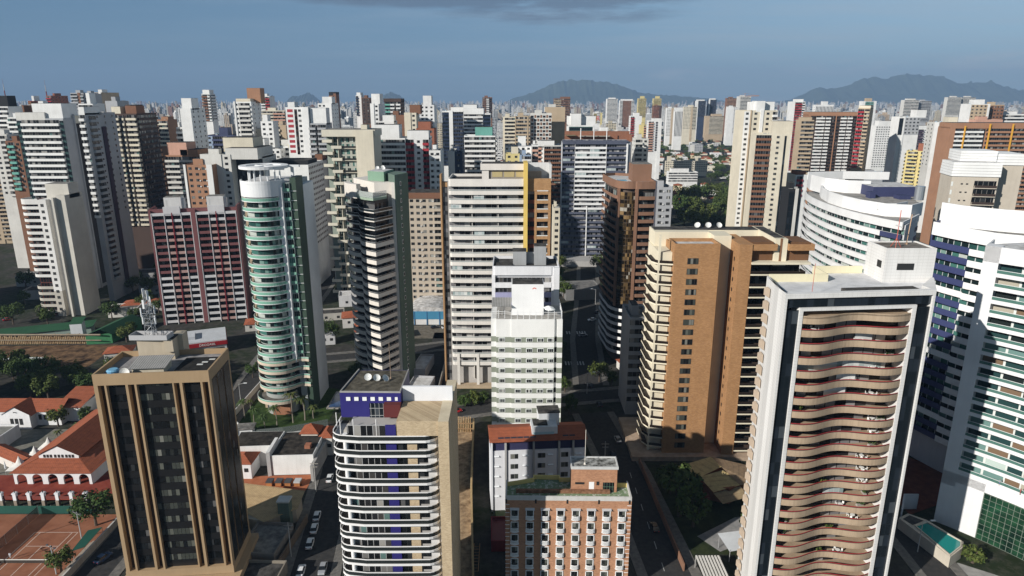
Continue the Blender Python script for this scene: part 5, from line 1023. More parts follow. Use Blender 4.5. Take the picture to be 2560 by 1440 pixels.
MIDS = [
    ('tall white tower of full width balcony bands with a cream attic, far left', -261.0, 370, 94.7, 24.6, 24, 0, 'S', 'g0-.1E,b.1-.92W,g.92-1E', 'p', 43, '.0-.62,0-.5,3,O;.35-.98,.05-.6,7.5,W', 'tower', 'apartment_tower'),
    ('grey tower with rear balconies and a purple slot beside the dark banded tower', -216.4, 352, 97.7, 2.8, 27, 0, 'S', 'b0-1W', 'w', 42, '.0-1,0-.5,3,W', 'tower', 'apartment_tower'),
    ('dark brown tower with cream balcony slabs in two stacks', -242.1, 423, 96.0, 16.3, 24, 0, 'M', 'b0-.36C,g.36-.48K,b.48-.55C,g.55-.62M,b.62-1C', 'b', 25, '.03-.36,.1-.5,4,C;.55-.95,.1-.5,4.5,B;.4-.6,.3-.9,5,M', 'tower', 'apartment_tower'),
    ('brown brick tower with teal glass balconies at the far left edge', -292.4, 402, 81.2, 8.5, 10, 0, 'B', 'g0-.15B,b.15-.62Q,w.62-1B', 'w', 48, '', 'tower', 'apartment_tower'),
    ('pale grey tower with dark square windows at the far left edge', -316.7, 425, 83.7, 9.2, 12, 0, 'O', 'w0-.5O,b.5-1O', 'w', 43, '', 'tower', 'apartment_tower'),
    ('white banded tower with maroon end strip, cut by the left edge', -356.6, 480, 99.5, 13.9, 14, 0, 'W', 'b0-1W', 'p', 69, '0-.9,.2-.8,7,K', 'tower', 'apartment_tower'),
    ('white balconied tower partly hidden left of the tall white banded tower', -337.5, 470, 92.6, 6.7, 12, 0, 'W', 'b0-1W', 'p', 70, '', 'tower', 'apartment_tower'),
    ('low tan block with curved balconies in shade, left edge', -390.4, 500, 46.9, 23.0, 16, 8, 'T', 'b0-.35T,p.35-.5T,b.5-1T', 'p', 0, '', 'apartment block', 'apartment_block'),
    ('plain beige block with two tiny windows in front of the white banded tower', -368.5, 506, 49.1, 10.0, 11, 0, 'T', 'p0-1T', 'w', 30, '', 'apartment block', 'apartment_block'),
    ('orange framed building of shaded white balcony rows behind the maroon block', -200.3, 400, 73.2, 20.3, 20, 0, 'A', 'b0-.98O', 'p', 39, '.05-.6,.1-.7,7,P;.4-.9,.1-.8,3,A', 'apartment block', 'apartment_block'),
    ('orange tower with a white frame and dark window rows', -172.8, 363, 71.2, 15.1, 14, 0, 'A', 'p0-.08W,w.1-.8A,p.8-1W', 'p', 40, '', 'tower', 'apartment_tower'),
    ('tall plain white tower with a column of tiny windows beside the orange tower', -166.0, 369, 76.1, 16.0, 9, 0, 'O', 'p0-.7O,w.7-1O', 'p', 34, '', 'tower', 'apartment_tower'),
    ('beige tower with an overhanging top storey and a deep dark recess', -152.6, 376, 74.3, 17.1, 22, 0, 'O', 'g0-1K', 'p', 49, '0-1,-.3-.8,5,O;-.25-.7,.1-.8,10,C', 'tower', 'apartment_tower'),
    ('white blank fronted tower with brown window rows on its side behind the ring canopy', -136.8, 378, 69.8, 25.2, 30, 0, 'W', 'p0-1W', 'W', 20, '.1-.9,.3-.9,1.5,K', 'tower', 'apartment_tower'),
    ('low white block with paired square windows left of the cream balcony tower', -162.1, 430, 74.7, 18.6, 14, 0, 'W', 'w0-1W', 'w', 55, '.0-.45,.2-.8,6,W', 'apartment block', 'apartment_block'),
    ('white block with a yellow roof beam and red attic wall', -146.7, 440, 75.5, 17.2, 14, 0, 'W', 'b0-.45W,p.45-1O', 'p', 55, '.0-.6,.2-.8,4,O;.3-.9,0-.5,1,Y', 'apartment block', 'apartment_block'),
    ('low cream block with dark ribbon windows in front of the white framed tower', -186.4, 480, 79.6, 21.4, 14, 0, 'C', 'w0-.25C,B.25-.8O,w.8-1O', 'w', 64, '.4-.8,.3-.8,5,C', 'apartment block', 'apartment_block'),
    ('blue apartment block with white end wall', -211.0, 480, 80.4, 19.8, 14, 0, 'U', 'p0-.05W,w.05-.25L,b.25-.75U,w.75-1U', 'w', 59, '.45-.75,.2-.7,5,U', 'apartment block', 'apartment_block'),
    ('white tower with a window column on its shaded side, left of centre', -202.5, 430, 98.9, 6.6, 20, 0, 'W', 'p0-1W', 'w', 62, '.1-1,.1-.6,6,W', 'tower', 'apartment_tower'),
    ('small white block with boxed balconies left of the white tower', -210.9, 440, 87.3, 5.5, 8, 0, 'W', 'b0-1W', 'p', 69, '', 'tower', 'apartment_tower'),
    ('tan tower with cream balcony bands and an orange flank', -263.3, 520, 89.6, 8.3, 15, 0, 'A', 'b.08-1C', 'p', 67, '.3-.9,.2-.8,2,A', 'tower', 'apartment_tower'),
    ('big white framed tower with balcony rows inside the frame', -189.1, 480, 102.6, 12.2, 17, 0, 'W', 'p0-.1W,w.1-.25W,b.25-.92O,p.92-1W', 'w', 69, '.1-.9,.1-.5,2,C;.55-1.3,.5-1,9,A', 'tower', 'apartment_tower'),
    ('white tower with maroon window panels and dark slots', -138.1, 430, 99.6, 13.9, 15, 0, 'W', 'm0-.38R,g.38-.5M,w.5-.72W,p.72-1W', 'p', 68, '.05-.35,.2-.7,3,W', 'tower', 'apartment_tower'),
    ('white grid tower left of the maroon window tower', -161.2, 450, 90.7, 7.9, 10, 0, 'W', 'w0-1W', 'p', 72, '.1-.5,.2-.8,4,W', 'tower', 'apartment_tower'),
    ('olive roofed narrow tower behind the maroon window tower', -159.2, 470, 87.4, 7.8, 12, 0, 'T', 'b0-.5C,p.5-1T', 'w', 68, '', 'tower', 'apartment_tower'),
    ('tower with dark balcony stacks and a white set back roof, shaded', -124.7, 430, 90.1, 10.8, 14, 0, 'S', 'b0-.4S,g.4-.5M,b.5-1S', 'w', 61, '.1-1,.1-.7,9,W', 'tower', 'apartment_tower'),
    ('tall white tower with a window column and a pale beige rear strip', -153.9, 560, 101.0, 10.8, 22, 0, 'W', 'w0-.6W,p.6-1W', 'w', 72, '.3-1,.1-.6,5,W', 'tower', 'apartment_tower'),
    ('tan brick ended tower with a dark brown roof, between cylinder and cream towers', -119.4, 420, 69.2, 4.4, 24, 0, 'O', 'w0-1O', 'p', 31, '0-1,0-1,3,B', 'tower', 'apartment_tower'),
    ('plain cream wing attached right of the cream balcony tower', -78.8, 351, 89.3, 9.0, 17, 0, 'C', 'p0-1C', 'p', 25, '', 'tower', 'apartment_tower'),
    ('white block with full width black ribbon windows', -75.5, 382, 83.9, 16.9, 18, 0, 'W', 'B0-1W', 'p', 55, '0-.8,.1-.7,7,W', 'tower', 'apartment_tower'),
    ('white and brick tower with bright red balconies and an arched white top', -61.6, 384, 83.8, 15.8, 14, 0, 'W', 'w0-.15O,b.15-.48R,w.48-.78W,b.78-1R', 'p', 42, '.25-1,0-.5,4,W', 'tower', 'apartment_tower'),
    ('brick based white tower with narrow windows right of the red balcony tower', -45.1, 378, 77.5, 6.1, 18, 0, 'W', 'w0-1W', 'p', 42, '', 'tower', 'apartment_tower'),
    ('beige hotel tower with a brown stone top band', -50.6, 332, 58.7, 16.4, 14, 0, 'H', 'w0-.75H,b.75-1H', 'p', 0, '0-1,-.02-1,2,B', 'hotel', 'apartment_tower'),
    ('beige tower with a small column of windows and a brown rear slab', -72.0, 470, 95.5, 8.0, 14, 0, 'C', 'p0-.55C,w.55-1C', 'p', 71, '.4-1.3,.3-1,5,B', 'tower', 'apartment_tower'),
    ('white tower with dark windows and a shaded flank behind the red balcony tower', -72.9, 560, 99.8, 11.1, 20, 0, 'W', 'w0-.6W,w.6-1W', 'p', 71, '.2-.8,.1-.6,7,W', 'tower', 'apartment_tower'),
    ('red brick block with pale window strips', -58.9, 430, 87.0, 11.0, 14, 0, 'D', 'w0-.35D,g.35-.6S,w.6-1D', 'w', 73, '.1-.8,.1-.8,4,D', 'tower', 'apartment_tower'),
    ('slim white tower with a column of dark windows and a crown', -104.4, 520, 101.0, 6.2, 26, 0, 'W', 'p0-.45W,w.45-1W', 'p', 73, '.1-1.1,.1-.6,7,W', 'tower', 'apartment_tower'),
    ('low white stepped block before the brown slab', -91.6, 480, 89.7, 10.9, 14, 0, 'W', 'b0-.4W,p.4-1W', 'w', 74, '.3-1,0-.6,4,W', 'apartment block', 'apartment_block'),
    ('plain dark brown slab right of the low white stepped block', -91.3, 520, 93.0, 12.1, 16, 0, 'B', 'p0-1B', 'p', 68, '', 'tower', 'apartment_tower'),
    ('dark framed tower with teal and white balconies', -112.1, 620, 102.6, 15.1, 18, 0, 'M', 'b0-.35Q,b.35-.6W,g.6-.68M,b.68-.95W', 'w', 78, '-.02-1,-.05-1,2,M', 'tower', 'apartment_tower'),
    ('glass office tower with a white pier', -60.0, 605, 94.4, 18.2, 20, 0, 'W', 'g0-.32N,p.32-.5W,B.5-1N', 'p', 45, '.4-1,.1-.6,3,W', 'office tower', 'office_tower'),
    ('white banded office tower with a slanted white top', -41.1, 598, 92.6, 22.7, 20, 0, 'W', 'B0-.72W,g.72-1N', 'p', 59, '0-.75,-.04-1,4,W;.0-.5,-.03-1,7,W', 'office tower', 'office_tower'),
    ('white tower with curved balcony front and a mint roof drum', -29.8, 434, 82.5, 19.4, 15, 0, 'W', 'b0-1W', 'b', 43, '.35-.9,.2-.9,5,Q', 'tower', 'apartment_tower'),
    ('slim tower with a white front and navy flank', -36.9, 400, 75.5, 3.7, 22, 0, 'O', 'p0-1O', 'p', 46, '', 'tower', 'apartment_tower'),
    ('navy narrow tower beside the slim white front', -33.3, 401, 75.2, 4.6, 20, 0, 'N', 'w0-1N', 'w', 46, '', 'tower', 'apartment_tower'),
    ('cream tower of stacked balconies in front of the brown skyscraper', -7.9, 602, 89.5, 10.6, 16, 0, 'C', 'b.15-1C', 'p', 57, '', 'tower', 'apartment_tower'),
    ('taupe office tower with a dark window grid below a blank top', 2.7, 598, 90.3, 12.9, 16, 0, 'T', 'p0-.05T,B.05-.8T,p.8-.88T,B.88-1T', 'p', 58, '', 'office tower', 'office_tower'),
    ('chequered white and brown office tower', 16.1, 602, 92.5, 17.8, 17, 0, 'O', 'x0-1W', 'p', 59, '', 'office tower', 'office_tower'),
    ('tall plain grey beige slab behind the chequered tower', 29.3, 630, 97.1, 18.2, 14, 0, 'O', 'p0-1T', 'p', 64, '', 'office tower', 'office_tower'),
    ('white office block with a rounded dark glass front', 45.0, 560, 84.1, 20.1, 18, 0, 'W', 'g.03-.97E', 'p', 68, '.0-1.1,.2-1,7,W;.1-.5,.0-.6,9,W', 'office block', 'office_block'),
    ('white box building right behind the navy and white slab', 60.6, 500, 82.1, 16.0, 14, 0, 'W', 'p0-1W', 'p', 69, '', 'building', 'white_building'),
    ('brown tower of ribbon balconies in the gap left of the navy slab', 23.0, 500, 72.3, 12.6, 14, 0, 'O', 'b0-1B', 'p', 13, '-.35-.6,.2-.9,3,W', 'tower', 'apartment_tower'),
    ('narrow white tower shading the left side of the brown ribbon tower', 18.9, 505, 72.9, 4.4, 12, 0, 'W', 'b0-.6P,p.6-1W', 'p', 48, '', 'tower', 'apartment_tower'),
    ('small cream tower with rounded arches between the fin tower and the navy slab', 20.2, 330, 53.5, 3.1, 12, 0, 'C', 'w0-1C', 'p', 23, '', 'tower', 'apartment_tower'),
    ('pale grey tower with dark balconies right of the navy slab', 83.2, 470, 78.8, 8.9, 12, 0, 'O', 'b0-.55O,w.55-1O', 'w', 54, '', 'tower', 'apartment_tower'),
    ('low yellow block left of the blue end wall', -3.9, 425, 72.2, 8.6, 10, 0, 'Y', 'w0-1Y', 'p', 57, '.4-.9,.2-.8,4,C', 'apartment block', 'apartment_block'),
    ('low block with a blue end wall and white balconies', 4.6, 424, 71.5, 7.1, 10, 0, 'L', 'p0-.2L,b.2-1W', 'p', 58, '', 'apartment block', 'apartment_block'),
    ('low white block with small windows left of the brown ribbon tower', -4.7, 450, 75.3, 17.1, 10, 0, 'S', 'w0-1W', 'p', 61, '.5-.8,.2-.8,6,W', 'apartment block', 'apartment_block'),
    ('pink banded narrow tower left of the brown ribbon tower', 12.6, 440, 76.3, 4.0, 10, 0, 'W', 'b0-1P', 'p', 57, '', 'tower', 'apartment_tower'),
    ('white tower with maroon balcony strip in the right middle distance', 157.0, 930, 82.1, 14.8, 14, 0, 'W', 'b0-.35R,p.35-1W', 'w', 48, '.3-.8,.2-.8,4,W', 'tower', 'apartment_tower'),
    ('pale yellow narrow tower beside the maroon strip tower', 165.2, 900, 71.9, 10.3, 12, 0, 'Y', 'b.4-1P', 'p', 47, '', 'tower', 'apartment_tower'),
    ('white and pink tower with a dark window column', 171.3, 880, 77.5, 16.5, 13, 0, 'W', 'b0-.4P,g.55-.72S,p.72-1W', 'w', 37, '.3-1,.1-.7,3,W', 'tower', 'apartment_tower'),
    ('tan and white tower with a pointed top', 329.7, 1500, 84.5, 20.4, 14, 0, 'W', 'w0-.45W,p.45-1T', 'p', 23, '', 'tower', 'apartment_tower'),
    ('white tower of vertical stripes with a dark triangle window', 335.4, 1450, 81.2, 16.4, 14, 0, 'W', 'v0-1W', 'p', 25, '0-1,0-.8,5,W', 'tower', 'apartment_tower'),
    ('cream tower with orange brown shaft', 389.6, 1600, 85.8, 29.9, 14, 0, 'C', 'w0-.55C,p.55-.7T,b.7-1C', 'w', 31, '.4-.75,.2-.8,4,C', 'tower', 'apartment_tower'),
    ('wide cream block of wavy bands', 482.3, 1750, 61.9, 50.7, 16, 0, 'T', 'b.18-.95C', 'p', 15, '.3-.8,.3-.8,5,T', 'tower', 'apartment_tower'),
    ('plain white tower with shaded lower half', 489.3, 1600, 85.8, 23.6, 14, 0, 'W', 'p0-.6W,w.6-1W', 'w', 22, '', 'tower', 'apartment_tower'),
    ('tall pale tower of stacked rounded balconies', 511.7, 1600, 108.5, 28.0, 14, 0, 'O', 'p0-.15O,b.15-.6O,b.6-.95O', 'p', 22, '', 'tower', 'apartment_tower'),
    ('small white office block with two window rows by the red roofs', 521.1, 1950, 22.4, 37.9, 12, 0, 'W', 'w0-1W', 'w', 0, '.3-.6,.2-.7,5,W', 'office block', 'office_block'),
    ('beige front tower with brown corner balconies and a dark slot', 143.3, 410, 84.9, 19.7, 16, -8, 'C', 'B0-.45B,w.5-.78C,g.82-.88K', 'p', 17, '.5-1.08,.3-.9,7,C', 'tower', 'apartment_tower'),
    ('tall white and cream tower with a glazed gable behind the beige front tower', 141.2, 428, 97.8, 20.1, 18, 0, 'C', 'w0-.18W,p.18-.22T,w.22-.48C,p.48-.58W,w.58-.85C,b.85-1W', 'p', 20, '.3-.95,.2-.8,5,W;.35-.6,0-.5,5.5,W', 'tower', 'apartment_tower'),
    ('white tower with a bright red panel', 355.0, 900, 100.6, 17.6, 14, -6, 'W', 'p0-.3W,b.3-.8R,b.8-1W', 'p', 9, '.3-.9,.2-.8,3,W', 'tower', 'apartment_tower'),
    ('tan tower of narrow balcony bands left of the terracotta twin tower', 218.4, 530, 89.0, 9.3, 14, -6, 'T', 'b0-1T', 'p', 45, '.1-.9,.2-.8,2,T', 'tower', 'apartment_tower'),
    ('twin towered terracotta and white tower with black slots', 283.2, 672, 89.6, 44.9, 18, -6, 'A', 'p0-.05A,g.05-.16M,b.16-.34W,g.34-.36K,b.36-.46W,g.46-.56M,p.56-.58A,g.58-.66M,b.66-.78W,g.78-.8K,b.8-.9W,g.9-1M', 'p', 24, '0-1,-.02-1,2.5,A', 'tower', 'apartment_tower'),
    ('tan and white tower with a red panel', 293.9, 599, 96.8, 9.2, 20, -34, 'T', 'b0-.55R,b.55-1T', 'p', 42, '0-1,.1-.9,2,C', 'tower', 'apartment_tower'),
    ('white honeycomb hotel with deep square window boxes', 483.2, 930, 69.7, 35.5, 14, 0, 'W', 'w0-1W', 'p', 11, '.12-.7,.2-.9,6,W', 'hotel', 'apartment_tower'),
    ('purple and white block beside the white honeycomb hotel', 525.5, 940, 65.2, 37.0, 16, 0, 'W', 'b0-.75V,w.75-1W', 'p', 16, '.3-1,.2-.9,4,W', 'tower', 'apartment_tower'),
    ('yellow apartment tower with a terracotta base and red tank house', 335.3, 590, 62.1, 19.4, 13, -36, 'Y', 'b.06-.45Y,b.55-.95Y', 'b', 22, '.4-.75,.3-.8,6,D', 'tower', 'apartment_tower'),
    ('tan tower with a grid of square windows behind the yellow tower', 328.1, 545, 86.8, 16.7, 14, -10, 'O', 'p0-.2W,w.2-.75T,w.75-1O', 'w', 50, '.6-1,.1-.8,4,C', 'tower', 'apartment_tower'),
    ('huge terracotta slab with yellow fins at the right edge', 309.0, 494, 85.2, 70.8, 16, -4, 'A', 'p0-.05A,b.05-.32W,g.32-.34K,b.35-1A', 'p', 17, '0-1,-.02-.9,3,A', 'tower', 'apartment_tower'),
    ('peach coloured block on the roofs behind the terracotta slab', 422.4, 640, 86.1, 24.8, 14, 0, 'P', 'p0-1P', 'p', 71, '', 'building', 'peach_building'),
    ('white banded block behind the terracotta slab, right edge', 454.3, 660, 90.2, 40.5, 14, 0, 'W', 'b0-1W', 'p', 71, '', 'tower', 'apartment_tower'),
    ('tan and white framed tower behind the tan grid tower', 420.6, 650, 99.7, 18.3, 14, -4, 'W', 'p0-.1W,w.1-.9T,p.9-1W', 'p', 77, '.3-.8,.2-.8,4,W', 'tower', 'apartment_tower'),
    ('brown gridded twin of the tan framed tower', 443.6, 655, 98.9, 12.4, 14, -4, 'T', 'w0-1B', 'p', 77, '', 'tower', 'apartment_tower'),
    ('dark glass office with a white frame and a tall white box', 352.9, 640, 88.5, 18.9, 14, 0, 'W', 'g0-.2K,p.2-.28W,w.28-1S', 'p', 70, '.82-1.3,.1-.8,6,W', 'office block', 'office_block'),
    ('navy glass tower half hidden behind the bulging white block', 133.9, 330, 62.8, 5.8, 10, 0, 'K', 'g0-.5K,p.5-.75O,g.75-1K', 'p', 32, '', 'tower', 'apartment_tower'),
    ('grey flat roofed hall between houses, right', 422.6, 860, 15.0, 60.9, 22, 0, 'S', 'p0-1S', 'p', 0, '', 'hall', 'grey_hall'),
    ('small white and red block with balconies left of the bulging white block', 173.3, 420, 59.8, 7.3, 14, 0, 'W', 'b.1-.6R,p.6-1W', 'p', 43, '.2-.9,.1-.8,2,D', 'apartment block', 'apartment_block'),
    ('cream four storey block with roof huts among the red roofs', 213.1, 960, 21.1, 58.8, 14, 0, 'C', 'w0-1C', 'w', 0, '.05-.15,.3-.7,6,C;.72-.85,.3-.7,6,C', 'apartment block', 'apartment_block'),
    ('white stepped block before the cream four storey block', 191.2, 840, 18.1, 35.6, 12, 0, 'W', 'B0-1W', 'w', 0, '.1-.7,.2-.9,4,W', 'apartment block', 'apartment_block'),
    ('grey concrete cube with a pale roof among the red roofs', 345.9, 1350, 17.6, 24.8, 12, 0, 'S', 'p0-.35O,w.35-1S', 'p', 0, '', 'building', 'concrete_building'),
    ('grey block with small windows right of the brown brick tower', 70.0, 330, 63.6, 7.5, 14, 0, 'S', 'w0-1S', 'w', 38, '', 'apartment block', 'apartment_block'),
    ('grey low block with black window rows in front of the tan tower street side', 39.0, 215, 34.9, 7.0, 16, 0, 'S', 'B0-1S', 'p', 0, '', 'apartment block', 'apartment_block'),
    ('tall white tower just outside the left edge, shading the gardens', -352, 262, 75, 16, 30, 12, 'W', 'w0-1W', 'p', 40, '', 'tower', 'apartment_tower'),  # unseen tower, added out of frame to throw shade over the gardens
    ('second white tower just outside the left edge, shading the gardens', -340, 300, 75, 16, 34, 12, 'W', 'w0-1W', 'p', 40, '', 'tower', 'apartment_tower'),  # another unseen tower, added to widen the shade across the gardens
    ('grey tower just outside the left edge, shading the thicket', -246, 176, 54, 15, 15, 0, 'S', 'w0-1S', 'p', 30, '', 'tower', 'apartment_tower'),  # unseen tower, put in so that its shadow darkens the thicket
    ('grey blue twin slab with a brown pier on the left skyline', -435.7, 700, 109.9, 13.0, 14, 0, 'S', 'b0-.55S,p.55-.75B,b.75-1S', 'p', 91, '', 'tower', 'apartment_tower'),
    ('second grey blue slab with a brown pier on the left skyline', -425.2, 702, 109.2, 10.7, 14, 0, 'S', 'b0-.6S,p.6-.8B,b.8-1S', 'p', 90, '', 'tower', 'apartment_tower'),
    ('tan balconied tower on the left skyline', -442.2, 750, 110.7, 8.0, 34, 0, 'T', 'b0-.7T,p.7-1W', 'p', 89, '.4-.9,.1-.4,3,W', 'tower', 'apartment_tower'),
    ('white banded block with a white roof box on the left', -294.6, 480, 101.3, 9.8, 14, 0, 'W', 'b0-1W', 'p', 88, '.45-.7,.2-.7,7,W', 'tower', 'apartment_tower'),
    ('raw grey concrete block on the left', -264.6, 460, 103.2, 7.8, 14, 0, 'S', 'p0-1S', 'p', 88, '', 'tower', 'apartment_tower'),
    ('white banded block left of the tall attic, left skyline', -353.7, 520, 100.2, 10.3, 14, 0, 'W', 'b0-1W', 'p', 86, '', 'tower', 'apartment_tower'),
    ('plain brown block on the left skyline', -347.2, 500, 100.1, 6.2, 16, 0, 'B', 'p0-1B', 'p', 85, '', 'tower', 'apartment_tower'),
    ('red and yellow striped tower on the left skyline', -526.0, 800, 107.6, 5.9, 30, 0, 'D', 'b0-1R', 'w', 88, '', 'tower', 'apartment_tower'),
    ('maroon tower with a white box on the left skyline', -601.6, 880, 101.6, 7.0, 26, 0, 'R', 'p0-1R', 'w', 87, '.2-.6,.2-.6,6,W', 'tower', 'apartment_tower'),
    ('tall white and brown striped tower left of the white framed tower', -332.7, 760, 109.5, 9.0, 14, 0, 'W', 'b0-.7B,b.7-1W', 'b', 78, '.1-.9,.1-.9,4,W', 'tower', 'apartment_tower'),
    ('white and red striped tower on the skyline right of the framed tower', -290.9, 820, 107.2, 10.2, 18, 0, 'W', 'b0-.5W,b.5-1R', 'p', 82, '', 'tower', 'apartment_tower'),
    ('wide beige slab of balcony bands behind the white grid tower', -248.9, 700, 93.1, 23.4, 14, 0, 'C', 'b0-.5C,b.5-1P', 'p', 74, '', 'tower', 'apartment_tower'),
    ('brown tower with a dark roof and red antenna on the skyline', -232.3, 900, 110.4, 9.1, 16, 0, 'B', 'b0-.6A,p.6-1B', 'p', 91, '0-1,0-1,2,K', 'tower', 'apartment_tower'),
    ('white blue banded tower on the skyline, centre left', -176.4, 800, 108.0, 6.3, 20, 0, 'W', 'b0-.5N,p.5-1W', 'p', 83, '.1-.8,.1-.8,3,W', 'tower', 'apartment_tower'),
    ('dark brown tower beside the blue banded one on the skyline', -167.6, 790, 105.4, 8.9, 18, 0, 'B', 'w0-1M', 'w', 73, '', 'tower', 'apartment_tower'),
    ('dark unfinished concrete tower with brown frames', 77.0, 1300, 104.3, 30.1, 14, 0, 'B', 'b0-.45T,b.45-1B', 'p', 58, '.4-1,.1-.8,3,B', 'tower', 'apartment_tower'),
    ('brown and white tower on the skyline above the slanted office', -50.1, 1200, 106.3, 16.2, 14, 0, 'B', 'b0-.4B,b.4-.7W,g.7-1M', 'p', 67, '', 'tower', 'apartment_tower'),
    ('tall white balconied tower on the skyline, right of centre', 240.8, 1800, 103.0, 28.5, 14, 0, 'W', 'b.05-.95W', 'p', 43, '.2-.8,.2-.8,3,W', 'tower', 'apartment_tower'),
    ('white tower with a brown gridded front on the skyline', 259.3, 1700, 99.4, 34.6, 14, 0, 'W', 'b0-.2W,w.2-.8B,b.8-1W', 'p', 22, '.1-.9,.1-.9,3,W', 'tower', 'apartment_tower'),
    ('left pale yellow tower of a pair on the skyline', 338.9, 1900, 104.0, 21.4, 14, 0, 'Y', 'b0-.6Y,b.6-1Y', 'p', 50, '.3-.8,.2-.8,6,Y', 'tower', 'apartment_tower'),
    ('right pale yellow tower of a pair on the skyline', 381.7, 1910, 104.0, 21.6, 14, 0, 'Y', 'b0-.6Y,b.6-1Y', 'p', 50, '.3-.8,.2-.8,6,Y', 'tower', 'apartment_tower'),
    ('brown tower in front of the right pale yellow tower', 330.6, 1650, 87.9, 19.6, 14, 0, 'B', 'b0-.7D,p.7-1M', 'p', 43, '', 'tower', 'apartment_tower'),
    ('navy and white tower on the skyline, left one of two', 465.8, 1800, 98.1, 27.5, 14, 0, 'N', 'p0-.3W,B.3-1N', 'p', 55, '.2-.9,.2-.8,3,W', 'tower', 'apartment_tower'),
    ('navy and white tower on the skyline, right one of two', 505.7, 1820, 101.0, 20.6, 14, 0, 'N', 'p0-.2W,B.2-1N', 'p', 54, '.2-.9,.2-.8,3,W', 'tower', 'apartment_tower'),
    ('white and yellow striped tower right of centre', 173.7, 1500, 74.7, 20.4, 14, 0, 'W', 'g0-.35Y,b.35-.7W,p.7-.9Y,b.9-1W', 'p', 48, '', 'tower', 'apartment_tower'),
    ('glass topped teal building on the right skyline', 743.3, 1500, 98.5, 29.7, 14, 0, 'W', 'p0-.2W,b.2-.8Q,p.8-1W', 'p', 68, '.3-.7,.2-.8,6,T', 'tower', 'apartment_tower'),
    ('white tower cluster with rounded tops on the right skyline, left one', 832.0, 1500, 100.9, 30.5, 14, 0, 'O', 'b0-1O', 'p', 52, '.2-.8,.2-.8,3,O', 'tower', 'apartment_tower'),
    ('white tower cluster with rounded tops on the right skyline, right one', 870.2, 1510, 99.2, 25.6, 14, 0, 'S', 'b0-1S', 'p', 51, '', 'tower', 'apartment_tower'),
    ('pale slab row on the far right skyline, left half', 1107.0, 1800, 107.0, 34.5, 14, 0, 'O', 'b0-1O', 'p', 61, '.3-.7,.2-.8,3,O', 'tower', 'apartment_tower'),
    ('pale slab row on the far right skyline, right half', 1148.9, 1810, 107.0, 35.7, 14, 0, 'S', 'b0-1O', 'p', 60, '.3-.7,.2-.8,3,O', 'tower', 'apartment_tower'),
    ('unfinished brown concrete frame with green netting on the right skyline', 516.2, 1700, 105.0, 27.8, 14, 0, 'B', 'b0-1A', 'p', 76, '', 'tower', 'apartment_tower'),
    ('white tower with brown stripes left of the red panel twin', 559.0, 1300, 93.0, 33.1, 14, 0, 'W', 'v0-1B', 'w', 66, '.4-.7,.2-.7,6,W', 'tower', 'apartment_tower'),
]
CC = {'W': (.76, .76, .75), 'O': (.62, .61, .58), 'C': (.66, .605, .49), 'T': (.47, .37, .26), 'S': (.40, .41, .43), 'G': (.40, .40, .41), 'K': (.022, .023, .026), 'N': (.035, .05, .09), 'M': (.075, .05, .042),
      'R': (.34, .035, .045), 'B': (.21, .105, .065), 'D': (.30, .115, .07), 'A': (.36, .195, .12), 'P': (.56, .33, .25), 'Y': (.64, .54, .25), 'Q': (.16, .40, .34), 'L': (.30, .38, .50), 'U': (.06, .072, .14), 'H': (.50, .43, .35), 'V': (.085, .05, .085), 'E': (.05, .10, .095)}
def fr(s):
    i = 0
    while i < len(s) and not s[i].isdigit() and s[i] != '.': i += 1
    return i
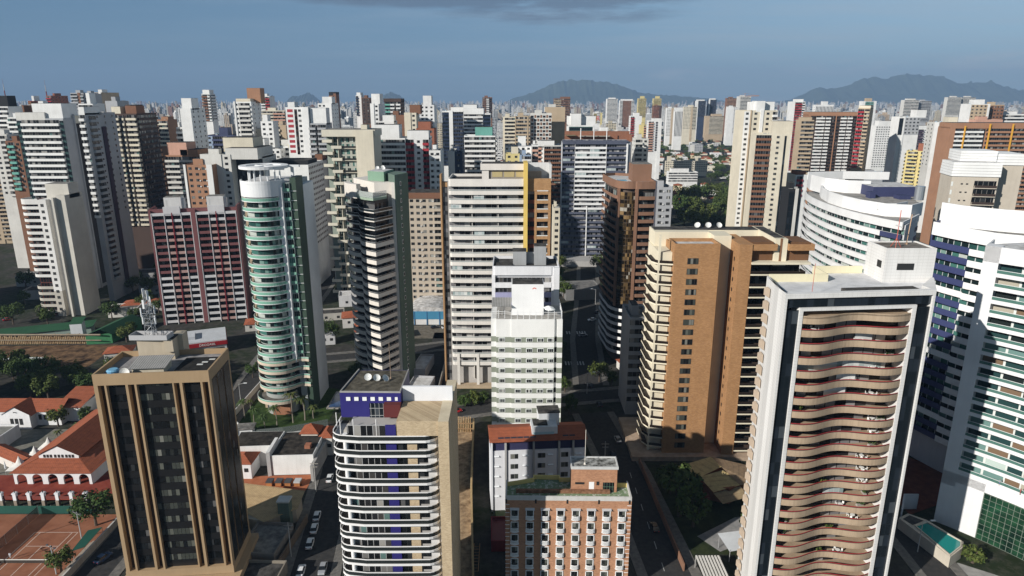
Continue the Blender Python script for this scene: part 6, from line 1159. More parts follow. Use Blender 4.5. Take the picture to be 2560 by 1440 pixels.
def mid(label, x, y, z, w, d, rot, wc, zones, side, zv, tops, cat, name):
    r = thing(name, label, cat, x, y, rot); wm = wall(CC[wc], .14); h = 3.05
    body(r, rect(0, w, 0, d), z, wm, .9, DKROOF if (len(label) % 3) else ROOFM)
    n = max(1, int((z - 3.2 - zv)/h)); zs = [z - 3.9 - h*i for i in range(n)]; zlow = zs[-1]
    for s in zones.split(','):
        k = s[0]; a, b = s[1:-1].split('-'); a = float(a)*w; b = float(b)*w; c = CC[s[-1]]; cm = wall(c, .12); ww = b-a
        if ww < .3: continue
        if k == 'p':
            if s[-1] != wc or a > 0 or b < w: M().bx(a+.02, b-.02, -.45, .0, 0, z+.15).build('pier', cm, r)
        elif k == 'g':
            M().bx(a, b, -.06, .1, zlow, z-1.2).build('glazing', glz('office' if s[-1] in 'KNE' else ('teal' if s[-1] == 'Q' else 'dark'), h, 1.3, .3 if s[-1] != 'K' else .05, tuple(q*.8 for q in c)), r)
        elif k in 'bB':
            o = 1.25 if k == 'b' else .22; t = .14
            m = M().bx(a+.1, b-.1, -o, .05, 0, .2).bx(a+.1, b-.1, -o, -o+t, .2, 1.35)
            if k == 'b': m.bx(a+.1, a+.1+t, -o+t, .05, .2, 1.35).bx(b-.1-t, b-.1, -o+t, .05, .2, 1.35)
            rep(m.build('balcony' if k == 'b' else 'parapet_band', cm, r), zs)
            g = M().bx(0, ww-.3, -.05, .04, 0, h-1.36 if k == 'B' else h-.22).build('window_strip', glz('apt' if c[0] > .3 or k == 'b' else 'dark', h, 1.5, 0, (.20, .20, .20)), r, (a+.15, 0, 0))
            rep(g, [q+(1.36 if k == 'B' else .21) for q in zs])
        elif k == 'w':
            nn = max(1, int(ww/3.0)); st = ww/nn; m = M(); wd = min(1.7, st*.55)
            for i in range(nn): m.bx(a+st*(i+.5)-wd/2, a+st*(i+.5)+wd/2, -.05, .04, 0, 1.35)
            rep(m.build('window_row', glz('win', 1.35, .85, 0, (.10, .10, .10)), r), [q+1.3 for q in zs])
            if y < 520 and nn > 1:
                m = M(); ra = random.Random(label+s)
                for i in range(nn):
                    if ra.random() < .5: m.bx(a+st*(i+.5)+wd/2+.15, a+st*(i+.5)+wd/2+.85, -.42, .02, .1, .65)
                if m.v: rep(m.build('air_conditioner', flat((.58, .58, .56), .6), r), [q+1.3 for q in zs if ra.random() < .75] or [zs[0]+1.3])
            if s[-1] != wc: M().bx(a, b, -.03, .03, zlow, z-.6).build('facing', cm, r)
        elif k == 'm':
            nn = max(1, int(ww/3.2)); st = ww/nn; m = M()
            for i in range(nn): m.bx(a+st*(i+.18), a+st*(i+.82), -.05, .04, 0, 1.7)
            rep(m.build('window_row', flat(c, .4), r), [q+1.0 for q in zs])
        elif k == 'v':
            nn = max(2, int(ww/2.4)); st = ww/nn; 
            for i in range(nn): M().bx(a+st*i+st*.3, a+st*i+st*.75, -.05, .04, zlow, z-3).build('window_slot', flat((.02, .022, .025), .25, name='dark_pane'), r)
        elif k == 'x':
            nn = 7; st = ww/nn
            for j in range(2):
                m = M(); q = M()
                for i in range(nn):
                    if (i+j) % 2 == 0: m.bx(a+st*i+.1, a+st*(i+1)-.1, -.06, .04, .2, 2.0)
                    else: q.bx(a+st*i+st*.2, a+st*(i+1)-st*.2, -.06, .04, .1, 2.4)
                rep(m.build('window_row', flat((.018, .02, .022), .25, name='dark_pane'), r), zs[j::2]); 
                rep(q.build('brown_square', wall(CC['B']), r), zs[j::2])
    sides = ((w, 1), (0, -1)) if abs(rot) > 20 else (((w, 1),) if x + w/2 < 40 else ((0, -1),))
    for sx, sg in sides:
        if side == 'w' or side == 'W':
            m = M(); nn = max(1, int(d/(6 if side == 'w' else 3.2))); st = d/nn; ww = 1.3 if side == 'w' else 2.0
            for i in range(nn): m.bx(sx-.04 if sg > 0 else sx-.05, sx+.05 if sg > 0 else sx+.04, st*(i+.5)-ww/2, st*(i+.5)+ww/2, 0, 1.2)
            rep(m.build('side_window_row', flat((.018, .02, .022), .25, name='dark_pane') if side == 'w' else flat((.06, .035, .03), .4), r), [q+1.3 for q in zs])
        elif side == 'b':
            m = M().bx(min(sx, sx+sg*1.2), max(sx, sx+sg*1.2), .6, d-.6, 0, .2).bx(min(sx+sg*1.06, sx+sg*1.2), max(sx+sg*1.06, sx+sg*1.2), .6, d-.6, .2, 1.3)
            rep(m.build('side_balcony', wm, r), zs)
            g = M().bx(-.04, .05, 0, d-1.6, 0, 2.6).build('side_window_strip', glz('apt', h, 1.5, 0, (.18, .18, .18)), r, (sx, .8, 0)); rep(g, [q+.25 for q in zs])
    for s in tops.split(';') if tops else ():
        xa, ya, hh, c = s.split(','); xa, xb = [float(q) for q in _rng(xa)]; ya, yb = [float(q) for q in _rng(ya)]; hh = float(hh)
        b0 = M().bx(xa*w, xb*w, ya*d-.03, yb*d, z-.85, z+hh).build('roof_house', wall(CC[c], .18), r)
        M().bx(xa*w+.15, xb*w-.15, ya*d+.15, yb*d-.15, z+hh, z+hh+.06).build('roof_house_top', DKROOF, b0)
    if not tops:
        b0 = M().bx(.2*w, .55*w, .35*d, .75*d, z-.85, z+2.6).build('roof_house', wm, r); M().bx(.2*w+.1, .55*w-.1, .35*d+.1, .75*d-.1, z+2.6, z+2.66).build('roof_house_top', DKROOF, b0)
    rr = random.Random(label)
    for i in range(3):
        ux, uy = w*rr.uniform(.08, .85), d*rr.uniform(.12, .9); M().bx(ux, ux+rr.uniform(.8, 2.4), uy, uy+rr.uniform(.6, 1.6), z-.88, z+rr.uniform(-.3, .5)).build('roof_unit', wall((.40, .40, .39), .3), r)
    for i in range(2):
        M().cy(w*rr.uniform(.1, .9), d*rr.uniform(.6, .9), .8, z-.88, z+.7, 0, 8).build('water_tank', flat((.30, .38, .45), .6), r) if w > 8 else None
    return r
def _rng(s):
    i = s.find('-', 1); return s[:i], s[i+1:]
MIDOBJ = {}
for t_ in MIDS: MIDOBJ[t_[0]] = mid(*t_)
r_ = MIDOBJ['huge terracotta slab with yellow fins at the right edge']
for fx_, z0_, z1_ in ((9.0, 64, 86.2), (25.6, 40, 87.6), (41, 30, 87.6)): M().bx(fx_, fx_+.8, -1.8, -.9, z0_, z1_).build('yellow_fin', wall((.68, .36, .05), .08), r_)
rs_ = M()
for i in range(14):
    if i % 4 != 3: rs_.bx(4+3.4*i, 5.4+3.4*i, -.06, .05, 82.2, 83.6)
rs_.build('window_row', flat((.02, .02, .02), .3, name='dark_pane'), r_)
r_ = MIDOBJ['tall white tower of full width balcony bands with a cream attic, far left']; w_ = [t_ for t_ in MIDS if t_[0].startswith('tall white tower of full')][0][4]; zt_ = [t_ for t_ in MIDS if t_[0].startswith('tall white tower of full')][0][3]
M().bx(w_+.02, w_+.35, 9, 15, 2, zt_-3).build('dark_slot', wall((.035, .03, .028), .1), r_); M().bx(w_+.02, w_+.9, 8.2, 9, 0, zt_+2).bx(w_+.02, w_+.7, 15, 16, 0, zt_).build('side_pier', wall(CC['S'], .12), r_)
M().bx(w_-3, w_+.6, 9, 15, zt_-2.9, zt_+1.2).build('cream_block', wall(CC['C'], .1), r_)
r_ = MIDOBJ['grey tower with rear balconies and a purple slot beside the dark banded tower']; w_, zt_ = [(t_[4], t_[3]) for t_ in MIDS if t_[0].startswith('grey tower with rear')][0]
M().bx(w_+.06, w_+.5, 12.5, 16, 4, zt_-7).build('purple_slot', wall((.05, .03, .05), .1), r_)
q_ = M().bx(w_+.06, w_+1.3, 2.5, 9, 0, 1.2).build('side_balcony', wall(CC['S'], .12), r_); rep(q_, [zt_-4.5-3.05*i for i in range(28)])
q_ = M().bx(w_+.06, w_+.12, 2.7, 8.8, 0, 1.7).build('side_glazing', glz('dark', 1.7, 1.4), r_); rep(q_, [zt_-4.5-3.05*i+1.25 for i in range(28)])
# ================================================================== the distant city
FARK = ['band', 'grid', 'wide', 'slot', 'strip', 'bal']
PAL = [((.72, .72, .71), 'white'), ((.64, .63, .60), 'off white'), ((.62, .55, .42), 'cream'), ((.46, .36, .26), 'tan'), ((.36, .37, .39), 'grey'), ((.24, .12, .08), 'brown'), ((.42, .17, .09), 'terracotta'), ((.58, .50, .28), 'pale yellow'), ((.30, .36, .44), 'blue grey'), ((.26, .06, .06), 'maroon')]
PW = [34, 18, 12, 9, 9, 6, 4, 3, 3, 2]
def px(x, y, z):
    z -= 105; yc = y*.9634 - z*.2681; up = y*.2681 + z*.9634
    return 1280 + 1707*x/yc, 720 - 1707*up/yc
def far_block(x, y, w, d, h, rot, col, kind, r_):
    m = M(); sl = r_.random()
    m.bx(-w/2, w/2, 0, d, 0, h)
    form = 'slab' if w > 20 else 'tower'
    if sl < .25: m.bx(-w*.12, w*.12, -1.3, 0, 0, h+1.6, 1); form += ' with a centre pier'
    elif sl < .45: m.bx(-w/2-.7, -w/2, -.6, d, 0, h+.8, 1); m.bx(w/2, w/2+.7, -.6, d, 0, h+.8, 1); form += ' with end fins'
    elif sl < .60: m.bx(-w*.34, w*.30, d*.1, d*.9, h, h+3.2); form += ' with a set back top floor'
    elif sl < .75:
        for i in range(int(h/3)-1): m.bx(-w*.45, -w*.05, -1.1, 0, 2.6+3*i, 3.8+3*i, 1)
        form += ' with a balcony stack'
    m.bx(-w/2-.05, w/2+.05, -.05, d+.05, h, h+.9, 1)
    a, b = -w*r_.uniform(.1, .4), w*r_.uniform(.0, .35); th = r_.choice((2.6, 3.4, 4.5, 6))
    m.bx(a, b, d*.25, d*.75, h+.9, h+.9+th, 1)
    if r_.random() < .4: m.cy(w*.38, d*.5, 1.1, h+.9, h+3.2, 1, 7)
    o = m.build('distant_block', [far_mat(kind), objcol()]); o.location = (x, y, 0); o.rotation_euler = (0, 0, R(rot)); o.color = (*col[0], 1)
    return o, col[1] + ' ' + form
far_list = []; occ = [(-82, 362, 20)] + [(t_[1]+t_[4]/2, t_[2]+t_[5]/2, max(t_[4], t_[5])*.75) for t_ in MIDS]
fr_ = random.Random(21); tries = 0
LANDM = sorted([(px(t_[1]+t_[4]/2, t_[2], t_[3])[0], t_[0]) for t_ in MIDS if len(t_[0].split()) <= 9 and t_[2] < 620] + [(650, 'the glass cylinder tower'), (930, 'the wavy balcony tower'), (1240, 'the yellow fin tower'), (1490, 'the navy and white slab'), (1570, 'the brown brick tower'), (2150, 'the bulging white block'), (2450, 'the slatted top tower'), (1800, 'the tan brick tower')])
while len(far_list) < 285 and tries < 9000:
    tries += 1
    y = 740 + 3100*fr_.random()**1.15; u = fr_.uniform(-30, 2590); x = (u-1280)/1707*(y*.99+15)
    if 1590 < u < 1880 and y < 1950: continue
    if 1880 < u < 2290 and y < 1250: continue
    if 1480 < u < 2000 and y < 900: continue
    tall = 1.0 if u < 900 else (.80 if u < 1500 else .72)
    h = fr_.choice((16, 22, 30, 38, 45, 50, 56, 62, 66, 70, 76, 84))*tall*(1 if y > 1000 else (.75 if y > 700 else .55))
    if y > 1600: h *= .94
    h = min(h, 80 if u > 1300 else 92)
    w = fr_.uniform(11, 18) if fr_.random() < .85 else fr_.uniform(22, 32); d = fr_.uniform(12, 20)
    if any((x-a)**2 + (y-b)**2 < (c+w*.75)**2 for a, b, c in occ): continue
    pu, pv = px(x, y, h)
    occ.append((x, y, max(w, d)*.7))
    col = PAL[fr_.choices(range(10), PW)[0]]
    o, form = far_block(x, y, w, d, h, fr_.uniform(-12, 12) if fr_.random() < .7 else fr_.uniform(-40, 40), col, fr_.choice(FARK), fr_)
    o['group'] = 'distant apartment and office blocks'; o['category'] = 'building'
    far_list.append((o, form, pu, y, h))
seen = {}
for o, form, pu, y, h in far_list:
    lm = min(LANDM, key=lambda q: abs(q[0]-pu)); side = 'left of' if pu < lm[0] - 6 else ('right of' if pu > lm[0] + 6 else 'behind')
    dist = 'far off' if y > 2200 else ('distant' if y > 1100 else 'mid distance'); ht = 'low' if h < 34 else ('tall' if h > 58 else 'mid height')
    lmn = lm[1] if lm[1].startswith('the ') else 'the ' + lm[1].split(',')[0]
    seen.setdefault(f'{ht} {form}, {dist}, {side} {lmn}', []).append((pu, o))
ORD = ['first', 'second', 'third', 'fourth', 'fifth', 'sixth', 'seventh', 'eighth']
for lab, ls in seen.items():
    ls.sort(key=lambda q: q[0])
    for i, (_, o) in enumerate(ls):
        wds = (lab if len(ls) == 1 else f'{ORD[min(i, 7)]} from left {lab}').split(); o['label'] = ' '.join(wds[:16])
# low far-off city that reads as one mass: thousands of small roofs
lm_ = M(); fr2 = random.Random(5)
for i in range(12000):
    y = 620 + 13000*fr2.random()**1.75; x = fr2.uniform(-.84, .84)*y
    if any((x-a)**2 + (y-b)**2 < c*c for a, b, c in occ if abs(a-x) < 40 and abs(b-y) < 40): continue
    if 100 < x < 560 and y < 1000: continue
    w, d, h = fr2.uniform(7, 24), fr2.uniform(7, 22), fr2.choice((3.5, 4, 6, 7, 9, 12)); k = fr2.choices((0, 1, 2, 3), (7, 4, 2, 1))[0]
    uu = px(x, y, 0)[0]
    if 1590 < uu < 1890 and y < 2100: continue
    if y > 1150 and fr2.random() < .30: h = fr2.uniform(26, 74)*(1 if uu < 1400 else .85); w, d, k = fr2.uniform(11, 19), 14, fr2.choice((4, 4, 5, 5, 6, 7, 8, 9))
    n_ = len(lm_.f); lm_.bx(x, x+w, y, y+d, 0, h, 1 if k in (0, 1, 3) else k); lm_.m[n_+1] = (k if h < 20 else 3)
    if h > 20 and fr2.random() < .7: lm_.bx(x+w*.2, x+w*.6, y+2, y+9, h, h+fr2.uniform(2, 6), k)
o = lm_.build('far_city', [tiles((.36, .10, .045), (.22, .06, .03)), wall((.66, .65, .62), .2), wall((.55, .47, .36), .2), rough_roof((.16, .15, .14), (.30, .29, .28)), far_mat('band', (.70, .70, .69)), far_mat('grid', (.68, .67, .65)), far_mat('wide', (.60, .53, .40)), far_mat('slot', (.44, .35, .26)), far_mat('grid', (.26, .13, .09)), far_mat('bal', (.40, .42, .44))]); o.color = (.70, .70, .69, 1)
tag(o, 'far off districts of small pale towers, white walls and red roofs spreading to the horizon', 'city'); o['kind'] = 'stuff'
# far woods between the districts
def leafmat(c=(.026, .052, .013), c2=(.085, .135, .032)):
    k = ('leaf', c)
    if k in _mc: return _mc[k]
    m, t, b = newmat('foliage'); g = N(t, 'ShaderNodeNewGeometry'); oi = N(t, 'ShaderNodeObjectInfo')
    f = RAMP(t, NOISE(t, g.outputs['Position'], 1.4, 4, .7), [(.32, 0), (.68, 1)])
    hue = MIX(t, oi.outputs['Random'], c2, (c2[0]*1.45, c2[1]*1.0, c2[2]*.9))
    L(t, MIX(t, MA(t, 'MULTIPLY', f, MA(t, 'ADD', .45, MA(t, 'MULTIPLY', oi.outputs['Random'], .55))), c, hue), b.inputs['Base Color']); b.inputs['Roughness'].default_value = .75; b.inputs['Specular IOR Level'].default_value = .2
    _mc[k] = m; return m
fw = M(); 
for i in range(1500):
    y = 900 + 8000*fr2.random()**1.1; x = fr2.uniform(-.84, .84)*y; s = fr2.uniform(4, 9); n = 7
    for k in range(9):
        a, e, q = fr2.uniform(0, 6.3), fr2.uniform(-.2, 1.2), s*fr2.uniform(.3, .55); cx_, cy_, cz_ = x+s*.8*math.cos(a)*math.cos(e)*1.6, y+s*.8*math.sin(a)*math.cos(e)*1.6, s*.7+s*.5*math.sin(e)
        P = [(cx_+q*math.cos(t), cy_+q*math.sin(t)*.8, cz_+q*.6*math.sin(t+a)) for t in (0, 1.26, 2.5, 3.8, 5.0)]; fw.q(*P)
o = fw.build('far_woods', leafmat()); tag(o, 'far off green tree canopy scattered between the low districts', 'trees'); o['kind'] = 'stuff'
# mountains
def ridge(name, y, pts, depth, col):
    rr = random.Random(name); m = M(); rows = []
    xs = [pts[0][0] + (pts[-1][0]-pts[0][0])*i/90 for i in range(91)]
    def hh(x):
        for (a, ha), (b, hb) in zip(pts, pts[1:]):
            if a <= x <= b: t = (x-a)/(b-a); t = t*t*(3-2*t)*.5 + t*.5; return ha+(hb-ha)*t
        return 0
    jit = [rr.uniform(-1, 1) for _ in range(200)]
    for j, (dy, k) in enumerate(((-depth, 0), (-depth*.55, .35), (-depth*.22, .75), (0, 1), (depth*.5, .6), (depth, 0))):
        rows.append([(x, y+dy+jit[(i*3+j*17) % 200]*depth*.05, max(-.5, hh(x)*k*(1+.06*jit[(i+j*31) % 200]) + (6*jit[(i*7+j) % 200] if 0 < k else 0))) for i, x in enumerate(xs)])
    for ra, rb in zip(rows, rows[1:]):
        for i in range(90): m.q(ra[i], ra[i+1], rb[i+1], rb[i])
    o = m.build(name, rough_roof(col, (col[0]*1.8, col[1]*1.6, col[2]*1.5), .004), smooth=True); o['kind'] = 'structure'
    return o
def mx(u, y): return (u-1280)/1707*(y*.99)
def mz(v, y): return 105 + y*((245-v)/1707*1.06)
Y1 = 13500
ridge('mountain', Y1, [(mx(u, Y1), max(0, mz(v+5, Y1)) if v < 246 else 0) for u, v in ((1250, 250), (1300, 236), (1350, 222), (1385, 205), (1420, 202), (1470, 201), (1520, 206), (1550, 214), (1590, 227), (1640, 233), (1700, 236), (1760, 241), (1830, 250))], 900, (.035, .05, .03))
Y2 = 14000
ridge('mountain', Y2, [(mx(u, Y2), max(0, mz(v+7, Y2)) if v < 246 else 0) for u, v in ((1900, 250), (1975, 240), (2000, 224), (2022, 212), (2045, 219), (2075, 216), (2100, 206), (2140, 194), (2185, 196), (2215, 188), (2245, 183), (2280, 190), (2310, 187), (2335, 196), (2365, 205), (2400, 202), (2440, 201), (2470, 211), (2510, 220), (2560, 218), (2640, 226), (2760, 250))], 900, (.035, .05, .03))
Y3 = 12000
ridge('hill', Y3, [(mx(u, Y3), max(0, mz(v+2, Y3)) if v < 246 else 0) for u, v in ((725, 250), (745, 239), (765, 238), (785, 231), (797, 236), (812, 250))], 400, (.035, .05, .03))
ridge('hill', Y3, [(mx(u, Y3), max(0, mz(v+2, Y3)) if v < 246 else 0) for u, v in ((945, 250), (965, 237), (985, 230), (1005, 236), (1030, 250))], 400, (.035, .05, .03))
# ================================================================== houses, trees, street things
def house(x, y, rot, w, d, h, label, roofm=None, wc=(.72, .71, .68), rh=1.9, hip=True, group=None, win=True, name='house'):
    r = thing(name, label, 'house', x, y, rot, group); wm = wall(wc, .2)
    M().bx(0, w, 0, d, 0, h).build('wall', wm, r); e = .5; m = M(); k = min(w, d)/2 + e
    A, B, C_, D = (-e, -e, h), (w+e, -e, h), (w+e, d+e, h), (-e, d+e, h)
    if w >= d:
        q = k if hip else 0; p1, p2 = (-e+q, d/2, h+rh), (w+e-q, d/2, h+rh); m.q(A, B, p2, p1).q(C_, D, p1, p2).q(D, A, p1).q(B, C_, p2)
    else:
        q = k if hip else 0; p1, p2 = (w/2, -e+q, h+rh), (w/2, d+e-q, h+rh); m.q(B, C_, p2, p1).q(D, A, p1, p2).q(A, B, p1).q(C_, D, p2)
    m.q(D, C_, B, A); m.build('roof', roofm or REDROOF, r)
    if win:
        f = M().bx(0, 1.2, -.05, .03, 0, 1.2).build('window', DKG, r, (w*.2, 0, h*.45)); dup(f, r, (w*.62, 0, h*.45))
    return r
def flatblock(x, y, rot, w, d, h, label, wc=(.72, .72, .72), rm=None, cat='building', win=0, name='low_building', floors_=1):
    r = thing(name, label, cat, x, y, rot); body(r, rect(0, w, 0, d), h, wall(wc, .22), .7, rm or DKROOF)
    if win:
        fh = (h-.7)/floors_
        for k in range(floors_):
            for i in range(win): M().bx(0, 1.3, -.05, .03, 0, 1.2).build('window', DKG, r, (w*(i+.5)/win-.65, 0, fh*k+fh*.35))
    return r
# ---- tree prototypes
def crown_mesh(seed, rx, rz, zc, nclump, nleaf, ls):
    rr = random.Random(seed); m = M()
    for c in range(nclump):
        a, e = rr.uniform(0, 6.283), math.asin(rr.uniform(-.55, 1)); k = rr.uniform(.45, 1.0)**.6; cr = rr.uniform(.22, .38)*rx
        cx, cy, cz = rx*k*.85*math.cos(a)*math.cos(e), rx*k*.85*math.sin(a)*math.cos(e), zc + rz*k*.85*math.sin(e)
        for i in range(nleaf):
            t, p = rr.uniform(0, 6.283), math.acos(rr.uniform(-1, 1)); q = cr*rr.uniform(.55, 1.05)
            n = Vector((math.sin(p)*math.cos(t), math.sin(p)*math.sin(t), math.cos(p))); o = Vector((cx, cy, cz)) + n*q
            n = (n + Vector((rr.uniform(-.7, .7), rr.uniform(-.7, .7), rr.uniform(-.3, .9)))).normalized(); u = n.orthogonal().normalized(); v = n.cross(u); s = ls*rr.uniform(.6, 1.3); b = rr.uniform(0, 3.14)
            u, v = u*math.cos(b)+v*math.sin(b), v*math.cos(b)-u*math.sin(b)
            m.q(tuple(o-u*s), tuple(o-v*s*.6), tuple(o+u*s), tuple(o+v*s*.6))
    return m
BARK = flat((.075, .055, .04), .9, name='bark')
def make_tree(seed, rx, rz, hc, nclump=34, nleaf=34, ls=.42):
    r = thing('tree', 'x', 'tree', 0, 0); rr = random.Random(seed)
    m = M().cy(0, 0, .38, 0, hc*.55, 0, 7, .26)
    for i in range(6):
        a = i*1.05+rr.uniform(-.3, .3); m.bar((0, 0, hc*.5), (rx*.6*math.cos(a), rx*.6*math.sin(a), hc+rz*rr.uniform(-.2, .5)), .12)
    m.build('trunk', BARK, r); crown_mesh(seed, rx, rz, hc, nclump, nleaf, ls).build('crown', leafmat(), r)
    return r
def make_palm(seed, h, fl=2.6):
    r = thing('palm_tree', 'x', 'palm tree', 0, 0); rr = random.Random(seed); m = M(); px_, pz = 0, 0
    for i in range(5): m.bar((px_, 0, h*i/5), (px_+.08*(i-1), 0, h*(i+1)/5), .20-.02*i, 0, 6); px_ += .08*(i-1)
    m.build('trunk', flat((.22, .19, .15), .9), r); m = M()
    for i in range(17):
        a = i*.74+rr.uniform(-.2, .2); el = rr.uniform(-.1, 1.0); p = Vector((px_, 0, h)); L0 = fl*rr.uniform(.8, 1.15); dirv = Vector((math.cos(a)*math.cos(el), math.sin(a)*math.cos(el), math.sin(el))); sd = Vector((-math.sin(a), math.cos(a), 0)); prev = None
        for k in range(6):
            wdt = .34*(1-abs(k-2)/4.2); c = p + dirv*(L0*k/5) + Vector((0, 0, -1))*(L0*.75*(k/5)**2); row = (c - sd*wdt + Vector((0, 0, -.18*wdt*3)), c, c + sd*wdt + Vector((0, 0, -.18*wdt*3)))
            if prev: m.q(tuple(prev[0]), tuple(row[0]), tuple(row[1]), tuple(prev[1])).q(tuple(prev[1]), tuple(row[1]), tuple(row[2]), tuple(prev[2]))
            prev = row
    m.build('fronds', leafmat((.03, .06, .018), (.09, .12, .035)), r); return r
TP = [make_tree(1, 4.2, 3.2, 5.6), make_tree(2, 5.4, 3.6, 6.4, 44), make_tree(3, 3.2, 3.4, 5.4, 28), make_tree(4, 2.4, 1.6, 2.0, 22, 30, .34)]
PP = [make_palm(11, 6.5), make_palm(12, 8.5, 3.0), make_palm(13, 4.5, 2.3)]
_used = set()
def put(proto, x, y, sc, label, group=None, rot=None):
    if id(proto) in _used: o = dup(proto)
    else: o = proto; _used.add(id(proto))
    o.location = (x, y, 0); o.rotation_euler = (0, 0, rnd.uniform(0, 6.28) if rot is None else rot); o.scale = (sc, sc, sc*rnd.uniform(.9, 1.1)); o['label'] = label
    if group: o['group'] = group
    elif 'group' in o: del o['group']
    return o
# hand placed trees near the camera
for k, x, y, s, lab in ((1, -106.0, 151.5, 1.0, 'big dense round tree beside the tennis court and the bronze tower'), (0, -103.6, 133.8, .75, 'bushy tree at the near end of the tennis court wall'), (2, 43.6, 155.6, 1.75, 'tall sunlit tree between the street and the yellow roofed house'),
    (0, 46, 151, 1.1, 'shaded tree in front of the yellow roofed house'), (0, 43.5, 166, 1.0, 'dark tree behind the tall sunlit tree by the street'), (1, 33.5, 243, .85, 'leafy street tree beneath the brown brick tower'), (2, 37.5, 238, .7, 'smaller street tree behind the leafy one under the brown brick tower'),
    (2, 19.5, 233, .75, 'small street tree right of the striped hotel'), (0, -98.5, 258, .85, 'tree by the road junction behind the bronze tower'), (0, -101, 247, .7, 'tree beside the road right of the bronze tower roof'), (0, -116, 303, 1.0, 'dark tree at the right foot of the maroon block'), (1, -111, 296, .8, 'tree between the pharmacy and the maroon block'),
    (3, -16.5, 222, 1.2, 'left round clipped shrub by the cross street'), (3, -13.5, 223.3, 1.25, 'middle round clipped shrub by the cross street'), (3, -10.5, 224.5, 1.1, 'right round clipped shrub by the cross street'), (0, -150.5, 206, .8, 'round tree before the white gabled club house'), (2, -142, 207.5, .8, 'round tree right of the white gabled club house'),
    (0, -184, 317, .8, 'tree beside the green roofed sheds'), (1, -197, 320, .9, 'tree at the foot of the slim tower'), (0, -222, 310, 1.0, 'dark tree left of the slim tower'), (1, -240, 312, 1.1, 'dark tree at the left edge below the tan block'), (3, 108, 137, 1.1, 'shrub beside the curved block ramp'), (3, 118.5, 127, 1.0, 'spiky shrub at the bottom right corner'), (3, -62, 275, 1.2, 'shrub along the back street behind the cylinder tower'), (3, -57.5, 276, 1.2, 'second shrub along the back street behind the cylinder tower'),
    (1, 62, 468, .9, 'tree on the podium edge of the navy and white slab'), (2, 30, 420, .9, 'palm like tree at the corner of the navy and white slab'), (1, 124, 226, .9, 'dark tree in the gap behind the bulging white block'), (0, 60, 145, 1.0, 'shaded garden tree left of the wave balcony tower'), (0, -60, 245, .8, 'garden tree right of the cylinder tower')):
    put(TP[k], x, y, s, lab)
for i, (x, y, s, k) in enumerate(((-85.6, 206.5, 1, 0), (-81.8, 205.2, .95, 2), (-78.2, 206.6, 1.05, 0), (-73.4, 208.6, 1.15, 1), (-70.0, 210.5, 1.2, 0), (-67.5, 211.8, 1.0, 2), (-91, 212, .9, 0), (-91.5, 219, .8, 2))):
    put(PP[k], x, y, s, 'garden palm on the lawn around the foot of the glass cylinder tower', 'palms around the cylinder tower')
for i, (x, y, s, k, lab) in enumerate(((-137.5, 206, .8, 2, 'small palm right of the club house, rear one'), (-140.5, 200.5, .85, 2, 'small palm right of the club house, middle one'), (-144.5, 196.5, .75, 2, 'small palm right of the club house, front one'), (-176, 342, 1.1, 1, 'tall palm standing in the dark street left of the maroon block'), (-231, 318, .9, 1, 'palm in the shade at the left edge'), (44.5, 222, .8, 2, 'palm at the entrance of the brown brick tower'), (-42, 262, 1, 0, 'palm in the shaded garden beside the wavy tower'))):
    put(PP[k], x, y, s, lab)
# ---- red roof quarter, right of centre
hr = random.Random(9); nh = 0; spots = []
while nh < 165:
    y = 640 + 1350*hr.random()**1.2; u = hr.uniform(1600, 1862) if hr.random() < .72 else hr.uniform(1990, 2300); x = (u-1280)/1707*(y*.985)
    if u > 1900 and y > 1150: continue
    if y < 860 and hr.random() < .6: continue
    if any((x-a)**2+(y-b)**2 < c*c for a, b, c in spots) or any((x-a)**2 + (y-b)**2 < (c+6)**2 for a, b, c in occ): continue
    w, d = hr.uniform(9, 17), hr.uniform(8, 13); spots.append((x, y, 15.5)); nh += 1
    g = hr.random()
    if g < .66: house(x, y, hr.choice((0, 90, 0, -12, 78))+hr.uniform(-6, 6), w, d, hr.choice((3.2, 3.6, 6.2)), 'small red tiled house among the trees of the low quarter', REDROOF, hr.choice(((.70, .69, .66), (.62, .52, .36), (.58, .56, .52), (.66, .60, .48))), hr.uniform(1.6, 2.4), hr.random() < .6, 'red tiled houses of the low quarter', False)
    else:
        r = flatblock(x, y, hr.uniform(-10, 10), w*1.15, d, hr.choice((4.5, 6.5, 9)), 'small flat roofed white or cream building among the red roofs', hr.choice(((.74, .74, .74), (.66, .62, .52), (.60, .60, .60))), hr.choice((LTROOF, ROOFM, LTROOF)), win=3, floors_=2); r['group'] = 'flat roofed buildings of the low quarter'
nt_ = 0
while nt_ < 110:
    y = 600 + 1300*hr.random(); u = hr.uniform(1600, 1870) if hr.random() < .7 else hr.uniform(1985, 2400); x = (u-1280)/1707*(y*.985)
    if any((x-a)**2+(y-b)**2 < (c*.5)**2 for a, b, c in spots) or any((x-a)**2 + (y-b)**2 < c*c for a, b, c in occ): continue
    nt_ += 1; put(TP[hr.choice((0, 1, 1, 2))], x, y, hr.uniform(.8, 1.35), 'green street tree between the red roofs of the low quarter', 'trees of the low quarter')
qw = M(); qn = 0
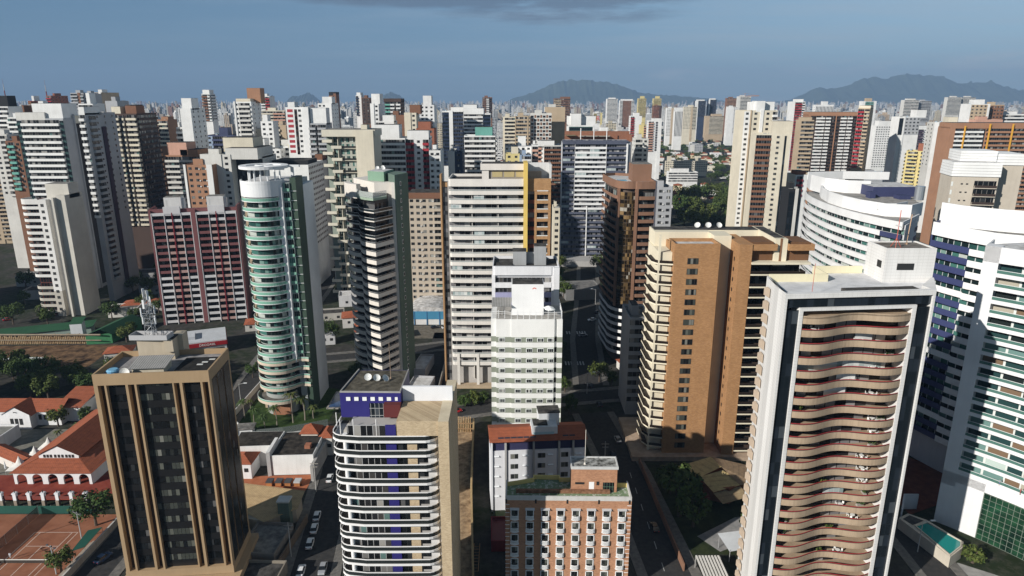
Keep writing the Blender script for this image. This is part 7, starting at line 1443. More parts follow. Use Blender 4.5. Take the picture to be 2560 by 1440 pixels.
while qn < 230:
    y = 600 + 1400*hr.random(); u = hr.uniform(1595, 1880) if hr.random() < .75 else hr.uniform(1985, 2290); x = (u-1280)/1707*(y*.985)
    if any((x-a)**2+(y-b)**2 < (c*.5)**2 for a, b, c in spots) or any((x-a)**2 + (y-b)**2 < c*c for a, b, c in occ): continue
    qn += 1; s = hr.uniform(3.6, 6.5)
    for k in range(70):
        a, e, rr_ = hr.uniform(0, 6.3), math.asin(hr.uniform(-.4, 1)), s*hr.uniform(.65, 1.0); q = s*hr.uniform(.10, .22); cx_, cy_, cz_ = x+rr_*math.cos(a)*math.cos(e), y+rr_*math.sin(a)*math.cos(e), s*.95+rr_*.7*math.sin(e); t_0 = hr.uniform(0, 3)
        qw.q(*[(cx_+q*math.cos(t), cy_+q*math.sin(t)*.8, cz_+q*.7*math.sin(t+t_0)) for t in (0, 1.26, 2.5, 3.8, 5.0)])
o = qw.build('quarter_canopy', leafmat()); tag(o, 'green canopy of the many small trees between the red roofs of the low quarter', 'trees'); o['kind'] = 'stuff'
for i, (u, v, s) in enumerate(((1700, 520, 1.5), (1722, 500, 1.6), (1750, 492, 1.7), (1778, 490, 1.6), (1800, 505, 1.4), (1830, 500, 1.5), (1712, 545, 1.3), (1740, 560, 1.4), (1765, 545, 1.5), (1795, 560, 1.1), (1815, 565, 1.2), (1835, 545, 1.3), (1735, 520, 1.6), (1822, 525, 1.3), (2245, 470, 1.2), (2260, 490, 1.3), (2275, 500, 1.1), (2252, 480, 1.2), (2430, 485, 1.1))):
    s_ = (720-v-0)/1707; yy = .9634+s_*.2681; zz = -.2681+s_*.9634; t = (8-105)/zz; put(TP[i % 2], (u-1280)/1707*t, yy*t, s*1.45, 'large dark green tree of the park grove behind the tan brick tower' if i < 14 else 'green tree behind the bulging white block', 'park grove trees' if i < 14 else 'trees behind the bulging block')
for i in range(26):
    put(TP[i % 3], hr.uniform(-205, -118), hr.uniform(226, 254), hr.uniform(.8, 1.2), 'dark tree of the thicket between the building pit and the club houses', 'thicket behind the club houses')
for i in range(22):
    put(TP[i % 3], hr.uniform(-260, -150), hr.uniform(335, 420), hr.uniform(.8, 1.2), 'dark tree of the shaded gardens left of the maroon block', 'trees of the shaded gardens')
ROADS = [[(-95, 60), (-96, 136), (-97, 190), (-100, 245), (-104, 300), (-112, 420)], [(-88, 193), (-56, 200), (-22, 216), (10, 226), (60, 236)], [(-100, 262), (-60, 272), (-20, 286), (20, 300)], [(30, 240), (33, 290), (44, 380), (52, 460)], [(-44, 60), (-46, 132), (-49, 160), (-51, 178), (-53, 190)]]
def nearroad(x, y, dmin):
    for p in ROADS:
        for (ax, ay), (bx_, by) in zip(p, p[1:]):
            t = max(0, min(1, ((x-ax)*(bx_-ax)+(y-ay)*(by-ay))/((bx_-ax)**2+(by-ay)**2)))
            if math.hypot(x-ax-t*(bx_-ax), y-ay-t*(by-ay)) < dmin: return True
    return False
HERO = [(-72, 133, 21), (-78, 226, 21), (-50, 244, 18), (-4, 247, 30), (-148, 318, 30), (-225, 332, 20), (-22, 122, 18), (4, 185, 18), (4, 202, 18), (47, 275, 22), (62, 196, 30), (55, 450, 34), (-205, 272, 36), (-205, 294, 30), (-132, 282, 20), (-70, 182, 18), (-49, 322, 22), (-163, 208, 22), (-125, 184, 26), (-38, 300, 16), (-38, 235, 12), (7, 165, 20), (-62, 226, 10)]
gq = random.Random(31); gn = 0; gsp = []
for _ in range(4000):
    if gn >= 64: break
    x, y = gq.uniform(-190, 60), gq.uniform(206, 425)
    if abs(x) > y*.76: continue
    if nearroad(x, y, 12) or any((x-a)**2+(y-b)**2 < c*c for a, b, c in HERO) or any((x-a)**2 + (y-b)**2 < (c+3)**2 for a, b, c in occ) or any((x-a)**2+(y-b)**2 < c*c for a, b, c in gsp): continue
    gn += 1
    if gn % 3:
        put(TP[gq.choice((0, 1, 2))], x, y, gq.uniform(.75, 1.15), 'garden tree in the shaded blocks between the near towers', 'trees of the near gardens'); gsp.append((x, y, 7))
    else:
        gsp.append((x, y, 12))
        if gq.random() < .5: house(x-4, y-4, gq.uniform(5, 22), gq.uniform(8, 12), gq.uniform(7, 10), gq.choice((3.4, 5.8)), 'small tiled house in the shaded blocks between the near towers', REDROOF, (.60, .58, .54), 1.7, True, 'houses between the near towers')
        else:
            q_ = flatblock(x-4, y-4, gq.uniform(5, 22), gq.uniform(8, 13), gq.uniform(7, 11), gq.choice((3.6, 6.0)), 'small flat roofed house in the shaded blocks between the near towers', gq.choice(((.60, .60, .60), (.46, .44, .40))), gq.choice((DKROOF, ROOFM)), 'house', 2, 'house'); q_['group'] = 'flat houses between the near towers'
# scattered trees between the towers on the left and centre
for i in range(70):
    y = hr.uniform(330, 820); u = hr.uniform(0, 1600); x = (u-1280)/1707*(y*.985)
    if any((x-a)**2 + (y-b)**2 < (c+1)**2 for a, b, c in occ): continue
    put(TP[i % 3], x, y, hr.uniform(.8, 1.3), 'tree in a gap between the crowded towers', 'trees between the towers')
# ================================================================== tennis club, bottom left
CLAY = rough_roof((.225, .088, .048), (.30, .13, .075), .25, 'clay'); REDPAVE = rough_roof((.17, .032, .022), (.24, .055, .035), .3, 'red_paving')
sheet('clay_court', [(-152, 112), (-100.8, 112), (-100.8, 156.3), (-152, 156.3)], .012, CLAY)
wp = flat((.62, .52, .45), .8, name='court_line_paint'); m = M()
def ln_(x0, y0, x1, y1, w=.07):
    if abs(x1-x0) > abs(y1-y0): m.q((x0, y0-w, .018), (x1, y0-w, .018), (x1, y0+w, .018), (x0, y0+w, .018))
    else: m.q((x0-w, y0, .018), (x0+w, y0, .018), (x0+w, y1, .018), (x0-w, y1, .018))
for ox in (0, -22):
    for x in (-119.7, -118.3, -110.3, -108.9): ln_(x+ox, 125, x+ox, 148.6)
    for y in (125, 148.6): ln_(-119.7+ox, y, -108.9+ox, y)
    for y in (130.5, 143.1): ln_(-118.3+ox, y, -110.3+ox, y)
    ln_(-114.3+ox, 130.5, -114.3+ox, 143.1)
struct(m.build('court_lines', wp))
t = thing('tennis_net', 'low tennis net with a white top band across the near clay court', 'net', -113.8, 136.8)
M().bx(-6.6, 6.6, -.02, .02, .05, .9).build('mesh', tglass((.10, .09, .08), .55, 'net_mesh'), t); M().bx(-6.6, 6.6, -.04, .04, .9, 1.05).build('top_band', flat((.75, .74, .70), .8), t)
for x in (-6.7, 6.7): M().cy(x, 0, .07, 0, 1.12, 0, 8).build('post', flat((.45, .45, .43), .5), t)
t = thing('windscreen_fence', 'dark green cloth windscreen along the back of the clay courts', 'fence', -131, 156.5)
M().bx(-21, 21, -.03, .03, .1, 2.4).build('cloth', wall((.018, .085, .065), .15), t); m = M()
for i in range(13): m.cy(-21+3.5*i, .08, .05, 0, 2.6, 0, 5)
m.build('posts_rail', flat((.2, .2, .2)), t)
t = thing('chain_link_fence', 'chain link fence between the two clay courts', 'fence', -123.6, 134)
M().bx(-.02, .02, -22, 22, .05, 2.6).build('mesh', tglass((.22, .21, .20), .25, 'wire_mesh'), t); m = M().bar((0, -22, 2.6), (0, 22, 2.6), .035)
for i in range(12): m.cy(0, -22+4*i, .045, 0, 2.65, 0, 5)
m.build('frame', flat((.30, .30, .30)), t)
lp = None
for x, y, lab in ((-106.4, 146.0, 'tall court light pole by the green canopy'), (-104.3, 133.0, 'tall court light pole at the near net end'), (-124.4, 142.6, 'tall court light pole at the left frame edge'), (-124.6, 132.0, 'tall court light pole cut by the left frame edge')):
    if lp is None:
        lp = thing('court_light_pole', lab, 'light pole', x, y, 0, 'tennis court light poles'); M().cy(0, 0, .14, 0, 7.6, 0, 8, .09).build('pole', flat((.42, .44, .45), .5), lp); M().bar((-1.3, .6, 7.1), (1.3, -.6, 7.1), .05).build('cross_arm', flat((.3, .3, .3)), lp)
        for dx in (-1.2, 0, 1.2): M().bx(-.22, .22, -.16, .16, 0, .3).build('flood_light', flat((.09, .09, .10), .4), lp, (dx, -.5*dx, 7.15))
    else: o = dup(lp); o.location = (x, y, 0); o['label'] = lab
t = thing('court_canopy', 'dark green shade canopy over the benches beside the clay court', 'canopy', -102.2, 142)
M((-102.2, 142)).q((-104.2, 145.6, 2.7), (-103.3, 137.5, 2.7), (-100.9, 138.9, 2.9), (-101.2, 146.7, 2.9)).q((-104.2, 145.6, 2.64), (-101.2, 146.7, 2.84), (-100.9, 138.9, 2.84), (-103.3, 137.5, 2.64)).build('cloth', wall((.012, .075, .055), .2), t)
m = M()
for x, y in ((-1.9, 3.4), (-1.0, -4.2), (1.2, -3.0), (1.0, 4.5)): m.cy(x, y, .05, 0, 2.7, 0, 6)
m.build('frame', flat((.35, .36, .36)), t)
t = thing('bench_row', 'row of pale stands under the green court canopy', 'bench', -101.9, 136); M().bx(-1.2, .5, -5, 8, 0, .45).bx(-.4, .5, -5, 8, .45, .9).build('seat', wall((.42, .36, .30), .35), t)
t = thing('boundary_wall', 'pale boundary wall between the clay courts and the dark street', 'wall', -100.6, 135); M().bx(-.12, .12, -24, 21, 0, 1.9).build('wall', wall((.45, .40, .34), .4), t); M().bx(-.2, .2, -24, 21, 1.9, 2.0).build('coping', wall((.55, .52, .48), .2), t)
# terrace, arcade, club house
t = thing('club_terrace', 'raised red paved terrace with white lamp pillars behind the courts', 'terrace', -131, 158)
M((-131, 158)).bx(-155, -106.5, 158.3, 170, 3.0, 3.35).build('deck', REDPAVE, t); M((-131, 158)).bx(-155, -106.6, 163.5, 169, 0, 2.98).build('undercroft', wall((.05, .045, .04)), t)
M((-131, 158)).bx(-155, -106.5, 158.25, 158.4, 3.36, 4.1).build('red_balustrade', wall((.19, .05, .04), .2), t)
for i in range(7):
    x = -134.4+3.68*i
    p = M().bx(-.42, .42, -.42, .42, 3.0, 5.0).bx(-.55, .55, -.55, .55, 4.8, 4.95).pr([(-.5, -.5), (.5, -.5), (.5, .5), (-.5, .5)], 5.0, 5.15).build('lamp_pillar', wall((.76, .77, .80), .1), t, (x+131, .3+.06*i, 0)); M().cy(0, 0, .12, 5.15, 5.8, 0, 6).build('lantern', DKG, p)
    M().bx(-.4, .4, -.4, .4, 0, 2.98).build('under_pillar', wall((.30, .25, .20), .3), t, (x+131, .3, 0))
WH = wall((.76, .76, .77), .12)
t = thing('arcade_club_house', 'white club house with an arcade, hipped red roof and long gabled hall', 'club house', -125, 165.5); o = (-125, 165.5)
def arch_wall(x0, x1, y, z0, z1, n, ph, hw):
    """white wall pierced by round arches"""
    m = M(o); st = (x1-x0)/n
    for i in range(n):
        a, c, b = x0+st*i, x0+st*(i+.5), x0+st*(i+1); P = [(c-hw, z0)] + [(c+hw*math.cos(R(q)), z0+ph+hw*math.sin(R(q))) for q in range(180, -1, -20)] + [(c+hw, z0)]
        for th in (0, .5):
            for p, q in zip(P[1:-1], P[2:-1]): m.q((p[0], y+th, p[1]), (q[0], y+th, q[1]), (q[0], y+th, z1), (p[0], y+th, z1))
            m.q((a, y+th, z0), (c-hw, y+th, z0), (c-hw, y+th, z1), (a, y+th, z1)); m.q((c+hw, y+th, z0), (b, y+th, z0), (b, y+th, z1), (c+hw, y+th, z1))
        for p, q in zip(P, P[1:]): m.q((*(p[0], y), p[1]), (p[0], y+.5, p[1]), (q[0], y+.5, q[1]), (q[0], y, q[1]))
    return m
arch_wall(-135.8, -114.6, 165.4, 3.35, 7.0, 5, 1.7, 1.35).build('arcade', WH, t); M(o).bx(-135.6, -114.8, 169.6, 203, 0, 7.2).build('inner_wall', wall((.16, .045, .035)), t)
M(o).bx(-114.9, -114.5, 165.6, 203, 3.35, 6.9).build('side_wall', WH, t)
M(o).pr([(-131.5, 170.2), (-120.4, 170.2), (-120.4, 204), (-131.5, 204)], 7.2, 9.4).q((-131.5, 170.19, 9.4), (-120.4, 170.19, 9.4), (-125.9, 170.19, 12.3)).build('hall_wall', WH, t)
M(o).q((-136.4, 164.7, 6.95), (-114.0, 164.7, 6.95), (-119.9, 170.15, 8.6), (-132.0, 170.15, 8.6)).q((-114.0, 164.7, 6.95), (-114.0, 204, 6.95), (-120.38, 204, 8.7), (-120.38, 170.15, 8.7)).q((-136.4, 204, 6.95), (-136.4, 164.7, 6.95), (-131.52, 170.15, 8.7), (-131.52, 204, 8.7)).build('lower_roof', REDROOF, t)
M(o).q((-126, 169.8, 12.5), (-119.6, 169.8, 9.3), (-119.6, 204.5, 9.3), (-126, 204.5, 12.5)).q((-132.4, 169.8, 9.3), (-126, 169.8, 12.5), (-126, 204.5, 12.5), (-132.4, 204.5, 9.3)).build('hall_roof', REDROOF, t)
for i in range(9):
    g = (-129.9, -129.0, -128.1, -126.9, -125.9, -124.9, -123.8, -122.9, -122.0)[i]; M().bx(-.28, .28, -.05, .02, 0, .9).build('gable_window', DKG, t, (g+125, 170.14-165.5, 8.75))
for i in range(12): M().bx(-.03, .05, -.3, .3, 0, .75).build('clerestory', DKG, t, (-120.38+125, 172.5+2.4*i-165.5, 8.78))
t = thing('gabled_club_house', 'white gabled club house with red roofs behind the arcade hall', 'club house', -163, 208); o = (-163, 208)
M(o).bx(-175, -150, 207, 216, 0, 5).bx(-167, -158, 204, 210, 0, 5.2).q((-167.2, 203.98, 5.2), (-157.8, 203.98, 5.2), (-162.5, 203.98, 7.8)).bx(-153, -145, 210, 222, 0, 5.2).build('wall', WH, t)
M(o).q((-175.6, 206.4, 5), (-149.4, 206.4, 5), (-149.4, 211.6, 7.6), (-175.6, 211.6, 7.6)).q((-149.4, 216.8, 5), (-175.6, 216.8, 5), (-175.6, 211.6, 7.6), (-149.4, 211.6, 7.6)).q((-168, 203.6, 4.9), (-162.5, 203.6, 8.0), (-162.5, 212, 8.0), (-168, 212, 4.9)).q((-162.5, 203.6, 8), (-157, 203.6, 4.9), (-157, 212, 4.9), (-162.5, 212, 8)).q((-153.6, 209.4, 5.1), (-144.4, 209.4, 5.1), (-144.4, 222.6, 7.2), (-153.6, 222.6, 7.2)).build('roof', REDROOF, t)
for i in range(3): M().bx(-.5, .5, -.05, .02, 0, 2.2).build('tall_window', DKG, t, (-1.9+1.5*i+.9, -4.05, 1.6))
for i in range(4): M().bx(-.5, .5, -.05, .02, 0, 1.8).build('window', DKG, t, (6.3+1.7*i, -1.05, 2.0))
M((-163, 208)).cy(-162.5, 203.9, .5, 6.1, 6.1).build('green_medallion', flat((.05, .2, .12)), t)
flatblock(-172, 190, 0, 14, 9, 4.4, 'white pavilion with a flat grey concrete roof beside the club house', (.74, .74, .75), rough_roof((.17, .17, .15), (.25, .24, .22)), 'pavilion', 4)
house(-157, 184.5, -28, 22, 4, 3.0, 'long low red tiled walkway between pavilion and arcade hall', REDROOF, (.66, .62, .58), 1.2, False, None, False, 'covered_walkway')
sheet('cobbled_plaza', [(-185, 158), (-136.6, 158), (-136.6, 204), (-185, 204)], .012, rough_roof((.13, .125, .105), (.22, .21, .18), .5, 'cobbles'))
for i, (x, y) in enumerate(((-141.4, 188), (-141.8, 182.4), (-142.2, 176.4))):
    t = thing('peaked_tent', ['rear white peaked tent on the cobbled plaza', 'middle white peaked tent on the cobbled plaza', 'front white peaked tent on the cobbled plaza'][i], 'tent', x, y, 8, 'white peaked tents'); m = M(); n = 16
    rings = [(2.7, 2.5), (1.7, 3.0), (.9, 3.8), (.35, 4.9), (.03, 5.7)]
    def sq(r, k): a = 2*math.pi*k/n; f = 1/max(abs(math.cos(a)), abs(math.sin(a))); f = 1+(f-1)*min(1, r/2.7); return (r*f*math.cos(a), r*f*math.sin(a))
    for (r0, z0), (r1, z1) in zip(rings, rings[1:]):
        for k in range(n): m.q((*sq(r0, k), z0), (*sq(r0, k+1), z0), (*sq(r1, k+1), z1), (*sq(r1, k), z1))
    m.build('canvas', wall((.72, .70, .66), .06), t, smooth=True); m = M()
    for sx in (-2.6, 2.6):
        for sy in (-2.6, 2.6): m.cy(sx, sy, .06, 0, 2.5, 0, 6)
    m.build('frame', flat((.5, .5, .5)), t)
for i, (x, y) in enumerate(((-147.5, 177.5), (-151.0, 174.5))):
    t = thing('closed_parasol', ['closed white parasol left of the peaked tents', 'closed white parasol at the left frame edge'][i], 'parasol', x, y); M().cy(0, 0, .35, 1.0, 3.4, 0, 8, .05).build('canopy', flat((.66, .68, .70), .8), t); M().cy(0, 0, .05, 0, 3.5, 0, 6).build('pole', flat((.3, .3, .3)), t)
sheet('red_court', [(-178, 172), (-152, 172), (-156, 183), (-178, 183)], .02, REDPAVE)

# ================================================================== people
def person(label, x, y, z, shirt, legs, rot=0, stride=.25, arm=.5, skin=(.28, .15, .09)):
    V = [(0, 0, .95), (0, 0, 1.2), (0, 0, 1.42), (0, 0, 1.52), (0, .01, 1.66), (.09, 0, .90), (.11, -stride, .5), (.11, -stride*.7, .07), (.11, -stride*.7-.14, .03), (-.09, 0, .9), (-.11, stride*.6, .5), (-.11, stride, .08), (-.11, stride-.14, .03), (.19, 0, 1.40), (.26, -arm*.3, 1.14), (.24, -arm*.7, 1.0), (-.19, 0, 1.4), (-.26, .05, 1.13), (-.24, -.05, .9), (0, .0, 1.75)]
    E = [(0, 1), (1, 2), (2, 3), (3, 4), (4, 19), (0, 5), (5, 6), (6, 7), (7, 8), (0, 9), (9, 10), (10, 11), (11, 12), (2, 13), (13, 14), (14, 15), (2, 16), (16, 17), (17, 18)]
    Rd = [.15, .14, .15, .06, .10, .10, .07, .05, .05, .10, .07, .05, .05, .07, .05, .04, .07, .05, .04, .09]
    me = bpy.data.meshes.new('person'); me.from_pydata(V, E, []); o = bpy.data.objects.new('person', me); COL.objects.link(o)
    md = o.modifiers.new('skin', 'SKIN'); sk = me.skin_vertices[0]
    for i, r in enumerate(Rd): sk.data[i].radius = (r, r*.85)
    sk.data[0].use_root = True; sb = o.modifiers.new('smooth', 'SUBSURF'); sb.levels = sb.render_levels = 1
    dg = bpy.context.evaluated_depsgraph_get(); nm = bpy.data.meshes.new_from_object(o.evaluated_get(dg)); o.modifiers.clear(); o.data = nm
    nm.materials.clear()
    for c in (shirt, legs, skin, (.02, .015, .01)): nm.materials.append(flat(c, .8, name='cloth'))
    for p in nm.polygons:
        c = p.center; p.material_index = 0 if (.93 < c.z < 1.5 and abs(c.x) < .24 and not c.z < 1.1 and True) else (1 if c.z <= .95 and c.z > .45 else (3 if c.z > 1.72 or c.z < .08 else 2))
        if .95 < c.z <= 1.1 and abs(c.x) < .2: p.material_index = 0
    o.location = (x, y, z); o.rotation_euler = (0, 0, R(rot)); o['label'] = label; o['category'] = 'person'
person('tennis player in a pale shirt striding near the net of the clay court', -118.6, 138.4, .012, (.62, .64, .70), (.70, .70, .70), 20, .3, .9)

# ================================================================== building pit and green sheds, left
sheet('building_pit_soil', [(-236, 258), (-172, 258), (-174, 284), (-232, 282)], .012, rough_roof((.035, .020, .012), (.20, .12, .065), .28, 'soil'))
t = thing('timber_shoring_wall', 'timber and concrete shoring wall around the brown building pit', 'shoring wall', -205, 284)
m = M((-205, 284)); rr_ = random.Random(3)
for i in range(60): x = -228+.78*i; m.bx(x, x+.42, 284+.02*i+rr_.uniform(0, .15), 284.5+.02*i, 0, 3.2+rr_.uniform(0, 1.6))
m.build('planks', rough_roof((.20, .12, .06), (.42, .32, .20), 1.4, 'weathered_timber'), t); M((-205, 284)).bx(-229, -181, 285.6, 286.2, 0, 4.2).bx(-229, -181, 283.6, 284, 2.0, 2.3).bx(-229, -181, 283.6, 284, 4.5, 5.0).build('concrete_beam', wall((.34, .28, .21), .4), t)
t = thing('site_shelter', 'long white sheet shelter at the near edge of the building pit', 'shelter', -205, 259.5); M().q((-12, -1.2, 2.6), (14, -.6, 3.0), (14, 1.4, 3.2), (-12, .9, 2.8)).build('sheet_roof', wall((.66, .68, .68), .2), t); m = M()
for i in range(6): m.cy(-11+4.8*i, 0, .07, 0, 2.7, 0, 5)
m.build('frame', flat((.25, .2, .15)), t)
GRN = wall((.022, .085, .040), .25)
t = thing('green_roofed_shed', 'long low shed with a dark green roof behind the building pit', 'shed', -206, 292); o = (-206, 292)
M(o).pr([(-232, 284.5), (-194, 298), (-195.5, 303.5), (-234, 290)], 0, 3.4).build('wall', wall((.30, .38, .34), .3), t); M(o).q((-233, 283.6, 3.2), (-193, 297.6, 3.6), (-194.6, 304.4, 5.0), (-235, 290.6, 4.6)).build('roof', GRN, t)
t = thing('white_site_box', 'white box hut with a green lid on the long green shed', 'hut', -196, 292, 14); M().bx(-2.4, 2.4, -2, 2.4, 0, 7.6).build('wall', wall((.66, .68, .70), .15), t); M().q((-2.6, -2.2, 7.6), (2.6, -2.2, 7.6), (2.8, 4, 9), (-2.4, 4, 9)).build('roof', GRN, t)
t = thing('green_gabled_shed', 'tall shed of bright green sheet metal by the building pit', 'shed', -180, 294); o = (-180, 294)
M(o).pr([(-188, 284), (-177.5, 286), (-174.8, 306), (-186, 304)], 0, 4.2).build('wall', wall((.05, .19, .085), .2), t); M(o).q((-188.6, 283.4, 4.2), (-181.8, 284.6, 6.8), (-179, 307, 6.8), (-186.5, 305, 4.2)).q((-181.8, 284.6, 6.8), (-176.9, 285.4, 4.2), (-174, 307, 4.2), (-179, 307, 6.8)).build('roof', GRN, t)
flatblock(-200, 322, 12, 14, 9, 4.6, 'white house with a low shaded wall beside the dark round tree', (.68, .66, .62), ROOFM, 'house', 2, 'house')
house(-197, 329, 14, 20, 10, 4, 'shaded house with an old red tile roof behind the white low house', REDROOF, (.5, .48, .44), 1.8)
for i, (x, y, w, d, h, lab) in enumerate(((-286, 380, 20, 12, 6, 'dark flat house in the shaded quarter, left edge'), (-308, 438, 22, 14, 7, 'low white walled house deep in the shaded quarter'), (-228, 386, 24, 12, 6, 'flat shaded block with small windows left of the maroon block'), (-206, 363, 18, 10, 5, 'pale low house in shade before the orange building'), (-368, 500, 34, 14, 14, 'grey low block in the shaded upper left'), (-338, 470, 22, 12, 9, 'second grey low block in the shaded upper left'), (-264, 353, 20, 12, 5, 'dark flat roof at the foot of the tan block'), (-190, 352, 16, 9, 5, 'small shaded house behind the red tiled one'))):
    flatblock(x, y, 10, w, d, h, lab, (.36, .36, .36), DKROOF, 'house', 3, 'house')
for i, (x, y, w, d, h, red, lab) in enumerate(((-84, 283, 6, 6, 6, 0, 'small white two storey house behind the cylinder tower'), (-80, 306, 12, 10, 5, 1, 'red tiled house in the gap behind the cylinder tower'), (-90, 340, 16, 10, 6, 0, 'pale flat house deep in the gap behind the cylinder tower'), (-70, 288, 8, 12, 4.5, 1, 'orange tiled house beside the wavy tower'), (-104, 389, 20, 12, 8, 0, 'shaded block far down the gap between the towers'), (-86, 380, 14, 12, 7, 1, 'dark roofed house far down the gap'))):
    (house(x, y, 12, w, d, h, lab, REDROOF, (.62, .6, .58)) if red else flatblock(x, y, 12, w, d, h, lab, (.62, .62, .63), LTROOF, 'house', 2, 'house'))
flatblock(29, 352, 8, 20, 18, 6.0, 'low dark concrete podium on the street below the navy slab', (.20, .20, .20), rough_roof((.10, .10, .10), (.20, .19, .18)), 'podium', 0, 'podium')
# pharmacy
t = thing('pharmacy', 'low white pharmacy with a red fascia sign at the road junction', 'shop', -136.9, 268.8, 23.7); gy = wall((.62, .63, .66), .15)
M().bx(0, 16, 0, 17, 0, 5.4).bx(-12, 0, 4, 17, 0, 5.4).build('wall', gy, t); M().bx(-12, 16.2, -.2, 17.2, 5.41, 5.9).bx(1, 4, 4, 12, 5.9, 7.2).build('roof', wall((.55, .57, .60), .2), t)
M().bx(-.1, 16.3, -.5, -.01, 3.7, 5.4).bx(16.01, 16.4, -.5, 17, 3.7, 5.4).build('red_fascia', wall((.33, .012, .018), .08), t); M().bx(3, 15, -.06, .02, .2, 2.7).build('shop_window', glz('office', 2.7, 1.6, 0, (.2, .2, .2)), t)
def text(s, size, parent, loc, rot, mat, name='lettering', ext=.03):
    c = bpy.data.curves.new(name, 'FONT'); c.body = s; c.size = size; c.extrude = ext; c.align_x = 'CENTER'; o = bpy.data.objects.new(name, c); COL.objects.link(o)
    me = bpy.data.meshes.new_from_object(o.evaluated_get(bpy.context.evaluated_depsgraph_get())); bpy.data.objects.remove(o); me.materials.clear(); me.materials.append(mat)
    q = bpy.data.objects.new(name, me); COL.objects.link(q); q.parent = parent; q.location = loc; q.rotation_euler = rot; return q
text('DROGASIL', 1.35, t, (8.6, -.55, 4.05), (R(90), 0, 0), flat((.82, .80, .80), .5))
text('R', 5.0, MIDOBJ['white office block with a rounded dark glass front'], (24.0, 3.4, 87.6), (R(90), 0, 0), flat((.55, .06, .05), .5), 'red_letter', .1)
# blue sided hall with a stained vault roof
t = thing('blue_vault_hall', 'blue walled hall with a stained white vaulted roof between wavy and fin towers', 'hall', -49, 312); ar = [(9+10*math.cos(R(a)), 5.2+3.6*math.sin(R(a))) for a in range(180, -1, -15)]
m = M()
for a, b in zip(ar, ar[1:]): m.q((a[0], 0, a[1]), (b[0], 0, b[1]), (b[0], 24, b[1]), (a[0], 24, a[1]))
m.q(*[(a, 0, z) for a, z in ar]); m.build('vault_roof', rough_roof((.26, .25, .24), (.62, .61, .60), .5), t); M().bx(-1, 19, -.6, 0, 2.8, 6.6).build('blue_wall', wall((.06, .23, .38), .15), t); M().bx(-.8, 18.8, -.4, 24, 0, 2.8).bx(-.7, 18.7, .01, 23.9, 2.8, 5.2).build('wall', wall((.66, .66, .66), .2), t)
for x in (2, 8, 14, 18.4): M().bx(x, x+.4, -.75, -.61, 0, 6.6).build('blue_pier', wall((.05, .16, .32), .1), t)
sheet('parking_lot', [(-52, 292), (-26, 292), (-26, 310), (-52, 310)], .012, rough_roof((.11, .095, .075), (.18, .16, .13)))
# sheds and walls between the wavy tower and the fin tower
flatblock(-39, 246, -6, 5.5, 16, 4.2, 'grey roofed carport at the right foot of the green flank', (.4, .4, .42), LTROOF, 'carport', 0, 'carport'); flatblock(-38.5, 226, -6, 8, 14, 4.0, 'pale roofed carport behind the blue attic', (.4, .4, .42), LTROOF, 'carport', 0, 'carport')
t = thing('boundary_wall', 'concrete boundary wall along the driveway left of the fin tower', 'wall', -27, 240); M().bx(-.15, .15, -20, 30, 0, 3).build('wall', wall((.36, .35, .33), .35), t)
sheet('driveway', [(-36, 216), (-24, 216), (-24.5, 262), (-30, 300), (-36, 300)], .012, ASPH)
t = thing('swimming_pool', 'dark blue swimming pool in the shade between cylinder and wavy towers', 'pool', -62, 226); M().bx(-3, 3.4, -7, 7, 0, .5).build('deck', wall((.34, .32, .30), .2), t); M().bx(-2.4, 2.8, -6.4, 6.4, .5, .52).build('water', flat((.02, .06, .16), .08), t)
# garden round the cylinder tower
sheet('lawn', [(-96, 200), (-62, 204), (-62, 236), (-96, 240)], .02, rough_roof((.020, .042, .010), (.045, .075, .020), .6, 'grass'))
t = thing('boundary_wall', 'white garden wall curving around the lawn of the cylinder tower', 'wall', -76, 200); M((-76, 200)).wl([(-95, 240), (-95, 214), (-91, 205), (-86, 200)], .25, 0, 2.2).build('wall', wall((.66, .66, .66), .2), t)
t = thing('glass_fence', 'long glass and steel garden fence in front of the cylinder tower', 'fence', -72, 201); M((-72, 201)).wl([(-82, 198.6), (-74, 200.3), (-66, 203.6), (-61, 206)], .1, .4, 2.6).build('panel', tglass((.25, .28, .27), .45), t); M((-72, 201)).wl([(-82, 198.6), (-74, 200.3), (-66, 203.6), (-61, 206)], .25, 0, .4).build('base', wall((.6, .6, .6), .2), t)
t = thing('gate_house', 'small white gate house at the corner of the cylinder tower garden', 'gate house', -86, 199.6, 8); M().bx(-1.8, 2.6, -1.6, 1.8, 0, 3).build('wall', WH, t); M().bx(-2.6, 3.2, -2.1, 2.4, 3, 3.3).build('roof', ROOFM, t); M().bx(-.2, 2.0, -1.65, -1.58, 1.1, 2.2).build('window', DKG, t)
# ================================================================== low black roofed block between the towers
t = thing('black_roofed_block', 'low white walled block with a stained black flat roof beside the round balcony block', 'building', -70, 176); o = (-70, 176); BK = rough_roof((.012, .011, .010), (.06, .052, .045), .5)
WS = wall((.78, .78, .77), .2)
M(o).pr([(-69.2, 175.6), (-57.2, 176.2), (-57.6, 191), (-69.6, 190)], 0, 6.2).build('white_wall', WS, t); M(o).pr([(-69.0, 175.9), (-57.5, 176.5), (-57.9, 190.6), (-69.4, 189.7)], 6.2, 6.26).build('black_roof', BK, t)
M(o).pr([(-82, 180), (-69.7, 181), (-69.7, 190), (-83, 189.5)], 0, 6.6).pr([(-70.2, 174.8), (-69.3, 175.2), (-69.7, 184), (-70.6, 184)], 0, 7.6).build('white_wall', WS, t); M(o).pr([(-81.8, 180.3), (-70, 181.2), (-70, 189.8), (-82.8, 189.2)], 6.6, 6.66).build('black_roof', BK, t)
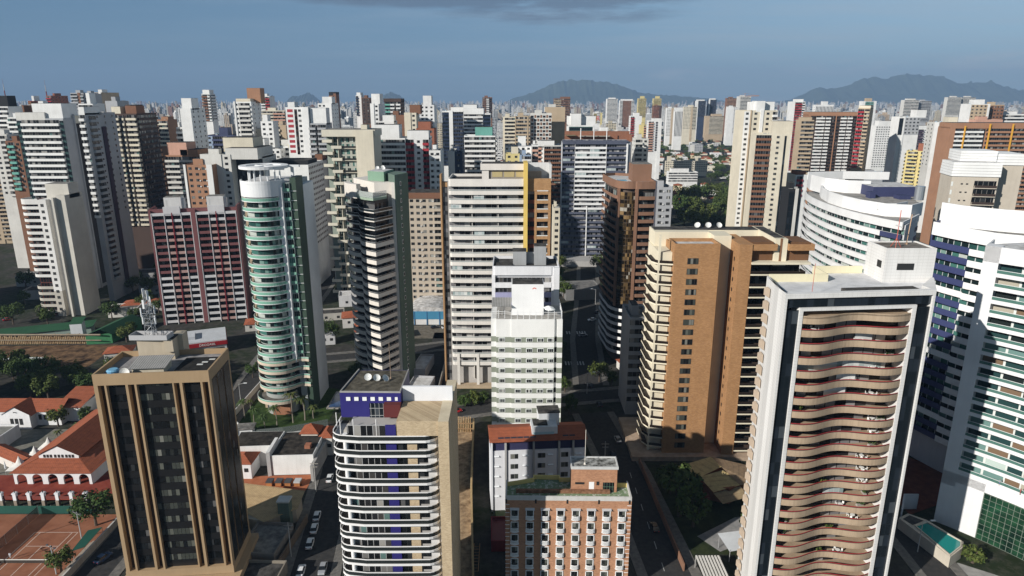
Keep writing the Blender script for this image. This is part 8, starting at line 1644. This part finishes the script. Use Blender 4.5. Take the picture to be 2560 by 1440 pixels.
M(o).bx(-60.6, -59.0, 179.5, 181.5, 6.27, 7.3).build('brick_shaft', wall((.36, .15, .09), .3), t); M(o).bx(-57.0, -56.2, 172, 192, 0, 5.0).build('side_wall', wall((.42, .41, .40), .4), t)
house(-79.6, 173.6, 0, 5.2, 6.6, 4.8, 'small white house with a red hip roof left of the black roofed block', REDROOF, (.76, .76, .77), 1.7)
house(-64, 187.6, 0, 5, 5, 7.0, 'small red pyramid roof at the rear of the black roofed block', REDROOF, (.66, .62, .56), 2.2, True, None, False); house(-58.6, 187, 0, 4, 7, 6.0, 'narrow red tiled roof at the rear corner by the street', REDROOF, (.6, .58, .54), 1.4)
sheet('terracotta_yard', [(-82, 166), (-57.4, 166.5), (-57, 176), (-82, 174.5)], .018, rough_roof((.30, .095, .045), (.38, .14, .07), .4))
for i in range(4):
    t = thing('yard_cart', ['leftmost orange cart with a dark cover in the yard', 'second orange cart with a dark cover in the yard', 'third orange cart with a dark cover in the yard', 'rightmost orange cart with a pale cover in the yard'][i], 'cart', -68+2.6*i, 170.2, 0, 'covered carts in the yard'); M().bx(-.8, .8, -1, 1, .3, 1.3).build('box', wall((.42, .17, .06), .3), t); M().pr([(-.9, -1.1), (.9, -1.1), (.9, 1.1), (-.9, 1.1)], 1.31, 1.7).build('cover', flat((.05, .05, .055) if i < 3 else (.45, .45, .45), .7), t)
    for sx in (-.8, .8): M().bx(sx-.1, sx+.1, -.3, .3, 0, .6).build('wheel', DKG, t)
t = thing('tan_tiled_house', 'low building with a large tan tile roof beside the street cars', 'building', -63, 154); o = (-63, 154)
M(o).pr([(-71.6, 149), (-66.6, 148.6), (-61.4, 147.6), (-55.2, 153), (-55.4, 158.4), (-71.6, 161.6)], 0, 4.0).build('wall', wall((.42, .37, .29), .3), t)
M(o).q((-72.6, 163, 5.2), (-72.4, 154, 4.4), (-61.4, 147, 4.0), (-54.6, 152.4, 4.3), (-54.6, 159.2, 5.2)).build('tan_roof', TANROOF, t); M(o).q((-72.4, 153.6, 4.3), (-72.2, 148, 3.7), (-66.4, 148, 3.7), (-66.4, 150.6, 4.2)).build('lean_to_roof', TANROOF, t)
t = thing('tank_house', 'green grey tank house with a white lid by the tan tiled roof', 'tank house', -57.4, 151.4); M().bx(-1.4, 1.4, -1.2, 1.2, 0, 7.4).build('wall', wall((.13, .18, .15), .25), t); M().bx(-1.6, 1.6, -1.4, 1.4, 7.4, 7.8).build('lid', wall((.62, .63, .62), .25), t)
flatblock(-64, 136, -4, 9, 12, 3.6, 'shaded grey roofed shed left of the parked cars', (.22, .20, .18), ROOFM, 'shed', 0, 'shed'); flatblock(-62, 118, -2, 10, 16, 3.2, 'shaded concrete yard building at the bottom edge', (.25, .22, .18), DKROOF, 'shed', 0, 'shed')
t = thing('boundary_wall', 'brown yard wall beside the row of parked white cars', 'wall', -53.2, 145); M().pr([(-1.6, -20), (-1.3, -20), (.8, 8), (.5, 8)], 0, 2.4).build('wall', wall((.20, .15, .11), .4), t)
# earth trench right of the round balcony block
sheet('earth_strip', [(-11.2, 112), (-7.6, 112), (-11.4, 165), (-13.0, 203), (-18.6, 203), (-16, 163)], .014, rough_roof((.15, .10, .06), (.40, .29, .18), .5, 'earth'))
t = thing('retaining_wall', 'ochre retaining wall along the earth strip behind the tan stone flank', 'wall', -9, 150); M((-9, 150)).wl([(-7.2, 112), (-10.9, 165), (-12.4, 205)], .5, 0, 3.4).build('wall', wall((.46, .33, .17), .35), t)
t = thing('timber_shoring', 'timber shoring at the far end of the earth strip', 'shoring wall', -16, 202)
m = M()
for i in range(11): m.bx(-3.2+.55*i, -2.9+.55*i, 0, .4, 0, 5.4-.1*(i % 3))
m.build('planks', rough_roof((.24, .14, .06), (.46, .34, .20), 1.4, 'weathered_timber'), t); M().bx(-3.4, 3.2, -.25, -.02, 3.0, 3.3).bx(-3.4, 3.2, -.25, -.02, 1.1, 1.4).build('waling', wall((.34, .22, .12), .3), t)
t = thing('scaffold_ladder', 'rust coloured scaffold ladder frame in the earth strip', 'ladder', -9.2, 134); m = M()
for sx in (0, 1.4): m.bar((sx, 0, 0), (sx, 9, .9), .07)
for k in range(9): m.bar((0, k, .1*k), (1.4, k, .1*k), .05)
m.build('frame', flat((.40, .24, .12), .7), t)
flatblock(-5, 141, 2, 5, 10, 3.0, 'dark red corrugated shed beside the white tile roofed block', (.20, .03, .035), flat((.13, .018, .022), .7), 'shed', 0, 'shed')
# ================================================================== right side: garden house, pergola, pool
t = thing('yellow_tile_house', 'garden house with stained yellow tile roofs below the tan brick tower', 'house', 55, 165); o = (55, 165); YT = tiles((.56, .44, .21), (.26, .19, .10), 'yellow_tiles')
M(o).pr([(48, 165), (58, 161), (65, 166), (64.4, 171), (56, 172), (48, 170.6)], 0, 4.6).build('brick_wall', wall((.24, .09, .05), .3), t)
M(o).q((56.3, 173.4, 7.2), (46.8, 171.6, 5.2), (47.6, 163.6, 4.8), (57.8, 168.3, 6.9)).build('main_roof', YT, t); M(o).q((51, 165.2, 5.7), (59.2, 168.4, 6.2), (61.4, 162.8, 4.6), (53.4, 159.8, 4.3)).build('second_roof', YT, t)
M(o).q((56.3, 173.4, 7.2), (57.8, 168.3, 6.9), (61.4, 162.8, 4.6), (66, 164.4, 4.4), (66.4, 172.6, 5.0)).build('right_roof', tiles((.34, .24, .15), (.16, .11, .07), 'brown_tiles'), t); M(o).q((53.4, 160, 4.0), (61.6, 163, 4.2), (62.6, 159.4, 3.2), (55, 156.4, 3.0)).build('porch_roof', tiles((.34, .26, .15), (.16, .11, .07), 'brown_tiles'), t)
M(o).bx(49, 53, 160.6, 163, 0, 2.4).build('flower_terrace', wall((.26, .07, .05), .3), t)
sheet('garden', [(40, 140), (66, 140), (70, 178), (39, 180)], .014, rough_roof((.012, .020, .008), (.035, .045, .018), .4, 'shrubbery'))
sheet('light_drive', [(50, 141), (62, 147), (66, 156), (58, 155), (46, 147)], .022, rough_roof((.20, .20, .20), (.30, .29, .28)))
t = thing('striped_pergola', 'pergola with broad white and grey roof slats at the bottom edge', 'pergola', 42.4, 124)
for i in range(8): M().bx(.0+.72*i, .42+.72*i, 0, 11.5, 3.0, 3.14).build('slat', wall((.70, .68, .64), .25), t)
M().bx(-.1, 5.8, 0, .2, 2.7, 2.98).bx(-.1, 5.8, 11, 11.2, 2.7, 2.98).bx(-.1, .1, 0, .2, 0, 2.7).bx(5.6, 5.8, 0, .2, 0, 2.7).bx(-.1, .1, 11, 11.2, 0, 2.7).bx(5.6, 5.8, 11, 11.2, 0, 2.7).build('frame', wall((.30, .29, .28), .2), t)
t = thing('white_canopy', 'white sloped canopy beside the left wall of the wave balcony tower', 'canopy', 53, 140.4); M().q((-2.2, -3.4, 3), (2.4, -2.4, 3.1), (2.4, 3.4, 3.9), (-3.4, 2.4, 3.8)).build('sheet', wall((.60, .62, .64), .15), t); m = M()
for x, y in ((-2.0, -3.1), (2.1, -2.2), (2.1, 3), (-3, 2.1)): m.cy(x, y, .08, 0, 3.2, 0, 6)
m.build('frame', flat((.3, .3, .3)), t)
t = thing('boundary_wall', 'low brick wall along the pavement left of the tall sunlit tree', 'wall', 38.6, 160); M().pr([(.8, -26), (1.1, -26), (-.6, 22), (-.9, 22)], 0, 2.0).build('wall', wall((.26, .14, .09), .35), t)
t = thing('raised_pool', 'raised turquoise pool in a beige walled box below the curved block', 'pool', 103, 142); o = (103, 142); be = wall((.55, .50, .42), .2)
M(o).pr([(97.6, 150.4), (101.2, 135.2), (106.2, 138.6), (107.8, 140.8), (104.2, 149.6), (101, 152.4)], 0, 2.9).build('box', be, t); M(o).wl([(101.3, 135.5), (106, 138.8), (107.4, 140.8), (103.6, 148.6), (99.6, 147.0)], .25, 2.9, 3.2, 0, True).build('rim', be, t)
M(o).pr([(101.5, 136), (105.8, 139), (107, 140.8), (103.4, 148.2), (100, 146.8)], 2.9, 2.96).build('water', flat((.015, .22, .20), .06), t); M(o).pr([(98.4, 150), (99.4, 147.4), (103.2, 149.2), (101, 151.6)], 2.9, 2.94).build('wet_deck', rough_roof((.03, .035, .035), (.08, .08, .08)), t)
sheet('ramp', [(101.6, 134), (104.5, 137), (113, 131), (112, 122), (104, 122)], .02, rough_roof((.26, .25, .24), (.36, .35, .33)))
m = M(); m.q((104.6, 131.0, .03), (106.0, 130.2, .03), (106.2, 130.6, .03), (104.8, 131.4, .03)).q((106.0, 129.9, .03), (107.0, 129.9, .03), (106.4, 130.9, .03)); struct(m.build('arrow_marking', zm))
sheet('red_deck', [(104, 156), (126, 166), (130, 176), (116, 190), (104, 176)], .05, rough_roof((.10, .028, .018), (.16, .05, .03)))
t = thing('podium_wall', 'pale podium wall with blank panels between the blue white block and the pool', 'wall', 103, 158); M((103, 158)).wl([(99.4, 152), (103.6, 158.6), (107.2, 158.6)], .4, 0, 4.4).build('wall', wall((.55, .56, .58), .15), t)
for i, (x, y) in enumerate(((112.9, 140.2), (115.0, 136.4))):
    person(['person in a pale shirt standing on the lowest balcony of the curved block', 'person in a red shirt standing on the lowest balcony of the curved block'][i], x*1.03, y*1.03, 15.85, [(.5, .55, .7), (.5, .06, .07)][i], [(.1, .14, .3), (.3, .05, .06)][i], 60, .05, .2)
# ================================================================== cars
def make_car(name, col, label):
    r = thing(name, label, 'car', 0, 0); p = flat(col, .25, .0, .6, 'car_paint'); gl = flat((.012, .014, .016), .1, name='car_glass')
    sec = [(-2.1, .45, .80), (-2.0, .32, .88), (-1.3, .28, .95), (-.9, .28, .98), (.9, .28, .98), (1.5, .28, .93), (2.0, .32, .80), (2.12, .42, .62)]
    m = M(); 
    def row(x, z0, z1): k = .86 if abs(x) < 1.9 else .74; return [(x, -k, z0), (x, -k, (z0+z1)/2), (x, -k*.93, z1), (x, k*.93, z1), (x, k, (z0+z1)/2), (x, k, z0)]
    rows = [row(*s) for s in sec]
    for a, b in zip(rows, rows[1:]):
        for k in range(6): m.q(a[k], b[k], b[(k+1) % 6], a[(k+1) % 6])
    m.q(*rows[0]); m.q(*rows[-1][::-1]); m.build('body', p, r)
    T = [(-1.7, .96), (-1.1, 1.42), (.35, 1.46), (1.05, .98)]; m = M()
    A = [[(x, -s*(.80 if z < 1.2 else .62), z) for s in (1, -1)] for x, z in T]
    for a, b in zip(A, A[1:]): m.q(a[0], b[0], b[1], a[1])
    m.q(*[a[0] for a in A]); m.q(*[a[1] for a in A][::-1]); m.build('windows', gl, r); M().bx(-1.05, .32, -.6, .6, 1.44, 1.49).build('roof', p, r)
    for x in (-1.3, 1.35):
        for y in (-.80, .80):
            w = M(); 
            w.cy(0, 0, .33, -.1, .1, 0, 12); o = w.build('wheel', DKG, r, (x, y, .33)); o.rotation_euler = (R(90), 0, 0)
    for y in (-.55, .55): M().bx(2.02, 2.1, y-.18, y+.18, .55, .72).build('headlight', flat((.7, .7, .68), .2), r); M().bx(-2.12, -2.03, y-.16, y+.16, .6, .78).build('tail_light', flat((.3, .01, .01), .3), r)
    return r
CARP = {}
def car(x, y, rot, col, label):
    if col not in CARP: o = CARP[col] = make_car('car', {'w': (.72, .73, .74), 'g': (.30, .31, .33), 'k': (.02, .022, .028), 'r': (.45, .02, .025), 'b': (.05, .08, .15)}[col], label)
    else: o = dup(CARP[col])
    o.location = (x, y, .012); o.rotation_euler = (0, 0, R(rot)); o['label'] = label; o['group'] = 'cars on the streets'
for a in ((-52.0, 173.0, 96, 'w', 'white car parked farthest up the street beside the terracotta yard'), (-50.6, 154.7, 96, 'w', 'white car at the rear of the row beside the tan tiled roof'), (-49.8, 149.4, 96, 'w', 'middle white car of the row beside the tan tiled roof'), (-49.2, 143.4, 96, 'w', 'front white car of the row beside the brown yard wall'), (-48.4, 133.4, 95, 'w', 'white car cut by the bottom edge, left side of the street'), (-43.6, 134.2, -86, 'g', 'pale car at the bottom edge on the right side of the street'),
    (-96.4, 138, 72, 'b', 'dark blue car on the street beside the bronze tower'), (-94.4, 149, 86, 'k', 'black car half hidden behind the bronze tower'), (-19.4, 216.6, 22, 'r', 'bright red car on the cross street left of the striped hotel'), (39.1, 317.5, 200, 'w', 'white car turning at the zebra crossing of the main street'), (32.4, 294.8, 20, 'g', 'grey car at the junction below the brown brick tower'), (29.4, 238.3, 110, 'k', 'dark car under the leafy street tree'), (43.0, 330, 80, 'k', 'dark car beyond the zebra crossing on the main street'),
    (31.0, 222, 95, 'k', 'dark car on the main street beside the grey low block'), (33.6, 196, 95, 'g', 'grey car on the main street below the tan tower'), (30.8, 186, 275, 'k', 'black car on the main street behind the white tile roofed block'), (-31.2, 306.0, 20, 'w', 'white car on the parking lot by the blue walled hall'), (-36.5, 306.4, 20, 'k', 'dark car on the parking lot by the blue walled hall'), (-172.5, 329, 30, 'w', 'white car by the wall left of the maroon block'), (-247, 318, 40, 'r', 'small red car at the left edge beside the sheds'), (105.6, 145.4, -50, 'k', 'black car in the shade behind the raised pool'), (99.5, 128, 92, 'w', 'white car on the street at the bottom right'), (36, 150, 93, 'k', 'dark car on the street right of the brick hotel')): car(*a)
# ================================================================== poles
pl_ = None
for i, (x, y, rot, lab) in enumerate(((97.4, 141, 0, 'street lamp on the pavement left of the raised pool'), (-91.4, 144, 180, 'double armed street lamp beside the bronze tower'), (-96.0, 222, 0, 'street lamp at the garden wall of the cylinder tower'), (-18.6, 207, 180, 'street lamp by the red car'), (27.6, 232, 0, 'street lamp right of the striped hotel'), (-44.4, 170, 180, 'street lamp behind the parked white car'), (-66, 283, 0, 'street lamp on the back street behind the cylinder tower'), (44, 345, 180, 'street lamp beyond the zebra crossing'))):
    if pl_ is None:
        pl_ = thing('street_lamp', lab, 'street lamp', x, y, rot, 'street lamps'); M().cy(0, 0, .12, 0, 8.2, 0, 8, .07).build('pole', flat((.40, .40, .40), .6), pl_); M().bar((0, 0, 8.1), (2.2, 0, 8.6), .06).build('arm', flat((.40, .40, .40), .6), pl_); M().bx(1.8, 2.9, -.2, .2, 8.5, 8.7).build('lamp_head', flat((.62, .64, .66), .4), pl_)
    else: o = dup(pl_); o.location = (x, y, 0); o.rotation_euler = (0, 0, R(rot)); o['label'] = lab
pp_ = None
for i, (x, y, lab) in enumerate(((-54.2, 167, 'utility pole beside the terracotta yard'), (-52.4, 139, 'utility pole beside the brown yard wall'), (-89.6, 196, 'utility pole in front of the gate house'), (27.0, 178, 'utility pole beside the white tile roofed block'))):
    if pp_ is None:
        pp_ = thing('utility_pole', lab, 'utility pole', x, y, 0, 'concrete utility poles'); M().cy(0, 0, .17, 0, 9.5, 0, 8, .11).build('pole', wall((.42, .41, .39), .2), pp_); M().bx(-1.1, 1.1, -.06, .06, 8.6, 8.75).bx(-.9, .9, -.06, .06, 7.6, 7.75).build('cross_arm', flat((.3, .28, .25), .8), pp_)
    else: o = dup(pp_); o.location = (x, y, 0); o['label'] = lab
# ================================================================== balcony furniture of the wave tower
wtm = flat((.78, .78, .76), .6); fa = math.atan2(3.1, 33.0)
tb = thing('balcony_table_set', 'x', 'table set', 0, 0); M().cy(0, 0, .55, .68, .74, 0, 12).cy(0, 0, .08, 0, .68, 0, 6).build('table', wtm, tb)
for k in range(4):
    a = k*1.57+.4; c = M().bx(-.22, .22, -.22, .22, .40, .46).bx(-.22, .22, .18, .24, .46, .95).bx(-.22, -.17, -.22, -.17, 0, .4).bx(.17, .22, -.22, -.17, 0, .4).bx(-.22, -.17, .17, .22, 0, .4).bx(.17, .22, .17, .22, 0, .4).build('chair', wtm, tb, (.95*math.cos(a), .95*math.sin(a), 0)); c.rotation_euler = (0, 0, a-1.57)
pt = thing('balcony_plants', 'x', 'potted plants', 0, 0); M().bx(-.9, .9, -.3, .3, 0, .45).build('planter', wall((.40, .38, .35), .2), pt); crown_mesh(77, 1.0, .65, 1.0, 12, 20, .2).build('leaves', leafmat(), pt)
def onbal(proto, k, t, lab, first):
    x = 4.35 + 24.1*t; y = 2.4; z = .6 + 2.95*k + .26; o = proto if first else dup(proto)
    z = -2.6 + 3.11*k + .26
    o.location = (56.6 + x*math.cos(fa) - y*math.sin(fa), 135.5 + x*math.sin(fa) + y*math.cos(fa), z); o.rotation_euler = (0, 0, k*1.3); o['label'] = lab
    o['group'] = 'furniture on the wave balconies'; nearer(o)
nth = ['top', 'second', 'third', 'fourth', 'fifth', 'sixth', 'seventh', 'eighth', 'ninth', 'tenth', 'eleventh', 'twelfth', 'thirteenth', 'fourteenth', 'fifteenth', 'sixteenth', 'seventeenth', 'eighteenth', 'nineteenth', 'twentieth']
for i, (k, t) in enumerate(((19, .16), (18, .60), (16, .78), (15, .62), (14, .80), (12, .85), (11, .88), (9, .80), (8, .82), (7, .84), (5, .66), (4, .80), (1, .70))): onbal(tb, k, t, f'white table with four chairs on the {nth[19-k]} balcony of the wave tower', i == 0)
for i, (k, t) in enumerate(((17, .92), (13, .12), (12, .93), (10, .88), (7, .45), (6, .88), (5, .86), (4, .10), (3, .58), (3, .12), (1, .50))): onbal(pt, k, t, f'leafy planter on the {nth[19-k]} balcony of the wave tower' + (', left end' if t < .2 else ''), i == 0)
# ================================================================== skyline masts and crane
def lattice(x, y, h, label, w=4.5):
    o = thing('lattice_mast', label, 'mast', x, y); m = [M(), M()]; n = 10
    for i in range(n):
        a, b = w*(1-.9*i/n)/2, w*(1-.9*(i+1)/n)/2; z0, z1 = h*i/n, h*(i+1)/n; mm = m[i % 2]
        for s in ((-1, -1), (1, -1), (1, 1), (-1, 1)): mm.bar((s[0]*a, s[1]*a, z0), (s[0]*b, s[1]*b, z1), .38)
        for p, q in (((-1, -1), (1, -1)), ((1, -1), (1, 1)), ((1, 1), (-1, 1)), ((-1, 1), (-1, -1))): mm.bar((p[0]*a, p[1]*a, z0), (q[0]*b, q[1]*b, z1), .26)
    m[0].build('red_sections', flat((.36, .05, .04), .6), o); m[1].build('white_sections', flat((.62, .60, .60), .6), o); M().bar((0, 0, h), (0, 0, h*1.08), .2).build('tip', flat((.4, .1, .08)), o)
lattice(-1090, 1500, 124, 'left red and white lattice mast on the left skyline'); lattice(-1086, 1520, 134, 'taller middle lattice mast on the left skyline', 4); lattice(-1010, 1540, 132, 'right lattice mast on the left skyline')
t = thing('tower_crane', 'orange tower crane over the brown concrete frame on the right skyline', 'crane', 560, 1705); cm_ = flat((.50, .20, .05), .6); m = M()
for s in ((-1, -1), (1, -1), (1, 1), (-1, 1)): m.bar((s[0], s[1], 0), (s[0], s[1], 108), .3)
for i in range(18): m.bar((-1, -1, 6*i), (1, -1, 6*i+6), .2); m.bar((1, 1, 6*i), (-1, 1, 6*i+6), .2)
m.build('mast', cm_, t); m = M().bar((-14, 0, 108), (34, 0, 110), .35).bar((-14, 0, 110), (34, 0, 111), .3)
for i in range(16): m.bar((-14+3*i, 0, 108.2), (-12.5+3*i, 0, 110.5), .18)
m.bar((0, 0, 108), (0, 0, 116), .4).bar((0, 0, 116), (-13, 0, 110), .12).bar((0, 0, 116), (28, 0, 111), .12); m.build('jib', cm_, t)
# ================================================================== the air
hz = M().bx(-15500, 15500, -520, 16200, -1, 720).build('haze', []); hm = bpy.data.materials.new('air'); hm.use_nodes = True; ht = hm.node_tree; ht.nodes.clear()
pv = N(ht, 'ShaderNodeVolumePrincipled'); pv.inputs['Color'].default_value = (.33, .50, .76, 1); pv.inputs['Density'].default_value = 8.8e-5; pv.inputs['Anisotropy'].default_value = 0.0
L(ht, pv.outputs[0], N(ht, 'ShaderNodeOutputMaterial').inputs['Volume']); hz.data.materials.append(hm); hz['kind'] = 'stuff'; hz['label'] = 'pale blue haze lying over the far city and the mountains'; hz['category'] = 'haze'
